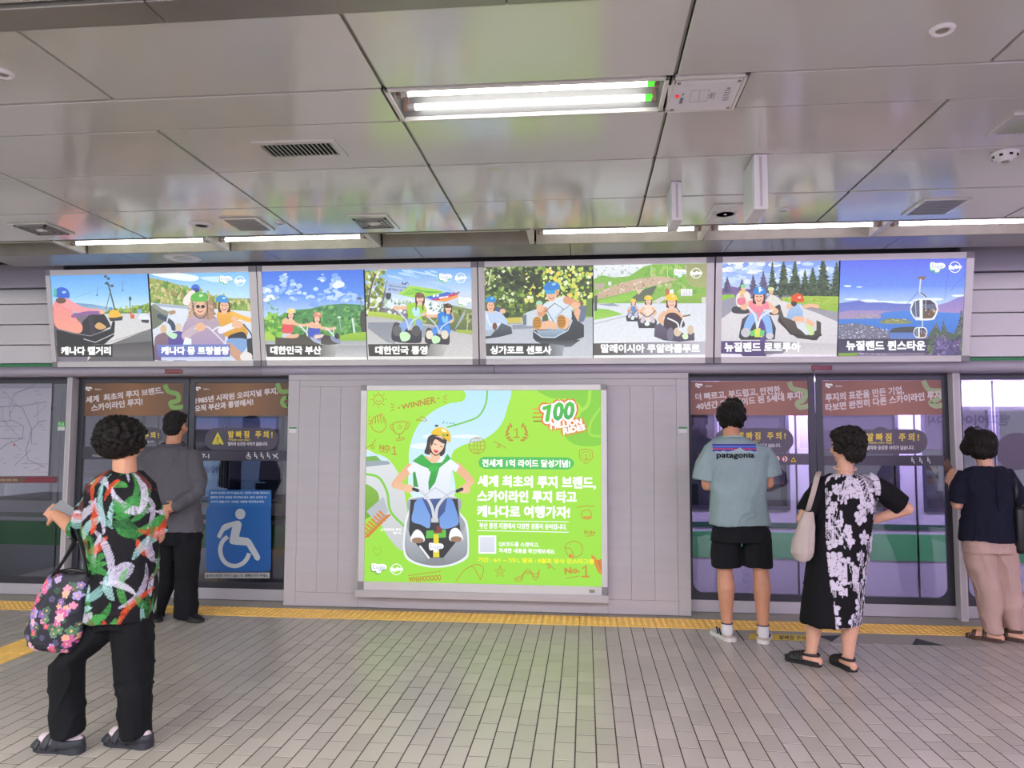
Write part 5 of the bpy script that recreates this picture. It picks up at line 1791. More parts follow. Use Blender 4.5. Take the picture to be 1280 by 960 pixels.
doodle([(484, 288), (552, 288)], 2.5)
doodle([(490, 272), (546, 272)], 2.5)
doodle([(490, 304), (546, 304)], 2.5)
doodle([(518, 254), (518, 322)], 2.5)
doodle([(585, 272), (605, 278), (612, 292), (602, 298), (608, 282), (640, 300)])
numeral_one(670, 216, 692, 254, 5, INK)
for s_ in (-1, 1):
    for k in range(6):
        a = -1.0 + 0.4 * k
        x, y = 682 + s_ * 40 * math.cos(a * 0.9), 235 + 36 * math.sin(a)
        p.ell(x, y, 11, 4.5, INK, rot=s_ * (0.9 - a))
doodle([(942, 308), (968, 302), (994, 310), (996, 340), (968, 364), (942, 342), (942, 308)], 3, False)
doodle([(952, 318), (968, 312), (986, 318), (986, 338), (968, 352), (952, 338), (952, 318)], 2.2, False)
numeral_one(962, 324, 976, 344, 3, INK)
# basket lift, FUN, helmet, star, waves, No.1, heart, whahoo
doodle([(930, 545), (960, 538), (1005, 540)])
doodle([(950, 560), (955, 588), (990, 588), (982, 556), (950, 560)])
p.rect(956, 580, 992, 590, 'd89a3a')
p.text('FUN', ((962, 640), (1005, 642), (1005, 655), (962, 654)), INK, 0.8)
doodle([(965, 663), (1000, 660)])
doodle([(880, 705), (900, 688), (930, 685), (952, 705), (950, 735), (930, 748), (905, 750), (890, 735), (880, 705)])
doodle([(880, 712), (905, 716), (920, 748)])
p.ell(905, 745, 9, 9, 'd88a3a')
star = [(613 + (24 if k % 2 == 0 else 11) * math.sin(PI * k / 5), 810 - (26 if k % 2 == 0 else 11) * math.cos(PI * k / 5)) for k in range(11)]
doodle(star, 3, False)
circ(613, 810, 6, 2)
for k in range(3):
    d_ = k * 10
    doodle([(672, 846 - d_ * 0.5), (700, 848 - d_), (712, 815), (728, 800 + d_), (744, 815), (752, 840 - d_), (768, 838 - d_), (776, 800)], 3)
p.text('No.', ((880, 795), (940, 790), (942, 812), (882, 820)), 'c98a2a', 2)
numeral_one(953, 784, 980, 830, 7, 'c98a2a')
doodle([(886, 838), (940, 828)])
doodle([(800, 780), (815, 778), (822, 790), (812, 795), (816, 782), (840, 802)])
doodle([(430, 850), (470, 800), (520, 780), (545, 800), (530, 845)])
doodle([(470, 800), (500, 790), (530, 840)])
doodle([(105, 745), (88, 722), (95, 710), (105, 718), (118, 708), (122, 724), (105, 745)], 2.5, col='9dbb34')
p.text('WHAHOOOOO', ((235, 832), (368, 822), (368, 846), (238, 852)), INK, 0.8)
doodle([(232, 826), (368, 808)])
for k in range(4):
    doodle([(375 + k * 14, 198 - k * 2), (382 + k * 16, 186 + k * 6)], 2.5, col='3a7a9a')
p.ell(350, 206, 8, 5, '3a5a6a')
# cart
p.poly([(232, 560), (238, 505), (300, 500), (430, 500), (445, 560), (478, 610), (484, 720), (470, 760), (400, 788), (320, 792), (240, 768), (212, 720), (218, 610)], 'e8eef2', smooth=True)
p.poly([(236, 570), (242, 508), (440, 505), (446, 570), (470, 615), (478, 715), (462, 752), (400, 780), (322, 784), (246, 760), (220, 715), (226, 620)], 'a9adb6', '84888f', smooth=True)
p.poly([(242, 512), (438, 508), (444, 600), (452, 660), (440, 710), (380, 752), (310, 752), (250, 712), (236, 640)], '33353a', '2c2d31')
p.poly([(226, 620), (240, 660), (310, 752), (300, 770), (246, 758), (222, 715)], 'b9bdc6', '8f939b')
p.poly([(470, 615), (452, 660), (378, 752), (400, 775), (462, 750), (478, 715)], 'b4b8c2', '8a8e97')
p.line([(282, 705), (318, 752)], 9, 'e4e8ee')
p.poly([(308, 640), (388, 635), (390, 668), (306, 672)], '5fbf48')
p.poly([(335, 620), (375, 618), (372, 650), (338, 650)], '8a3a34')
p.poly([(338, 655), (358, 655), (362, 750), (336, 750)], 'e8d63a')
# legs
p.poly([(262, 520), (290, 505), (320, 520), (325, 600), (318, 630), (285, 615), (248, 600), (255, 550)], '6f9be0', '7fa6e6', smooth=True)
p.poly([(370, 515), (410, 508), (430, 550), (442, 605), (420, 625), (370, 630), (362, 580)], '6a95dc', '7aa2e4', smooth=True)
p.poly([(290, 505), (395, 500), (385, 560), (350, 600), (325, 580)], '4a5c96', '3f5288', smooth=False)
p.poly([(245, 685), (252, 650), (272, 635), (295, 655), (298, 685)], 'f4f6f8', smooth=True)
p.ell(272, 680, 25, 12, '9a7a62')
p.poly([(405, 680), (408, 640), (430, 628), (450, 645), (458, 680)], 'f2f4f6', smooth=True)
p.ell(432, 675, 24, 12, '9a7a62')
# body
p.line([(240, 380), (198, 425), (178, 450)], 36, 'eab68f', smooth=True, w2=30)
p.line([(185, 452), (240, 468)], 28, 'eebd98')
p.ell(236, 466, 22, 17, 'f0c29e')
p.line([(435, 375), (470, 410), (492, 435)], 36, 'eab68f', smooth=True, w2=30)
p.line([(490, 440), (460, 470)], 26, 'eebd98')
p.ell(466, 470, 24, 17, 'f0c29e')
p.poly([(262, 350), (300, 335), (372, 335), (405, 342), (446, 372), (430, 398), (412, 385), (400, 470), (395, 505), (300, 510), (275, 470), (262, 400), (242, 408), (228, 385)], 'f0f4fa', 'dfe6f2', smooth=False)
p.poly([(252, 400), (262, 395), (275, 460), (255, 458)], '3a9a46')
p.poly([(250, 352), (290, 322), (330, 360), (372, 358), (395, 322), (410, 342), (362, 380), (345, 440), (318, 476), (316, 440), (328, 388), (290, 372)], '3fb34c', '2f9a40', smooth=False)
p.line([(330, 385), (345, 380)], 26, '46ba52')
p.poly([(300, 330), (340, 340), (366, 330), (352, 356), (330, 358)], 'f0c29e', smooth=True)
# head
p.poly([(318, 250), (308, 290), (300, 318), (322, 326), (345, 318), (368, 332), (384, 318), (388, 290), (392, 262), (360, 240)], '3f3236', smooth=True)
p.poly([(322, 318), (362, 318), (366, 344), (330, 346)], 'f0c29e')
p.ell(352, 284, 30, 38, 'f4cfb4', rot=0.35)
p.poly([(325, 262), (350, 250), (384, 268), (378, 280), (345, 262), (330, 290)], '46373a', smooth=True)
p.line([(338, 280), (350, 284)], 3, '4a3434')
p.line([(364, 290), (376, 294)], 3, '4a3434')
p.poly([(338, 305), (358, 310), (352, 318), (342, 316)], 'd0504e', smooth=True)
p.line([(322, 275), (328, 310), (345, 328), (365, 320)], 4, '2f2a2e', smooth=True)
hp = [(328, 240), (336, 224), (355, 213), (378, 213), (398, 226), (409, 248), (405, 276), (388, 262), (360, 246)]
p.poly(hp, 'f2cc2e', 'e6b824', smooth=True)
p.ell(380, 226, 11, 6, 'f8f4d8', rot=0.5)
p.poly([(372, 240), (384, 236), (388, 252), (376, 250)], '8fb648')
p.ell(395, 245, 5, 4, '4a4020')
# handlebars
p.line([(268, 470), (300, 490), (330, 540), (340, 590)], 12, 'd2d6de', smooth=True)
p.line([(440, 472), (395, 492), (355, 540), (348, 590)], 12, 'd2d6de', smooth=True)
p.line([(255, 468), (272, 474)], 14, '3a3a40')
p.line([(435, 476), (455, 468)], 14, '3a3a40')
p.rect(328, 588, 358, 606, 'c9ced6')
p.line([(300, 495), (345, 462), (400, 498)], 3, 'b0b8c4')
p.rect(336, 606, 352, 640, '3a3a42')
luge_logo(p, 318, 690, 62, None, 'b0bcd8')
p.text('스카이라인 루지', (118, 630, 203, 641), 'ffffff', 0.5)
p.text('루지', (170, 645, 203, 655), 'ffffff', 0.4)
luge_logo(p, 80, 775, 64, '6a9a4a', '8aa8c8')
sky_logo(p, 184, 800, 22)
# the 100 million rides badge
for k in range(4):
    p.line([(748 + 4 * (k % 2), 136 + 17 * k), (790, 136 + 17 * k)], 5, ('e8a03a', 'e0802e', 'c8702a', '9a5a2a')[k])
Q00 = ((838, 112), (922, 108), (914, 176), (832, 184))
QM, QR = ((822, 190), (948, 178), (952, 200), (822, 219)), ((874, 218), (962, 201), (965, 221), (877, 241))


def badge(col, w1, b00, b1, b2, col2=None):
    p.line([(796, 134), (818, 118), (808, 182)], w1, col)
    p.text('00', Q00, col, b00, col2)
    if b1:
        p.text('MILLION', QM, col, b1)
        p.text('RIDES', QR, col, b2)


badge('e8742c', 50, 19, 11, 11)
badge('ffffff', 36, 12, 0, 0)
badge('52c03e', 17, 4, 0, 0, '3fa858')
p.text('MILLION', QM, 'ffffff', 2.2)
p.text('RIDES', QR, 'ffffff', 2.2)
# headline block
p.poly([(545, 334), (895, 337), (915, 348), (920, 362), (912, 378), (895, 387), (545, 384), (528, 374), (523, 358), (530, 342)], '4fbf5a')
p.text('전세계 1억 라이드 달성기념!', ((540, 345), (902, 348), (902, 378), (540, 375)), 'ffffff', 1.5)
p.text('세계 최초의 루지 브랜드,', ((522, 412), (1008, 418), (1008, 468), (522, 458)), 'ffffff', 2.6)
p.text('스카이라인 루지 타고', ((520, 474), (928, 478), (928, 524), (520, 520)), 'ffffff', 2.6)
p.text('캐나다로 여행가자!', ((520, 536), (900, 541), (900, 588), (520, 582)), 'ffffff', 2.6)
p.poly([(518, 597), (897, 602), (897, 605), (518, 600)], 'ffffff')
p.poly([(518, 638), (897, 645), (897, 648), (518, 641)], 'ffffff')
p.text('부산 통영 지점에서 다양한 경품이 쏟아집니다.', ((528, 607), (888, 613), (888, 636), (528, 631)), 'ffffff', 0.8)
p.rect(524, 660, 597, 735, 'ffffff')
p.rect(530, 666, 591, 729, 'dfe3ee', 'd2d8e6')
p.text('QR코드를 스캔하고,', ((608, 685), (774, 690), (774, 709), (608, 705)), 'ffffff', 0.7)
p.text('자세한 내용을 확인해보세요.', ((608, 712), (842, 717), (842, 736), (608, 731)), 'ffffff', 0.7)
p.text('기간 : 6/1 ~ 7/31, 발표 : 8월초 당사 인스타그램', ((522, 750), (1000, 758), (1000, 778), (522, 770)), 'f4f01e', 1.0)
p.build('poster', PRINT_BIG, BIG)

# ================================================================ GLASS DOORS
YD = 6.60
M_dframe = mat('dark_door_frame', '34353f', 0.35, 0.1)
M_glass = glassmat('door_glass', (0.80, 0.81, 0.84), 0.012)
GPL = (Vector((0, YD - 0.0085, 0)), Vector((1, 0, 0)), Vector((0, 0, 1)), Vector((0, -1, 0)))
PRINT_MATT = vmat('sticker_print', 0.0, 0.4)
M_sill = mat('door_bottom_rail', 'b5b1bb', 0.4, 0.15)


def X(px, py=560, Y=YD):
    return on_y(px, py, Y).x


def leaf(name, label, x0, x1, ztop=2.033):
    o = empty(name, ((x0 + x1) / 2, YD, 0.02), label, kind='structure')
    MB().box(x0 + 0.03, x1 - 0.03, YD - 0.006, YD + 0.006, 0.10, ztop - 0.02).build('glass', M_glass, o)
    for a, b in ((x0, x0 + 0.055), (x1 - 0.055, x1)):
        MB().bbox(a, b, YD - 0.014, YD + 0.02, 0.10, ztop, 0.003).build('stile', M_dframe, o)
    MB().bbox(x0 + 0.05, x1 - 0.05, YD - 0.012, YD + 0.02, ztop - 0.055, ztop, 0.003).build('top_rail', M_dframe, o)
    b = MB().bbox(x0 + 0.05, x1 - 0.05, YD - 0.012, YD + 0.02, 0.10, 0.165, 0.003)
    b.build('dark_rail', M_dframe, o)
    for sx, xa in ((1, x0 + 0.055), (-1, x1 - 0.055)):      # rounded inner corners
        pts = [(xa, 0.165)] + [(xa + sx * 0.09 * (1 - math.sin(t * PI / 12)), 0.165 + 0.09 * (1 - math.cos(t * PI / 12))) for t in range(7)]
        MB().prism(pts, YD - 0.010, YD + 0.015, 'y').build('corner_fillet', M_dframe, o)
    MB().bbox(x0, x1, YD - 0.022, YD + 0.03, 0.006, 0.105, 0.004).build('bottom_rail', M_sill, o)
    return o


xl0, xm, xr0 = -4.757, X(235.5), -2.63
d1 = leaf('door_1', 'glass sliding door leaf behind the people, with brown banner beside the white post', xl0, xm - 0.004)
d2 = leaf('door_2', 'glass sliding door leaf with the blue wheelchair sign', xm + 0.004, xr0 + 0.02)
xm2 = X(1020)
d3 = leaf('door_3', 'glass sliding door leaf in front of the man in the pale green shirt', 0.86, xm2 - 0.004)
d4 = leaf('door_4', 'glass sliding door leaf beyond the woman with the floral dress', xm2 + 0.004, 3.05)
w1 = leaf('window_1', 'fixed glass screen carrying the subway map', -6.9, -4.81)
w2 = leaf('window_2', 'fixed glass screen beside the white post with a round dark sticker', 3.098, 5.2)
# white posts
for n_, x0, x1 in ((1, -4.818, -4.767), (2, 3.043, 3.103)):
    t = tag(MB().bbox(x0, x1, 6.50, 6.60, 0.0, 2.034, 0.005).build('trim_%d' % n_, mat('pale_post', 'c6c2c8', 0.4, 0.1)), 'pale steel post between the glass screens', kind='structure')
    MB().box(x0 + 0.012, x1 - 0.012, 6.4985, 6.502, 0.02, 2.02).build('groove', M_steel, t)


def squiggle(p, pts, w, col='7fae5a'):
    p.line(pts, w, col, smooth=True, cap=False)


def banner(door, crop, quad, lines, sq, c0, c1, logo, txt='d9cfd2'):
    p = Print(GPL, crop, None)
    (x0, y0), (x1, y1), (x2, y2), (x3, y3) = quad
    xm_, ym_ = (x0 + x1) / 2, (y1 + y2) / 2
    p.poly([(x0, y0), (xm_, (y0 + y1) / 2), ((x3 + x2) / 2, (y2 + y3) / 2), (x3, y3)], c0, c1, horiz=True)
    p.poly([(xm_, (y0 + y1) / 2), (x1, y1), (x2, y2), ((x3 + x2) / 2, (y2 + y3) / 2)], c1, c0, horiz=True)
    squiggle(p, *sq)
    for body, q, b in lines:
        p.text(body, q, txt, b)
    lx, ly, lw = logo
    luge_logo(p, lx, ly, lw, None, c0)
    p.text('Skyline', (lx + lw * 1.4, ly + lw * 0.25, lx + lw * 2.3, ly + lw * 0.55), txt, lw * 0.01)
    p.build('banner', PRINT_MATT, door)


banner(d1, (0, 460, 3.0), ((298, 57), (692, 57), (690, 178), (296, 180)),
       [('세계  최초의 루지 브랜드,', ((322, 108), (610, 70), (612, 96), (324, 133)), 1.2), ('스카이라인 루지!', ((342, 138), (533, 112), (535, 138), (344, 163)), 1.2)],
       ([(618, 62), (632, 88), (665, 98), (668, 122), (640, 130), (650, 148), (688, 145)], 17), '6a4a36', '946840', (320, 70, 26))
banner(d2, (230, 465, 7.111), ((50, 100), (932, 98), (930, 388), (48, 388)),
       [('1985년 시작된 오리지널 루지,', ((102, 228), (832, 138), (834, 196), (104, 285)), 3), ('오직 부산과 통영에서!', ((96, 300), (612, 236), (614, 292), (98, 355)), 3)],
       ([(830, 100), (860, 170), (930, 172)], 40), '6a4a36', '946840', (92, 130, 58))
p = Print(GPL, (230, 465, 7.111), None)
p.k = 40
p.line([(925, 228), (885, 235), (872, 270), (890, 300), (926, 296)], 34, '7fae5a', smooth=True)
p.build('banner_swirl', PRINT_MATT, d2)
banner(d3, (840, 460, 2.4), ((52, 40), (420, 37), (419, 143), (56, 140)),
       [('더 빠르고, 부드럽고, 안전한,', ((70, 77), (328, 53), (330, 77), (72, 98)), 0.9), ('40년간 업그레이드 된 5세대 루지!', ((72, 105), (390, 70), (392, 92), (74, 126)), 0.9)],
       ([(352, 42), (362, 62), (402, 72), (392, 98), (376, 104), (384, 118), (418, 112)], 15, 'a3b486'), '8f5f56', 'a4705f', (70, 46, 22))  # lilac light of this side painted into the banner colours
banner(d4, (840, 460, 2.4), ((446, 38), (828, 36), (830, 140), (444, 143)),
       [('루지의 표준을 만든 기업,', ((460, 78), (694, 54), (696, 78), (462, 103)), 0.9), ('타보면 완전히 다른 스카이라인 루지!', ((460, 108), (812, 66), (814, 90), (462, 130)), 0.9)],
       ([(754, 38), (772, 66), (812, 70), (800, 92), (776, 102), (790, 114), (818, 112), (828, 132)], 15, 'a3b486'), '8f5f56', 'a4705f', (460, 46, 22))  # same lilac cast put into this banner's browns


def pill(door, crop, x0, y0, x1, y1, lines, tri=None, col='4a4558', bump=False):
    p = Print(GPL, crop, None)
    r = (y1 - y0) / 2
    pts = [(x1 - r + r * math.sin(t), (y0 + y1) / 2 - r * math.cos(t)) for t in [PI * i / 10 for i in range(11)]]
    pts += [(x0 + r - r * math.sin(t), (y0 + y1) / 2 + r * math.cos(t)) for t in [PI * i / 10 for i in range(11)]]
    if bump:
        cx = (x0 + x1) / 2
        p.ell(cx, y0 + r * 0.35, r * 0.75, r * 0.55, col)
    p.poly(pts, col)
    if tri:
        tx, ty, tw = tri
        p.poly([(tx, ty - tw), (tx + tw * 0.95, ty + tw * 0.9), (tx - tw * 0.95, ty + tw * 0.9)], 'd9cf3a')
        p.ell(tx, ty + tw * 0.02, tw * 0.13, tw * 0.13, '2a2830')
        p.line([(tx, ty + tw * 0.15), (tx - tw * 0.08, ty + tw * 0.45), (tx + tw * 0.1, ty + tw * 0.72)], tw * 0.14, '2a2830')
        p.rect(tx - tw * 0.95, ty + tw * 0.95, tx + tw * 0.25, ty + tw * 1.12, 'd9cf3a')
        p.rect(tx + tw * 0.5, ty + tw * 0.95, tx + tw * 1.0, ty + tw * 1.12, 'd9cf3a')
    for body, q, c, b in lines:
        p.text(body, q, c, b)
    p.build('warning_sticker', PRINT_MATT, door)


YL, WH = 'e2c94a', 'd8d4dc'
pill(d2, (230, 465, 7.111), 185, 497, 840, 697, [('발 빠 짐   주 의 !', (395, 525, 785, 585), YL, 2.5), ('Watch your step !', (397, 595, 590, 614), YL, 0.8), ('열차와 승강장 사이가 넓습니다.', (390, 622, 745, 655), WH, 1)], (300, 585, 52))
pill(d1, (100, 510, 6.855), 180, 165, 700, 300, [('발 빠 짐   주 의 !', (330, 205, 675, 258), YL, 2.0), ('Watch your step !', (330, 262, 480, 275), YL, 0.6), ('열차와 승강장 사이가 넓습니다.', (330, 280, 640, 296), WH, .6)], (250, 232, 40))
pill(d3, (930, 520, 6.855), -250, 105, 425, 312, [('발 빠 짐   주 의 !', (-50, 138, 355, 200), YL, 2.2), ('Watch your step !', (-50, 208, 130, 226), YL, 0.6), ('열차와 승강장 사이가 넓습니다.', (-50, 236, 315, 268), WH, .8)], (-140, 195, 52), '5c5466')
pill(d4, (1060, 530, 5.65), -100, 38, 562, 210, [('발 빠 짐   주 의 !', (135, 65, 500, 120), YL, 2.2), ('Watch your step !', (137, 124, 322, 143), YL, 0.6), ('열차와 승강장 사이가 넓습니다.', (133, 152, 468, 182), WH, .9)], (20, 120, 50), '5c5466', True)


def figures(p, x, y, h, n_, gap, first_chair=False):
    """row of little white priority-seat people"""
    for i in range(n_):
        cx = x + i * gap
        p.ell(cx, y, h * 0.11, h * 0.11, 'd8d8e2', n=8)
        p.line([(cx, y + h * 0.15), (cx - h * 0.02, y + h * 0.55), (cx + h * 0.28, y + h * 0.55), (cx + h * 0.36, y + h * 0.95)], h * 0.15, 'd8d8e2', cap=False)
        p.line([(cx, y + h * 0.3), (cx + h * 0.3, y + h * 0.36)], h * 0.1, 'd8d8e2', cap=False)
        if i == 0 and first_chair:
            k = 12
            p.line([(cx + h * 0.08 + h * 0.36 * math.cos(0.6 + 4.8 * j / k), y + h * 0.62 + h * 0.36 * math.sin(0.6 + 4.8 * j / k)) for j in range(k + 1)], h * 0.09, 'd8d8e2', cap=False)


def band(door, crop, quad, col='453f52', draw=None):
    p = Print(GPL, crop, None)
    p.k = 0
    p.poly(quad, col)
    p.k = 12
    if draw:
        draw(p)
    p.build('info_strip', PRINT_MATT, door)


def dr2(p):
    p.text('7-1', (162, 730, 222, 766), 'd8d8e2', 1.5)
    figures(p, 572, 718, 56, 4, 57, True)
    p.line([(790, 735), (815, 745), (835, 770)], 10, 'd8d8e2')
    p.line([(830, 725), (800, 760)], 9, 'd8d8e2')


band(d2, (230, 465, 7.111), [(60, 700), (925, 700), (920, 788), (60, 788)], '3f3c4e', dr2)
band(d1, (100, 510, 6.855), [(20, 330), (720, 330), (720, 440), (20, 440)], '3b3a48', lambda p: p.text('부드럽고 안전한 승차', (105, 400, 300, 418), 'b8bac4', 0.6))


def dr3(p):
    for cx in (283, 351):
        p.ell(cx, 368, 27, 28, 'd8404e')
        p.ell(cx, 368, 21, 22, 'f0ecee')
        p.line([(cx - 5, 352), (cx + 4, 370), (cx - 6, 385)], 9, '2c2a32')
        p.line([(cx - 18, 352), (cx + 17, 385)], 5, 'd8404e')
    p.poly([(424, 342), (454, 398), (394, 398)], '3a3428')
    p.poly([(424, 348), (449, 394), (399, 394)], 'e0b830')
    p.ell(422, 378, 8, 10, '3a3020')


band(d3, (930, 520, 6.855), [(-400, 318), (610, 322), (610, 418), (-400, 412)], '565062', dr3)
band(d4, (1060, 530, 5.65), [(-170, 225), (700, 222), (700, 296), (-170, 292)], '4a4556', lambda p: figures(p, 452, 238, 44, 3, 56))
# blue wheelchair sign
p = Print(GPL, (230, 580, 6.0), None)


def rrect(x0, y0, x1, y1, r, col, col2=None):
    pts = []
    for cx, cy, a in ((x1 - r, y0 + r, -PI / 2), (x1 - r, y1 - r, 0), (x0 + r, y1 - r, PI / 2), (x0 + r, y0 + r, PI)):
        pts += [(cx + r * math.cos(a + PI / 2 * i / 5), cy + r * math.sin(a + PI / 2 * i / 5)) for i in range(6)]
    p.poly(pts, col, col2)


rrect(185, 195, 655, 330, 10, '2c6fb8')
for k, t in enumerate(('열차와 승강장 사이가 넓습니다. 안전한 승차를 확인하고', '발빠짐 주의 내용을 확인해보세요. 열차 승강장 안', '사이가 넓습니다. 자세한 내용을 확인해보세요.')):
    p.text(t, (200, 208 + 33 * k, (640, 620, 605)[k], 225 + 33 * k), 'c8d8ea', 0.6)
rrect(165, 318, 652, 808, 34, '2467b0', '1f5ca6')
IC = 'c2cbd2'
p.ell(422, 375, 38, 40, IC, n=24)
p.poly([(340, 580), (362, 470), (300, 505), (275, 555), (258, 555), (248, 540), (285, 465), (305, 450), (390, 426), (412, 425), (430, 440), (432, 460), (412, 545), (480, 555), (502, 572), (570, 690), (570, 712), (552, 726), (534, 716), (470, 612), (380, 605), (350, 598)], IC)
p.line([(328, 545), (290, 580), (272, 640), (285, 705), (325, 750), (385, 765), (440, 745), (475, 705), (488, 670)], 32, IC, smooth=True, cap=False)
p.rect(157, 815, 642, 857, 'a9adb0')
p.text('열차와 승강장 사이가 넓습니다. 발빠짐 주의 하세요.', (166, 826, 632, 848), '3a3c42', 0.8)
p.build('wheelchair_sign', PRINT_MATT, d2)
# subway map on the fixed screen
p = Print(GPL, (0, 465, 7.111), None)
p.poly([(-900, 60), (466, 58), (428, 922), (-900, 930)], 'b0adbd', 'b9b6c6')
p.poly([(-900, 60), (466, 58), (461, 145), (-900, 148)], '9a97aa')
rm = random.Random(11)
for k in range(26):
    x, y = rm.uniform(-700, 420), rm.uniform(120, 880)
    pts = [(x, y)]
    for j in range(rm.randint(2, 5)):
        a = rm.choice([0, PI / 4, PI / 2, 3 * PI / 4, PI, -PI / 4])
        l_ = rm.uniform(50, 220)
        x, y = max(-800, min(425, x + l_ * math.cos(a))), max(90, min(890, y + l_ * math.sin(a)))
        pts.append((x, y))
    p.line(pts, 4.5, rm.choice(['7c7a90', '8a8296', '76809a', '8a9284', '9a8a8a']), cap=False)
for pts in ([(430, 75), (340, 85), (270, 140), (130, 190), (100, 280), (200, 320), (280, 500), (280, 640), (330, 640)], [(0, 310), (200, 300), (420, 265)], [(0, 440), (110, 430), (210, 480), (200, 590), (60, 640), (0, 690)], [(415, 430), (350, 440), (280, 520), (230, 700), (250, 780), (400, 850)], [(-300, 600), (-100, 480), (0, 590), (230, 590)]):
    p.line(pts, 5.5, '74728a', cap=False)
for k in range(60):
    x, y = rm.uniform(-600, 400), rm.uniform(100, 880)
    p.rect(x, y, x + rm.uniform(18, 50), y + 5, '8f8da0')
p.ell(128, 648, 9, 9, 'b03a3a')
p.build('subway_map', PRINT_MATT, w1)
p = Print(GPL, (0, 465, 7.111), None)
p.poly([(-900, 935), (500, 930), (497, 985), (-900, 990)], '7a2638')
p.poly([(-900, 938), (225, 936), (222, 982), (-900, 985)], '6a4a3a')
p.text('승강장 안전 주의', (-20, 950, 150, 972), 'b09a80', 1)
p.build('caution_strip', PRINT_MATT, w1)
p = Print(GPL, (0, 465, 7.111), None)
p.rect(512, 440, 575, 520, 'cfd8d4')
p.rect(512, 440, 575, 486, '4fae5a')
p.text('7-2', (520, 452, 568, 474), 'dff0df', 0.6)
p.build('exit_sticker', PRINT_MATT, w1)
p = Print(GPL, (1140, 460, 6.857), None)
p.ell(895, 715, 172, 160, '5b526a', n=40)
p.build('round_sticker', PRINT_MATT, w2)

# ================================================================ TRAIN BEHIND THE DOORS
trackbed = tag(MB().box(-14, 14, 6.79, 12, -1.4, -1.3).build('floor_track', mat('track_bed', '3a3836', 0.9)), 'dark track bed behind the platform doors', kind='structure')
MB().box(-14, 14, 6.79, 6.83, -1.35, -0.01).build('platform_edge', mat('edge_concrete', '55524f', 0.8), trackbed)
wall_far = tag(MB().box(-14, 14, 11.0, 11.2, -1.4, 3.4).build('wall_far', mat('tunnel_wall', '2c2b30', 0.8)), 'dark tunnel wall beyond the train', kind='structure')
YT = 7.06
train = empty('train', (-1, YT + 1.2, -1.0), 'pale metro train with a green waist stripe waiting behind the glass doors', 'train')
M_body = mat('train_body', 'a6a3ac', 0.35, 0.2, vary=0.05, vscale=1.5)
M_green = mat('train_green', '3f8a55', 0.4)
M_dgreen = mat('train_dark_green', '214a38', 0.4)
zw0, zw1 = 0.86, 1.74
doors_t = [-5.93, -3.53, -1.13, 1.27, 3.67]
segs = []
b = MB()
b.box(-9.5, 6.5, YT, YT + 0.05, -1.0, zw0).box(-9.5, 6.5, YT, YT + 0.05, zw1, 2.55)
wins = []
for i, xd in enumerate(doors_t):
    wins.append((xd - 1.52, xd - 0.88))
    wins.append((xd - 0.62, xd - 0.08))
    wins.append((xd + 0.02, xd + 0.56))
wins = sorted(wins)
last = -9.5
for (a, c) in wins:
    b.box(last, a, YT, YT + 0.05, zw0, zw1)
    last = c
b.box(last, 6.5, YT, YT + 0.05, zw0, zw1)
b.build('side_wall', M_body, train)
MB().box(-9.5, 6.5, YT + 0.05, YT + 2.6, -1.0, -0.05).build('underframe', mat('train_floor', '6a6870', 0.5), train)
MB().box(-9.5, 6.5, YT + 2.55, YT + 2.6, -0.05, 2.5).build('far_wall', mat('train_lining', 'cfc8d6', 0.5), train)
MB().box(-9.5, 6.5, YT, YT + 2.6, 2.5, 2.55).build('roof', M_body, train)
MB().box(-9.5, 6.5, YT - 0.004, YT + 0.01, 0.39, 0.625).build('waist_stripe', M_green, train)
MB().box(-9.5, 6.5, YT - 0.004, YT + 0.01, 0.665, 0.712).build('thin_stripe', M_dgreen, train)
for i, (a, c) in enumerate(wins):
    MB().box(a - 0.001, c + 0.001, YT + 0.015, YT + 0.022, zw0, zw1).build('window_pane', glassmat('train_glass', (0.72, 0.72, 0.78), 0.03), train)
    f = MB()
    for q in ((a - 0.03, c + 0.03, zw0 - 0.03, zw0), (a - 0.03, c + 0.03, zw1, zw1 + 0.03), (a - 0.03, a, zw0, zw1), (c, c + 0.03, zw0, zw1)):
        f.box(q[0], q[1], YT - 0.008, YT + 0.02, q[2], q[3])
    f.build('window_frame', M_dframe, train)
for xd in doors_t:
    MB().box(xd - 0.037, xd - 0.023, YT - 0.006, YT + 0.02, -0.02, 2.0).build('door_gap', M_black, train)
    for s_ in (-1, 1):
        MB().box(xd - 0.03 + s_ * 0.68 - 0.008, xd - 0.03 + s_ * 0.68 + 0.008, YT - 0.004, YT + 0.02, -0.02, 2.0).build('door_joint', M_black, train)
for i in range(6):                               # lamps in the carriage ceiling and bench seats
    x = -8.6 + i * 2.7
    m = mat('carriage_lamp_%s' % ('lilac' if x > 0 else 'cool'), 'efdcff' if x > 0 else 'c9d4e0', 0.5, emit=5.5 if x > 0 else 0.9)
    MB().bbox(x, x + 1.9, YT + 1.0, YT + 1.3, 2.46, 2.5, 0.005).build('carriage_lamp', m, train)
    MB().bbox(x - 0.1, x + 1.9, YT + 2.0, YT + 2.5, 0.30, 0.42, 0.02).build('bench_seat', mat('seat_blue', '4a5570', 0.7), train)
    MB().bbox(x - 0.1, x + 1.9, YT + 2.42, YT + 2.54, 0.42, 0.9, 0.02).build('bench_back', MATS['seat_blue'], train)
for x in (-6.2, -3.8, -1.4, 1.0, 2.3, 3.4):
    MB().tube([(x, YT + 0.45, -0.05), (x, YT + 0.45, 2.5)], 0.016, 10).build('grab_pole', M_alu, train)

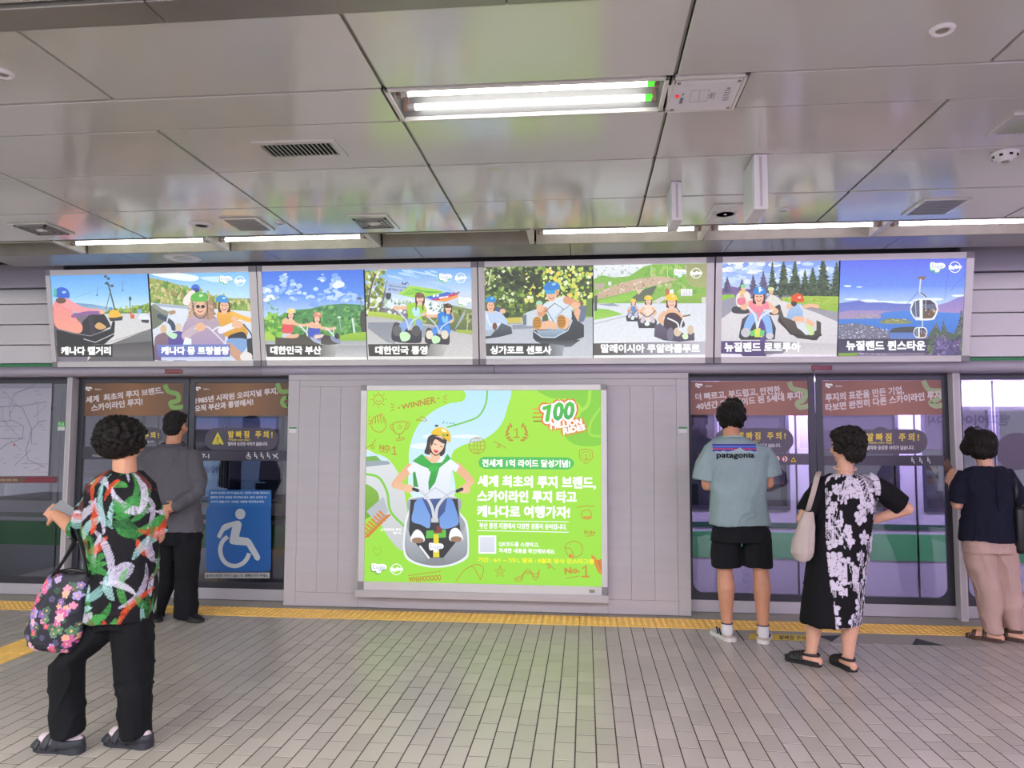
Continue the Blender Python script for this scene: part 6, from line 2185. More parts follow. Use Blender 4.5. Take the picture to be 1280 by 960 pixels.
# hidden lilac fill strip added behind the header to brighten the train's right part
o = empty('track_fill_lamp', (3.0, 6.74, 2.03), 'hidden lilac-white fill strip added behind the door header to brighten the train', 'lamp')
MB().bbox(0.6, 6.0, 6.70, 6.78, 2.005, 2.036, 0.004).build('housing', M_house, o)
MB().box(0.62, 5.98, 6.71, 6.77, 1.998, 2.006).build('diffuser', mat('track_fill_glow', 'd9c2ff', 0.4, emit=240.0), o)

# lit posters across the platform, mirrored by the door glass
YP = -4.0
PPL = (Vector((0, YP, 0)), Vector((-1, 0, 0)), Vector((0, 0, 1)), Vector((0, 1, 0)))


class MirrorPrint(Print):
    """laid out by where it shows in the door glass"""
    def uv(s, q):
        x0, y0, sc = s.crop
        d = ray(x0 + q[0] / sc, y0 + q[1] / sc)
        g = CAM + d * ((YD - 0.006) / d.y)
        t = (YP - g.y) / (-d.y)
        w = Vector((g.x + d.x * t, YP, g.z + d.z * t))
        return ((w - s.o).dot(s.ex), (w - s.o).dot(s.ez))


def stand(x0, x1, z0, z1, label, prt, emit):
    o = empty('advertising_stand', ((x0 + x1) / 2, YP - 0.06, 0.0), label, 'lightbox')
    MB().bbox(x0 - 0.012, x1 + 0.012, YP - 0.15, YP - 0.004, z0 - 0.012, z1 + 0.012, 0.005).build('case', M_rail, o)
    for x in (x0 + 0.1, x1 - 0.1):
        MB().box(x - 0.03, x + 0.03, YP - 0.11, YP - 0.05, -0.001, z0 - 0.04).build('leg', M_rail, o)
    prt.build('poster', vmat('rear_print_%d' % int(emit * 10), emit, 0.4, base=0), o)


prt = MirrorPrint(PPL, (0, 0, 1), None)
x0, x1, z0, z1 = 2.35, 9.0, 1.22, 2.90
prt.poly([(-x1, z0), (-x0, z0), (-x0, z1), (-x1, z1)], 'b9a2dc', 'c9b2e6', raw=True)
prt.poly([(1212, 480), (1300, 478), (1300, 514), (1212, 514)], 'efe0ff')
prt.poly([(1262, 500), (1300, 478), (1300, 505)], 'c06a72')
prt.text('뱀파이어', ((1262, 518), (1203, 519), (1203, 531), (1261, 532)), '4a3f66', 0.4)
prt.text('사시', ((1226, 467), (1200, 467), (1200, 482), (1226, 482)), '4a3f66', 0.4)
prt.text('뱀파이어', ((1175, 464), (1065, 466), (1065, 477), (1175, 476)), '5a4f76', 0.5)
prt.text('다시', ((1180, 520), (1161, 520), (1161, 531), (1180, 530)), '5a4a6a', 0.4)
prt.poly([(930, 535), (960, 535), (960, 560), (930, 560)], '6a74b4')
prt.poly([(1000, 520), (1016, 520), (1016, 560), (1000, 560)], '5c5078')
prt.poly([(872, 535), (884, 535), (884, 562), (872, 562)], '5c5078')
stand(x0, x1, z0, z1, 'long lilac lightbox poster standing across the platform, mirrored in the door glass', prt, 2.7)
def sheet(c0, c1, q0, q1):
    a_, b_ = prt.uv(q0), prt.uv(q1)
    u0, u1, v0, v1 = min(a_[0], b_[0]), max(a_[0], b_[0]), min(a_[1], b_[1]), max(a_[1], b_[1])
    prt.poly([(u0, v0), (u1, v0), (u1, v1), (u0, v1)], c0, c1, raw=True)
    return u0, u1, v0, v1


prt = MirrorPrint(PPL, (0, 0, 1), None)
A = sheet('a8ccf4', '8fb0e8', (312, 572), (246, 634))
prt.text('FIND OUT!', ((274, 583), (250, 583), (250, 591), (274, 591)), '4a5a9a', 0.3)
B = sheet('8aa4ee', 'b9aee6', (345, 522), (242, 537))
stand(-max(A[1], B[1]), -min(A[0], B[0]), min(A[2], B[2]), max(A[3], B[3]), 'pale blue lightbox poster standing across the platform, mirrored in the door glass', prt, 2.6)

# ================================================================ PEOPLE
M_skin = mat('skin', 'c98f72', 0.5, bump=0.03, bscale=300, vary=0.05, vscale=18)
M_skin2 = mat('skin_pale', 'd3a088', 0.5, bump=0.03, bscale=300, vary=0.05, vscale=18)


_WS = None


def remesh(mb, vox, it=2, fac=0.5):
    """fuses the shapes of a builder into one continuous smooth surface"""
    me = mb.mesh('fused')
    o = bpy.data.objects.new('fused', me)
    global _WS
    if _WS is None:
        _WS = bpy.data.scenes.new('workbench')
    _WS.collection.objects.link(o)
    m = o.modifiers.new('r', 'REMESH')
    m.mode = 'VOXEL'
    m.voxel_size = vox
    if it:
        sm = o.modifiers.new('s', 'SMOOTH')
        sm.factor = fac
        sm.iterations = it
    _WS.view_layers[0].update()
    dg = _WS.view_layers[0].depsgraph
    r = bpy.data.meshes.new_from_object(o.evaluated_get(dg))
    bpy.data.objects.remove(o)
    bpy.data.meshes.remove(me)
    r.polygons.foreach_set('use_smooth', [True] * len(r.polygons))
    return r


def coords(me):
    a = np.empty(len(me.vertices) * 3, np.float32)
    me.vertices.foreach_get('co', a)
    return a.reshape(-1, 3).astype(np.float64)


def normals(me):
    a = np.empty(len(me.vertices) * 3, np.float32)
    me.vertices.foreach_get('normal', a)
    return a.reshape(-1, 3)


def setco(me, c):
    me.vertices.foreach_set('co', c.astype(np.float32).ravel())
    me.update()


def displace(me, fn):
    """fn(x,y,z arrays) -> offset along the normal"""
    c, n_ = coords(me), normals(me)
    setco(me, c + n_ * fn(c[:, 0], c[:, 1], c[:, 2])[:, None])


_LAT = np.random.RandomState(99).rand(32, 32, 32) * 2 - 1


def vnoise(x, y, z):
    """smooth value noise on arrays"""
    i, j, k = np.floor(x).astype(int), np.floor(y).astype(int), np.floor(z).astype(int)
    u, v, w = x - i, y - j, z - k
    u, v, w = u * u * (3 - 2 * u), v * v * (3 - 2 * v), w * w * (3 - 2 * w)
    g = lambda a, b, c: _LAT[(i + a) % 32, (j + b) % 32, (k + c) % 32]
    return ((g(0, 0, 0) * (1 - u) + g(1, 0, 0) * u) * (1 - v) + (g(0, 1, 0) * (1 - u) + g(1, 1, 0) * u) * v) * (1 - w) + \
        ((g(0, 0, 1) * (1 - u) + g(1, 0, 1) * u) * (1 - v) + (g(0, 1, 1) * (1 - u) + g(1, 1, 1) * u) * v) * w


def folds(me, amp=0.006, sx=9.0, sz=5.0, seed=0.0, ridge=0.55):
    """soft swells plus sharper creases"""
    def fn(x, y, z):
        w = vnoise(x * 5 + seed, y * 5, z * 5) * 0.9
        a = vnoise(x * sx + seed + w, y * sx, z * sz + w)
        b_ = vnoise(x * sx * 2.2 + seed + w * 2, y * sx * 2.2 + 5, z * sz * 1.8 + w * 2)
        r_ = 1 - np.abs(vnoise(x * sx * 1.5 + 9 + seed + w * 2, y * sx * 1.5, z * sz * 1.3 - x * 3 + w * 2)) * 3.2
        return amp * (a + 0.5 * b_ + ridge * np.clip(r_, 0, 1))
    displace(me, fn)


def colorize(me, col):
    """col: (n,3) linear colours"""
    a = me.color_attributes.new('Col', 'FLOAT_COLOR', 'POINT')
    rgba = np.ones((len(me.vertices), 4), np.float32)
    rgba[:, :3] = col
    a.data.foreach_set('color', rgba.ravel())


def rotm(a, pitch=0.0, roll=0.0):
    return Matrix.Rotation(-a, 3, 'Z') @ Matrix.Rotation(roll, 3, 'Y') @ Matrix.Rotation(-pitch, 3, 'X')


def loft(mb, rows, n=32, a=0.0, sq=1.0):
    """closed loft of horizontal (super)ellipses: rows of (centre, rx, ry) turned by a"""
    vs, fs = [], []
    ca, sa = math.cos(a), math.sin(a)
    for (c, rx, ry) in rows:
        for k in range(n):
            w = 2 * PI * k / n
            cx, sy = math.cos(w), math.sin(w)
            u = rx * math.copysign(abs(cx) ** sq, cx)
            v = ry * math.copysign(abs(sy) ** sq, sy)
            vs.append((c[0] + u * ca + v * sa, c[1] - u * sa + v * ca, c[2]))
    m = len(rows)
    for i in range(m - 1):
        for k in range(n):
            fs.append((i * n + k, i * n + (k + 1) % n, (i + 1) * n + (k + 1) % n, (i + 1) * n + k))
    fs.append(tuple(reversed(range(n))))
    fs.append(tuple((m - 1) * n + k for k in range(n)))
    mb.add(vs, fs)


def prow(py, l, r, Y, ry, dy=0.0):
    """a cross-section row whose outline spans pixels l..r at height py and depth Y"""
    A, B = on_y(l, py, Y), on_y(r, py, Y)
    return (Vector(((A.x + B.x) / 2, Y + dy, (A.z + B.z) / 2)), (B.x - A.x) / 2, ry)


def head_shape(mb, c, R, s=1.0):
    """skull, jaw, nose, lips, brow and ears; local +Y is forward"""
    c = Vector(c)
    T = lambda x, y, z: c + R @ (Vector((x, y, z)) * s)
    mb.ell(T(0, -0.008, 0.018), (0.074 * s, 0.092 * s, 0.088 * s), R, 24, 16)
    mb.ell(T(0, 0.022, -0.035), (0.060 * s, 0.066 * s, 0.075 * s), R, 20, 14)
    mb.ell(T(0, 0.055, -0.092), (0.028 * s, 0.026 * s, 0.020 * s), R)
    mb.limb([T(0, 0.082, 0.012), T(0, 0.098, -0.018), T(0, 0.103, -0.032)], [0.009 * s, 0.011 * s, 0.013 * s])
    mb.ell(T(0, 0.084, -0.062), (0.022 * s, 0.010 * s, 0.009 * s), R)
    mb.ell(T(0, 0.078, 0.028), (0.052 * s, 0.014 * s, 0.010 * s), R)
    for sg in (-1, 1):
        mb.ell(T(sg * 0.044, 0.062, -0.028), (0.022 * s, 0.022 * s, 0.022 * s), R)
        mb.ell(T(sg * 0.078, -0.008, -0.012), (0.010 * s, 0.020 * s, 0.032 * s), R)
        mb.ell(T(sg * 0.083, -0.014, 0.004), (0.006 * s, 0.018 * s, 0.018 * s), R)


def face_parts(parent, c, R, s=1.0):
    c = Vector(c)
    T = lambda x, y, z: c + R @ (Vector((x, y, z)) * s)
    for sg in (-1, 1):
        MB().ell(T(sg * 0.031, 0.077, 0.012), (0.012 * s, 0.006 * s, 0.006 * s), R, 12, 8).build('eye', mat('eye_dark', '2a2220', 0.2), parent, True)
        MB().tube([T(sg * 0.016, 0.090, 0.034), T(sg * 0.034, 0.088, 0.038), T(sg * 0.05, 0.076, 0.033)], 0.003 * s, 6).build('eyebrow', mat('brow_hair', '2a2422', 0.7), parent, True)
    MB().tube([T(-0.020, 0.088, -0.063), T(0, 0.0945, -0.061), T(0.020, 0.088, -0.063)], 0.0035 * s, 6).build('mouth', mat('lip', '9a5550', 0.5), parent, True)


def hand_shape(mb, wrist, d, nrm, side, curl=0.6, s=1.0, spread=0.10):
    """palm and five fingers. d: direction of the fingers, nrm: back of the hand, side +1: thumb on the +(d x nrm) side"""
    w = Vector(wrist)
    d = Vector(d).normalized()
    nrm = Vector(nrm)
    nrm = (nrm - d * nrm.dot(d)).normalized()
    t = d.cross(nrm).normalized() * side
    R = Matrix((t, d, nrm)).transposed()
    mb.ell(w + d * 0.045 * s, (0.040 * s, 0.052 * s, 0.015 * s), R, 16, 12)
    mb.limb([w - d * 0.02 * s, w + d * 0.02 * s], [0.026 * s, 0.026 * s])
    lens = (0.074, 0.082, 0.076, 0.060)
    for i, L in enumerate(lens):
        off = (0.030 - i * 0.0200) * s
        b = w + d * 0.085 * s + t * off
        ang = 0.0
        p = [w + d * 0.055 * s + t * off * 0.85, b]
        dd = d + t * (spread * (1.5 - i) * 0.5)
        dd.normalize()
        for f_, k in ((0.45, 0.8), (0.32, 1.0), (0.23, 0.8)):
            ang += curl * k
            q = dd * math.cos(ang) - nrm * math.sin(ang)
            p.append(p[-1] + q * L * f_ * s)
        mb.limb(p, [0.0095 * s, 0.0092 * s, 0.0085 * s, 0.008 * s, 0.007 * s], 10)
    b = w + d * 0.018 * s + t * 0.028 * s
    q1 = (d * 0.55 + t * 0.75 - nrm * 0.25 * (1 + curl)).normalized()
    q2 = (d * 0.85 + t * 0.30 - nrm * 0.4 * (1 + curl)).normalized()
    mb.limb([b, b + q1 * 0.038 * s, b + q1 * 0.038 * s + q2 * 0.03 * s, b + q1 * 0.038 * s + q2 * 0.055 * s], [0.013 * s, 0.011 * s, 0.010 * s, 0.008 * s], 10)


def foot_shape(mb, ankle, d, L=0.24, s=1.0):
    a = Vector(ankle)
    d = Vector((d[0], d[1], 0)).normalized()
    side = Vector((d.y, -d.x, 0))
    heel = Vector((a.x, a.y, 0.035)) - d * 0.045
    mb.limb([heel, Vector((a.x, a.y, 0.05)) + d * 0.03, Vector((a.x, a.y, 0.035)) + d * (L - 0.12)], [0.032 * s, 0.038 * s, 0.030 * s])
    mb.limb([a, Vector((a.x, a.y, 0.05))], [0.036 * s, 0.036 * s])
    for i in range(5):
        o_ = (-0.034 + 0.017 * i) * s
        l_ = (0.9, 1.0, 0.97, 0.93, 0.86)[i] if side.dot(side) else 1
        b = Vector((a.x, a.y, 0.028)) + d * (L - 0.125) + side * o_ * 0.9
        mb.limb([b, b + d * 0.055 * l_ - Vector((0, 0, 0.006))], [0.013 * s, 0.010 * s], 8)


def sole(me_list, a, d, L, W, z0, z1, heel=0.075):
    """footprint prism; returns builder"""
    a = Vector((a[0], a[1], 0))
    d = Vector((d[0], d[1], 0)).normalized()
    side = Vector((d.y, -d.x, 0))
    prof = [(0.0, 0.30), (0.03, 0.62), (0.12, 0.80), (0.30, 0.78), (0.45, 0.80), (0.65, 1.0), (0.80, 0.98), (0.92, 0.75), (0.98, 0.42), (1.0, 0.1)]
    ring = [(t, w) for t, w in prof] + [(t, -w) for t, w in reversed(prof)]
    pts = [a - d * heel + d * (t * L) + side * (w * W / 2) for t, w in ring]
    n = len(pts)
    mb = MB()
    vs = [(p.x, p.y, z0) for p in pts] + [(p.x, p.y, z1) for p in pts]
    tri = tessellate_polygon([[Vector((p.x, p.y, 0)) for p in pts]])
    fs = [tuple(t) for t in tri] + [tuple(n + i for i in t) for t in tri] + [(i, (i + 1) % n, n + (i + 1) % n, n + i) for i in range(n)]
    return mb.add(vs, fs)


def upper(a, d, L, W, H, heel=0.075, vox=0.006, open_top=True):
    """closed shoe upper as a loft along the foot, fused smooth"""
    a = Vector((a[0], a[1], 0))
    d = Vector((d[0], d[1], 0)).normalized()
    side = Vector((d.y, -d.x, 0))
    mb = MB()
    prev = None
    vs, fs = [], []
    rows = [(0.0, 0.35, 0.60), (0.05, 0.68, 0.95), (0.18, 0.80, 1.0), (0.34, 0.78, 0.95), (0.48, 0.82, 0.78), (0.65, 0.98, 0.60), (0.82, 0.95, 0.48), (0.94, 0.68, 0.40), (1.0, 0.30, 0.25)]
    k = 14
    for t, w, h in rows:
        c = a - d * heel + d * (t * L)
        for i in range(k):
            th = 2 * PI * i / k
            x = math.cos(th) * w * W / 2
            z = 0.012 + (h * H - 0.012) * (0.5 + 0.5 * math.sin(th)) if True else 0
            vs.append((c.x + side.x * x, c.y + side.y * x, z))
    for i in range(len(rows) - 1):
        for j in range(k):
            fs.append((i * k + j, i * k + (j + 1) % k, (i + 1) * k + (j + 1) % k, (i + 1) * k + j))
    fs.append(tuple(reversed(range(k))))
    fs.append(tuple((len(rows) - 1) * k + j for j in range(k)))
    mb.add(vs, fs)
    return mb


def hairmat(name, col, streak=60, stretch=(30, 30, 4)):
    return mat(name, col, 0.55, bump=0.5, bscale=streak / 10, vary=0.35, vscale=streak / 20, stretch=stretch, spec=0.22)


def curl_bumps(mb, c, r, R, n_, size, seed, zmin=-1.0, ymax=2.0):
    rr = random.Random(seed)
    for i in range(n_):
        z = rr.uniform(-1, 1)
        w = rr.uniform(0, 2 * PI)
        q = Vector((math.sqrt(1 - z * z) * math.cos(w), math.sqrt(1 - z * z) * math.sin(w), z))
        if z < zmin or q.y > ymax:
            continue
        p = Vector(c) + R @ Vector((q.x * r[0], q.y * r[1], q.z * r[2]))
        s_ = size * rr.uniform(0.7, 1.3)
        mb.ell(p, (s_, s_, s_), None, 10, 7)


def press(prt, name, parent, me, d, material, base_off=0.0012):
    """presses a Print made on a plane in front of a garment onto that garment"""
    bm = bmesh.new()
    bm.from_mesh(me)
    tree = BVHTree.FromBMesh(bm)
    bm.free()
    d = Vector(d).normalized()
    new = []
    for p in prt.v:
        P = Vector(p)
        layer = (P - prt.o).dot(prt.n)
        h = tree.ray_cast(P - d * 0.5, d)
        new.append((h[0] - d * (base_off + layer))[:] if h[0] is not None else p)
    prt.v = new
    return prt.build(name, material, parent)


def inner(sh, hd):
    """shoulder root a little inside and below the clothed shoulder"""
    return Vector((sh.x + math.copysign(0.035, hd.x - sh.x), sh.y, sh.z - 0.03))


def person(body_me, label, material, sub=None):
    o = link('person', body_me, material, None, True)
    tag(o, label, 'person', 'people waiting on the platform')
    return o


CLOTH = lambda name, col, rough=0.85, bump=0.25, vary=0.06: mat(name, col, rough, bump=bump, bscale=350, vary=vary, vscale=7, spec=0.25)

# ---------------------------------------------------------------- man in the pale green T-shirt
Y = 5.70
R = rotm(0.0, -0.55)
hc = on_y(913, 521, Y + 0.05)
b = MB()
head_shape(b, hc, R, 1.06)
nb = on_y(914, 548, Y - 0.01)
b.limb([nb + Vector((0, -0.01, -0.05)), nb + Vector((0, 0.0, 0.02)), hc + Vector((0, -0.01, -0.03))], [0.066, 0.060, 0.058])
loft(b, [prow(552, 898, 930, Y, 0.055), prow(566, 893, 948, Y, 0.075), prow(600, 893, 952, Y, 0.105), prow(640, 897, 950, Y, 0.09), prow(668, 899, 952, Y, 0.09)])
shL, shR = on_y(884, 566, Y), on_y(958, 566, Y)
elL, elR = on_y(884, 606, Y + 0.02), on_y(960, 604, Y + 0.02)
wrL, wrR = on_y(905, 604, Y + 0.25), on_y(938, 603, Y + 0.25)
for s_, e_, w_, sd in ((shL, elL, wrL, 1), (shR, elR, wrR, -1)):
    b.limb([inner(s_, hc), (s_ + e_) / 2, e_], [0.038, 0.046, 0.043])
    b.limb([e_, e_.lerp(w_, 0.35), w_], [0.043, 0.042, 0.028])
    hand_shape(b, w_, (w_ - e_).normalized() + Vector((0, 0.2, 0.1)), (0, 0, -1) if False else (0, 0.2, -1), sd, 0.5)
feet3 = []
for px_l, top, ank, ty in ((905, 672, (909, 786), 5.735), (950, 672, (954, 788), 5.705)):
    an = on_y(ank[0], ank[1], ty)
    kn = on_y(px_l + 1, 712, ty - 0.005)
    hp = on_y(px_l + (4 if px_l < 930 else -4), top, Y)
    b.limb([hp, hp.lerp(kn, 0.5), kn], [0.072, 0.068, 0.057])
    b.limb([kn, kn.lerp(an, 0.30) + Vector((0, -0.015, 0)), kn.lerp(an, 0.7), an + Vector((0, 0, 0.02))], [0.056, 0.064, 0.046, 0.036])
    b.limb([an + Vector((0, 0, 0.02)), Vector((an.x, an.y, 0.05))], [0.036, 0.038])
    b.limb([Vector((an.x, an.y, 0.045)), Vector((an.x, an.y + 0.12, 0.04))], [0.034, 0.030])
    feet3.append(an)
P3 = person(remesh(b, 0.006, 2), 'man with black hair in a pale green printed T-shirt and black shorts', M_skin)
face_parts(P3, hc, R, 1.06)
# hair: cap of short thick hair
h = MB()
T = lambda x, y, z, s=1.06: hc + R @ (Vector((x, y, z)) * s)
h.ell(T(0, -0.016, 0.032), (0.112, 0.106, 0.100), R, 28, 18)
h.ell(T(0, -0.055, -0.012), (0.096, 0.060, 0.066), R, 24, 16)
h.ell(T(0.02, 0.05, 0.07), (0.075, 0.06, 0.055), R)
me = remesh(h, 0.005, 2)
displace(me, lambda x, y, z: 0.005 * np.sin(x * 260 + 3 * np.sin(z * 60)) * np.cos(z * 40 + x * 30) + 0.004 * np.sin(x * 90 + z * 70))
link('hair', me, hairmat('black_hair', '171412'), P3, True)
# T-shirt
t = MB()
loft(t, [prow(546, 902, 926, Y - 0.005, 0.062), prow(550, 893, 938, Y - 0.005, 0.085), prow(558, 881, 958, Y, 0.105), prow(568, 879, 965, Y, 0.120), prow(590, 886, 960, Y, 0.128), prow(620, 888, 958, Y, 0.125), prow(645, 887, 961, Y, 0.130), prow(656, 886.5, 962, Y, 0.132)], sq=0.88)
t.tube([on_y(890, 562, Y), on_y(883, 580, Y), on_y(880, 599, Y + 0.01)], [0.058, 0.074, 0.080], 16)
t.tube([on_y(953, 562, Y), on_y(960, 578, Y), on_y(964, 595, Y + 0.01)], [0.058, 0.070, 0.076], 16)
me = remesh(t, 0.0062, 1)
folds(me, 0.010, 7, 4, 3)
shirt3 = link('t_shirt', me, CLOTH('pale_green_cotton', '8ea1a6'), P3, True)
zc = on_y(913, 549, Y).z
MB().tube([(hc.x + 0.075 * math.cos(w), Y - 0.012 + 0.088 * math.sin(w), zc + 0.012 - 0.010 * math.sin(w)) for w in [2 * PI * i / 20 for i in range(21)]], 0.007, 8).build('collar', CLOTH('green_rib', '9fb6b4'), shirt3, True)
TPL = (Vector((0, Y - 0.13, 0)), Vector((1, 0, 0)), Vector((0, 0, 1)), Vector((0, -1, 0)))
pr = Print(TPL, (860, 490, 7.384), None, step=4e-5)
NB = 16
for (ya, yb, col) in ((480, 497, '4a3f8e'), (496, 514, '5a74d0'), (513, 522, '4f3f8a'), (521, 533, 'c0506e'), (532, 545, '3f3a86'), (544, 562, '5660ac')):
    for i in range(NB):
        x0, x1 = 238 + 404 * i / NB, 238 + 404 * (i + 1) / NB
        pr.poly([(x0, ya), (x1, ya), (x1, yb), (x0, yb)], col)
mt = [(238, 556), (270, 545), (300, 552), (330, 540), (365, 552), (410, 543), (450, 530), (487, 512), (512, 535), (545, 545), (580, 540), (610, 552), (642, 548)]
for i in range(len(mt) - 1):
    (x0, y0), (x1, y1) = mt[i], mt[i + 1]
    pr.poly([(x0, y0), (x1, y1), (x1, 566), (x0, 566)], '9ab0b8')
pr.text('patagonia', (272, 560, 615, 622), '15161c', 2.2)
press(pr, 'back_print', shirt3, me, (0, 1, 0), vmat('cloth_print', 0, 0.8, spec=0.2), 0.0016)
# shorts
t = MB()
loft(t, [prow(648, 898, 952, Y, 0.095), prow(662, 891, 962, Y, 0.115), prow(676, 889, 965, Y, 0.125)], sq=0.9)
for l, r_, dy in ((889, 926, 0.03), (928, 965, 0.0)):
    loft(t, [prow(664, l + 4, r_ - 2, Y + dy * .5, 0.095), prow(690, l, r_, Y + dy, 0.105), prow(708, l - 0.5, r_ + 0.5, Y + dy, 0.105)], sq=0.9)
me = remesh(t, 0.007, 2)
folds(me, 0.007, 8, 5, 9)
link('shorts', me, CLOTH('black_twill', '16171c'), P3, True)
for an, dx in zip(feet3, (-0.34, 0.30)):
    d = Vector((dx, 1.0, 0)).normalized()
    sock = link('sock', remesh(MB().limb([Vector((an.x, an.y, 0.06)), Vector((an.x, an.y, 0.105))], [0.043, 0.041]), 0.005, 1), CLOTH('white_sock', 'd8d6da'), P3, True)
    MB().lathe([(0.0435, 0.118), (0.0435, 0.125)], (an.x, an.y, 0), 20).build('sock_stripe', CLOTH('navy_rib', '2a3050'), sock)
    sh = empty('sneaker', (an.x, an.y, 0))
    sh.parent = P3
    link('upper', remesh(upper(an, d, 0.285, 0.105, 0.10), 0.005, 2), CLOTH('sneaker_suede', 'aaa3a3', 0.8), sh, True)
    sole(None, an, d, 0.295, 0.112, 0.002, 0.030, 0.08).build('sole', mat('sneaker_sole', 'd6d2cf', 0.6), sh)
    sole(None, an, d, 0.290, 0.108, 0.0005, 0.010, 0.078).build('outsole', M_black, sh)
    side = Vector((d.y, -d.x, 0))
    for sg in (-1, 1):
        for k in range(2):
            c0 = Vector((an.x, an.y, 0.035)) + d * (0.02 + 0.04 * k) + side * sg * 0.043
            MB().tube([c0, c0 + d * 0.045 + Vector((0, 0, 0.035)) - side * sg * 0.012], 0.006, 6).build('side_stripe', CLOTH('navy_stripe', '20263f'), sh)
    MB().bbox(-0.018, 0.018, -0.006, 0.006, 0.045, 0.085, 0.003).build('heel_tab', CLOTH('navy_stripe', '20263f'), sh)
    sh.children[-1].data.transform(Matrix.Translation(Vector((an.x, an.y, 0)) - d * 0.074))
ph = tag(MB().bbox(-0.037, 0.037, -0.005, 0.005, -0.078, 0.078, 0.004).build('phone', mat('phone_black', '1a1a1e', 0.25)), 'dark phone held in front by the man in the pale green T-shirt', 'phone')
pm = (wrL + wrR) / 2 + Vector((0, 0.085, 0.035))
ph.data.transform(Matrix.Translation(pm) @ Matrix.Rotation(-0.9, 4, 'X'))

# ---------------------------------------------------------------- man in the grey jacket
Y = 5.88
R = rotm(0.06, 0.02)
hc = on_y(220, 532, Y + 0.02)
b = MB()
head_shape(b, hc, R, 1.02)
nb = on_y(217, 553, Y)
b.limb([nb + Vector((0, 0, -0.06)), nb, hc + Vector((0, 0, -0.03))], [0.066, 0.060, 0.056])
loft(b, [prow(562, 204, 230, Y, 0.055), prow(576, 194, 238, Y, 0.08), prow(610, 194, 236, Y, 0.09), prow(660, 196, 242, Y, 0.09)])
shL, shR = on_y(184, 572, Y), on_y(243, 572, Y)
elL, elR = on_y(172, 615, Y - 0.02), on_y(249, 615, Y - 0.04)
wrL, wrR = on_y(198, 637, Y - 0.19), on_y(219, 634, Y - 0.185)
for s_, e_, w_ in ((shL, elL, wrL), (shR, elR, wrR)):
    b.limb([inner(s_, hc), (s_ + e_) / 2, e_], [0.036, 0.042, 0.040])
    b.limb([e_, w_], [0.042, 0.029])
hand_shape(b, wrR, Vector((-1, -0.12, -0.20)), (0.05, -1, 0.3), 1, 0.45, 0.98)
hand_shape(b, wrL, Vector((1, -0.15, -0.35)), (0.0, 1, 0.2), -1, 0.55, 0.98)
ft2 = []
for hx2, kx, ank, ty in ((204, 204, (193, 768), 5.90), (234, 235, (233, 766), 5.87)):
    an = on_y(ank[0], ank[1], ty)
    kn = on_y(kx, 715, ty - 0.02)
    hp = on_y(hx2, 668, Y)
    b.limb([hp, kn], [0.085, 0.058])
    b.limb([kn, kn.lerp(an, 0.3), an], [0.056, 0.058, 0.036])
    b.limb([an, Vector((an.x, an.y, 0.05))], [0.036, 0.036])
    ft2.append(an)
P2 = person(remesh(b, 0.0055, 2), 'man in a grey jacket and black trousers with hands clasped behind his back', M_skin)
face_parts(P2, hc, R, 1.02)
h = MB()
T = lambda x, y, z, s=1.02: hc + R @ (Vector((x, y, z)) * s)
h.ell(T(0, -0.018, 0.036), (0.086, 0.096, 0.088), R, 28, 18)
h.ell(T(0, -0.055, -0.018), (0.078, 0.052, 0.070), R, 24, 16)
h.ell(T(0, 0.04, 0.075), (0.066, 0.055, 0.040), R)
me = remesh(h, 0.005, 2)
displace(me, lambda x, y, z: 0.003 * np.sin(x * 240 + 4 * np.sin(z * 50)) + 0.002 * np.sin(z * 160))
link('hair', me, hairmat('greying_hair', '1f1d1c'), P2, True)
# jacket
t = MB()
loft(t, [prow(556, 203, 232, Y, 0.062), prow(562, 190, 240, Y, 0.095), prow(572, 180, 248, Y, 0.118), prow(600, 180, 248, Y, 0.130), prow(625, 183, 249, Y, 0.130), prow(650, 186, 251, Y, 0.140), prow(664, 187, 252, Y, 0.142)], sq=0.88)
t.limb([shL + Vector((0.01, 0, 0)), (shL + elL) / 2, elL, elL.lerp(wrL, 0.88)], [0.070, 0.066, 0.062, 0.050])
t.limb([shR + Vector((-0.01, 0, 0)), (shR + elR) / 2, elR, elR.lerp(wrR, 0.90)], [0.070, 0.068, 0.064, 0.050])
me = remesh(t, 0.0065, 2)
folds(me, 0.012, 9, 5, 17)
jk = link('jacket', me, CLOTH('grey_jacket', '5b5962', 0.8), P2, True)
MB().tube([(nb.x + 0.088 * math.cos(w), Y + 0.084 * math.sin(w) - 0.006, nb.z - 0.014 + 0.012 * math.sin(w)) for w in [2 * PI * i / 20 for i in range(21)]], [0.013] * 21, 8).build('collar', CLOTH('grey_collar', '55535c'), jk, True)
zc = on_y(250, 650, Y).z
for k in range(3):
    q = elR.lerp(wrR, 0.70 + 0.06 * k) + Vector((0.0, -0.055, 0.004))
    MB().ell(q, (0.006, 0.004, 0.006), None, 10, 8).build('cuff_button', M_black, jk, True)
t = MB()
loft(t, [prow(655, 189, 249, Y, 0.115), prow(680, 187, 250, Y, 0.12)], sq=0.9)
for l0, r0, l1, r1, l2, r2, dy in ((189, 221, 187, 219, 186, 203, 0.02), (219, 250, 219, 249, 219, 245, -0.01)):
    loft(t, [prow(668, l0, r0, Y, 0.105), prow(700, l0 + 1, r0 - 1, Y + dy, 0.10), prow(735, l1 + 1, r1 - 3, Y + dy, 0.085), prow(766, l2, r2, Y + dy, 0.08), prow(771, l2, r2, Y + dy, 0.08)], sq=0.92)
me = remesh(t, 0.007, 2)
folds(me, 0.010, 8, 6, 23)
link('trousers', me, CLOTH('black_wool', '15151b'), P2, True)
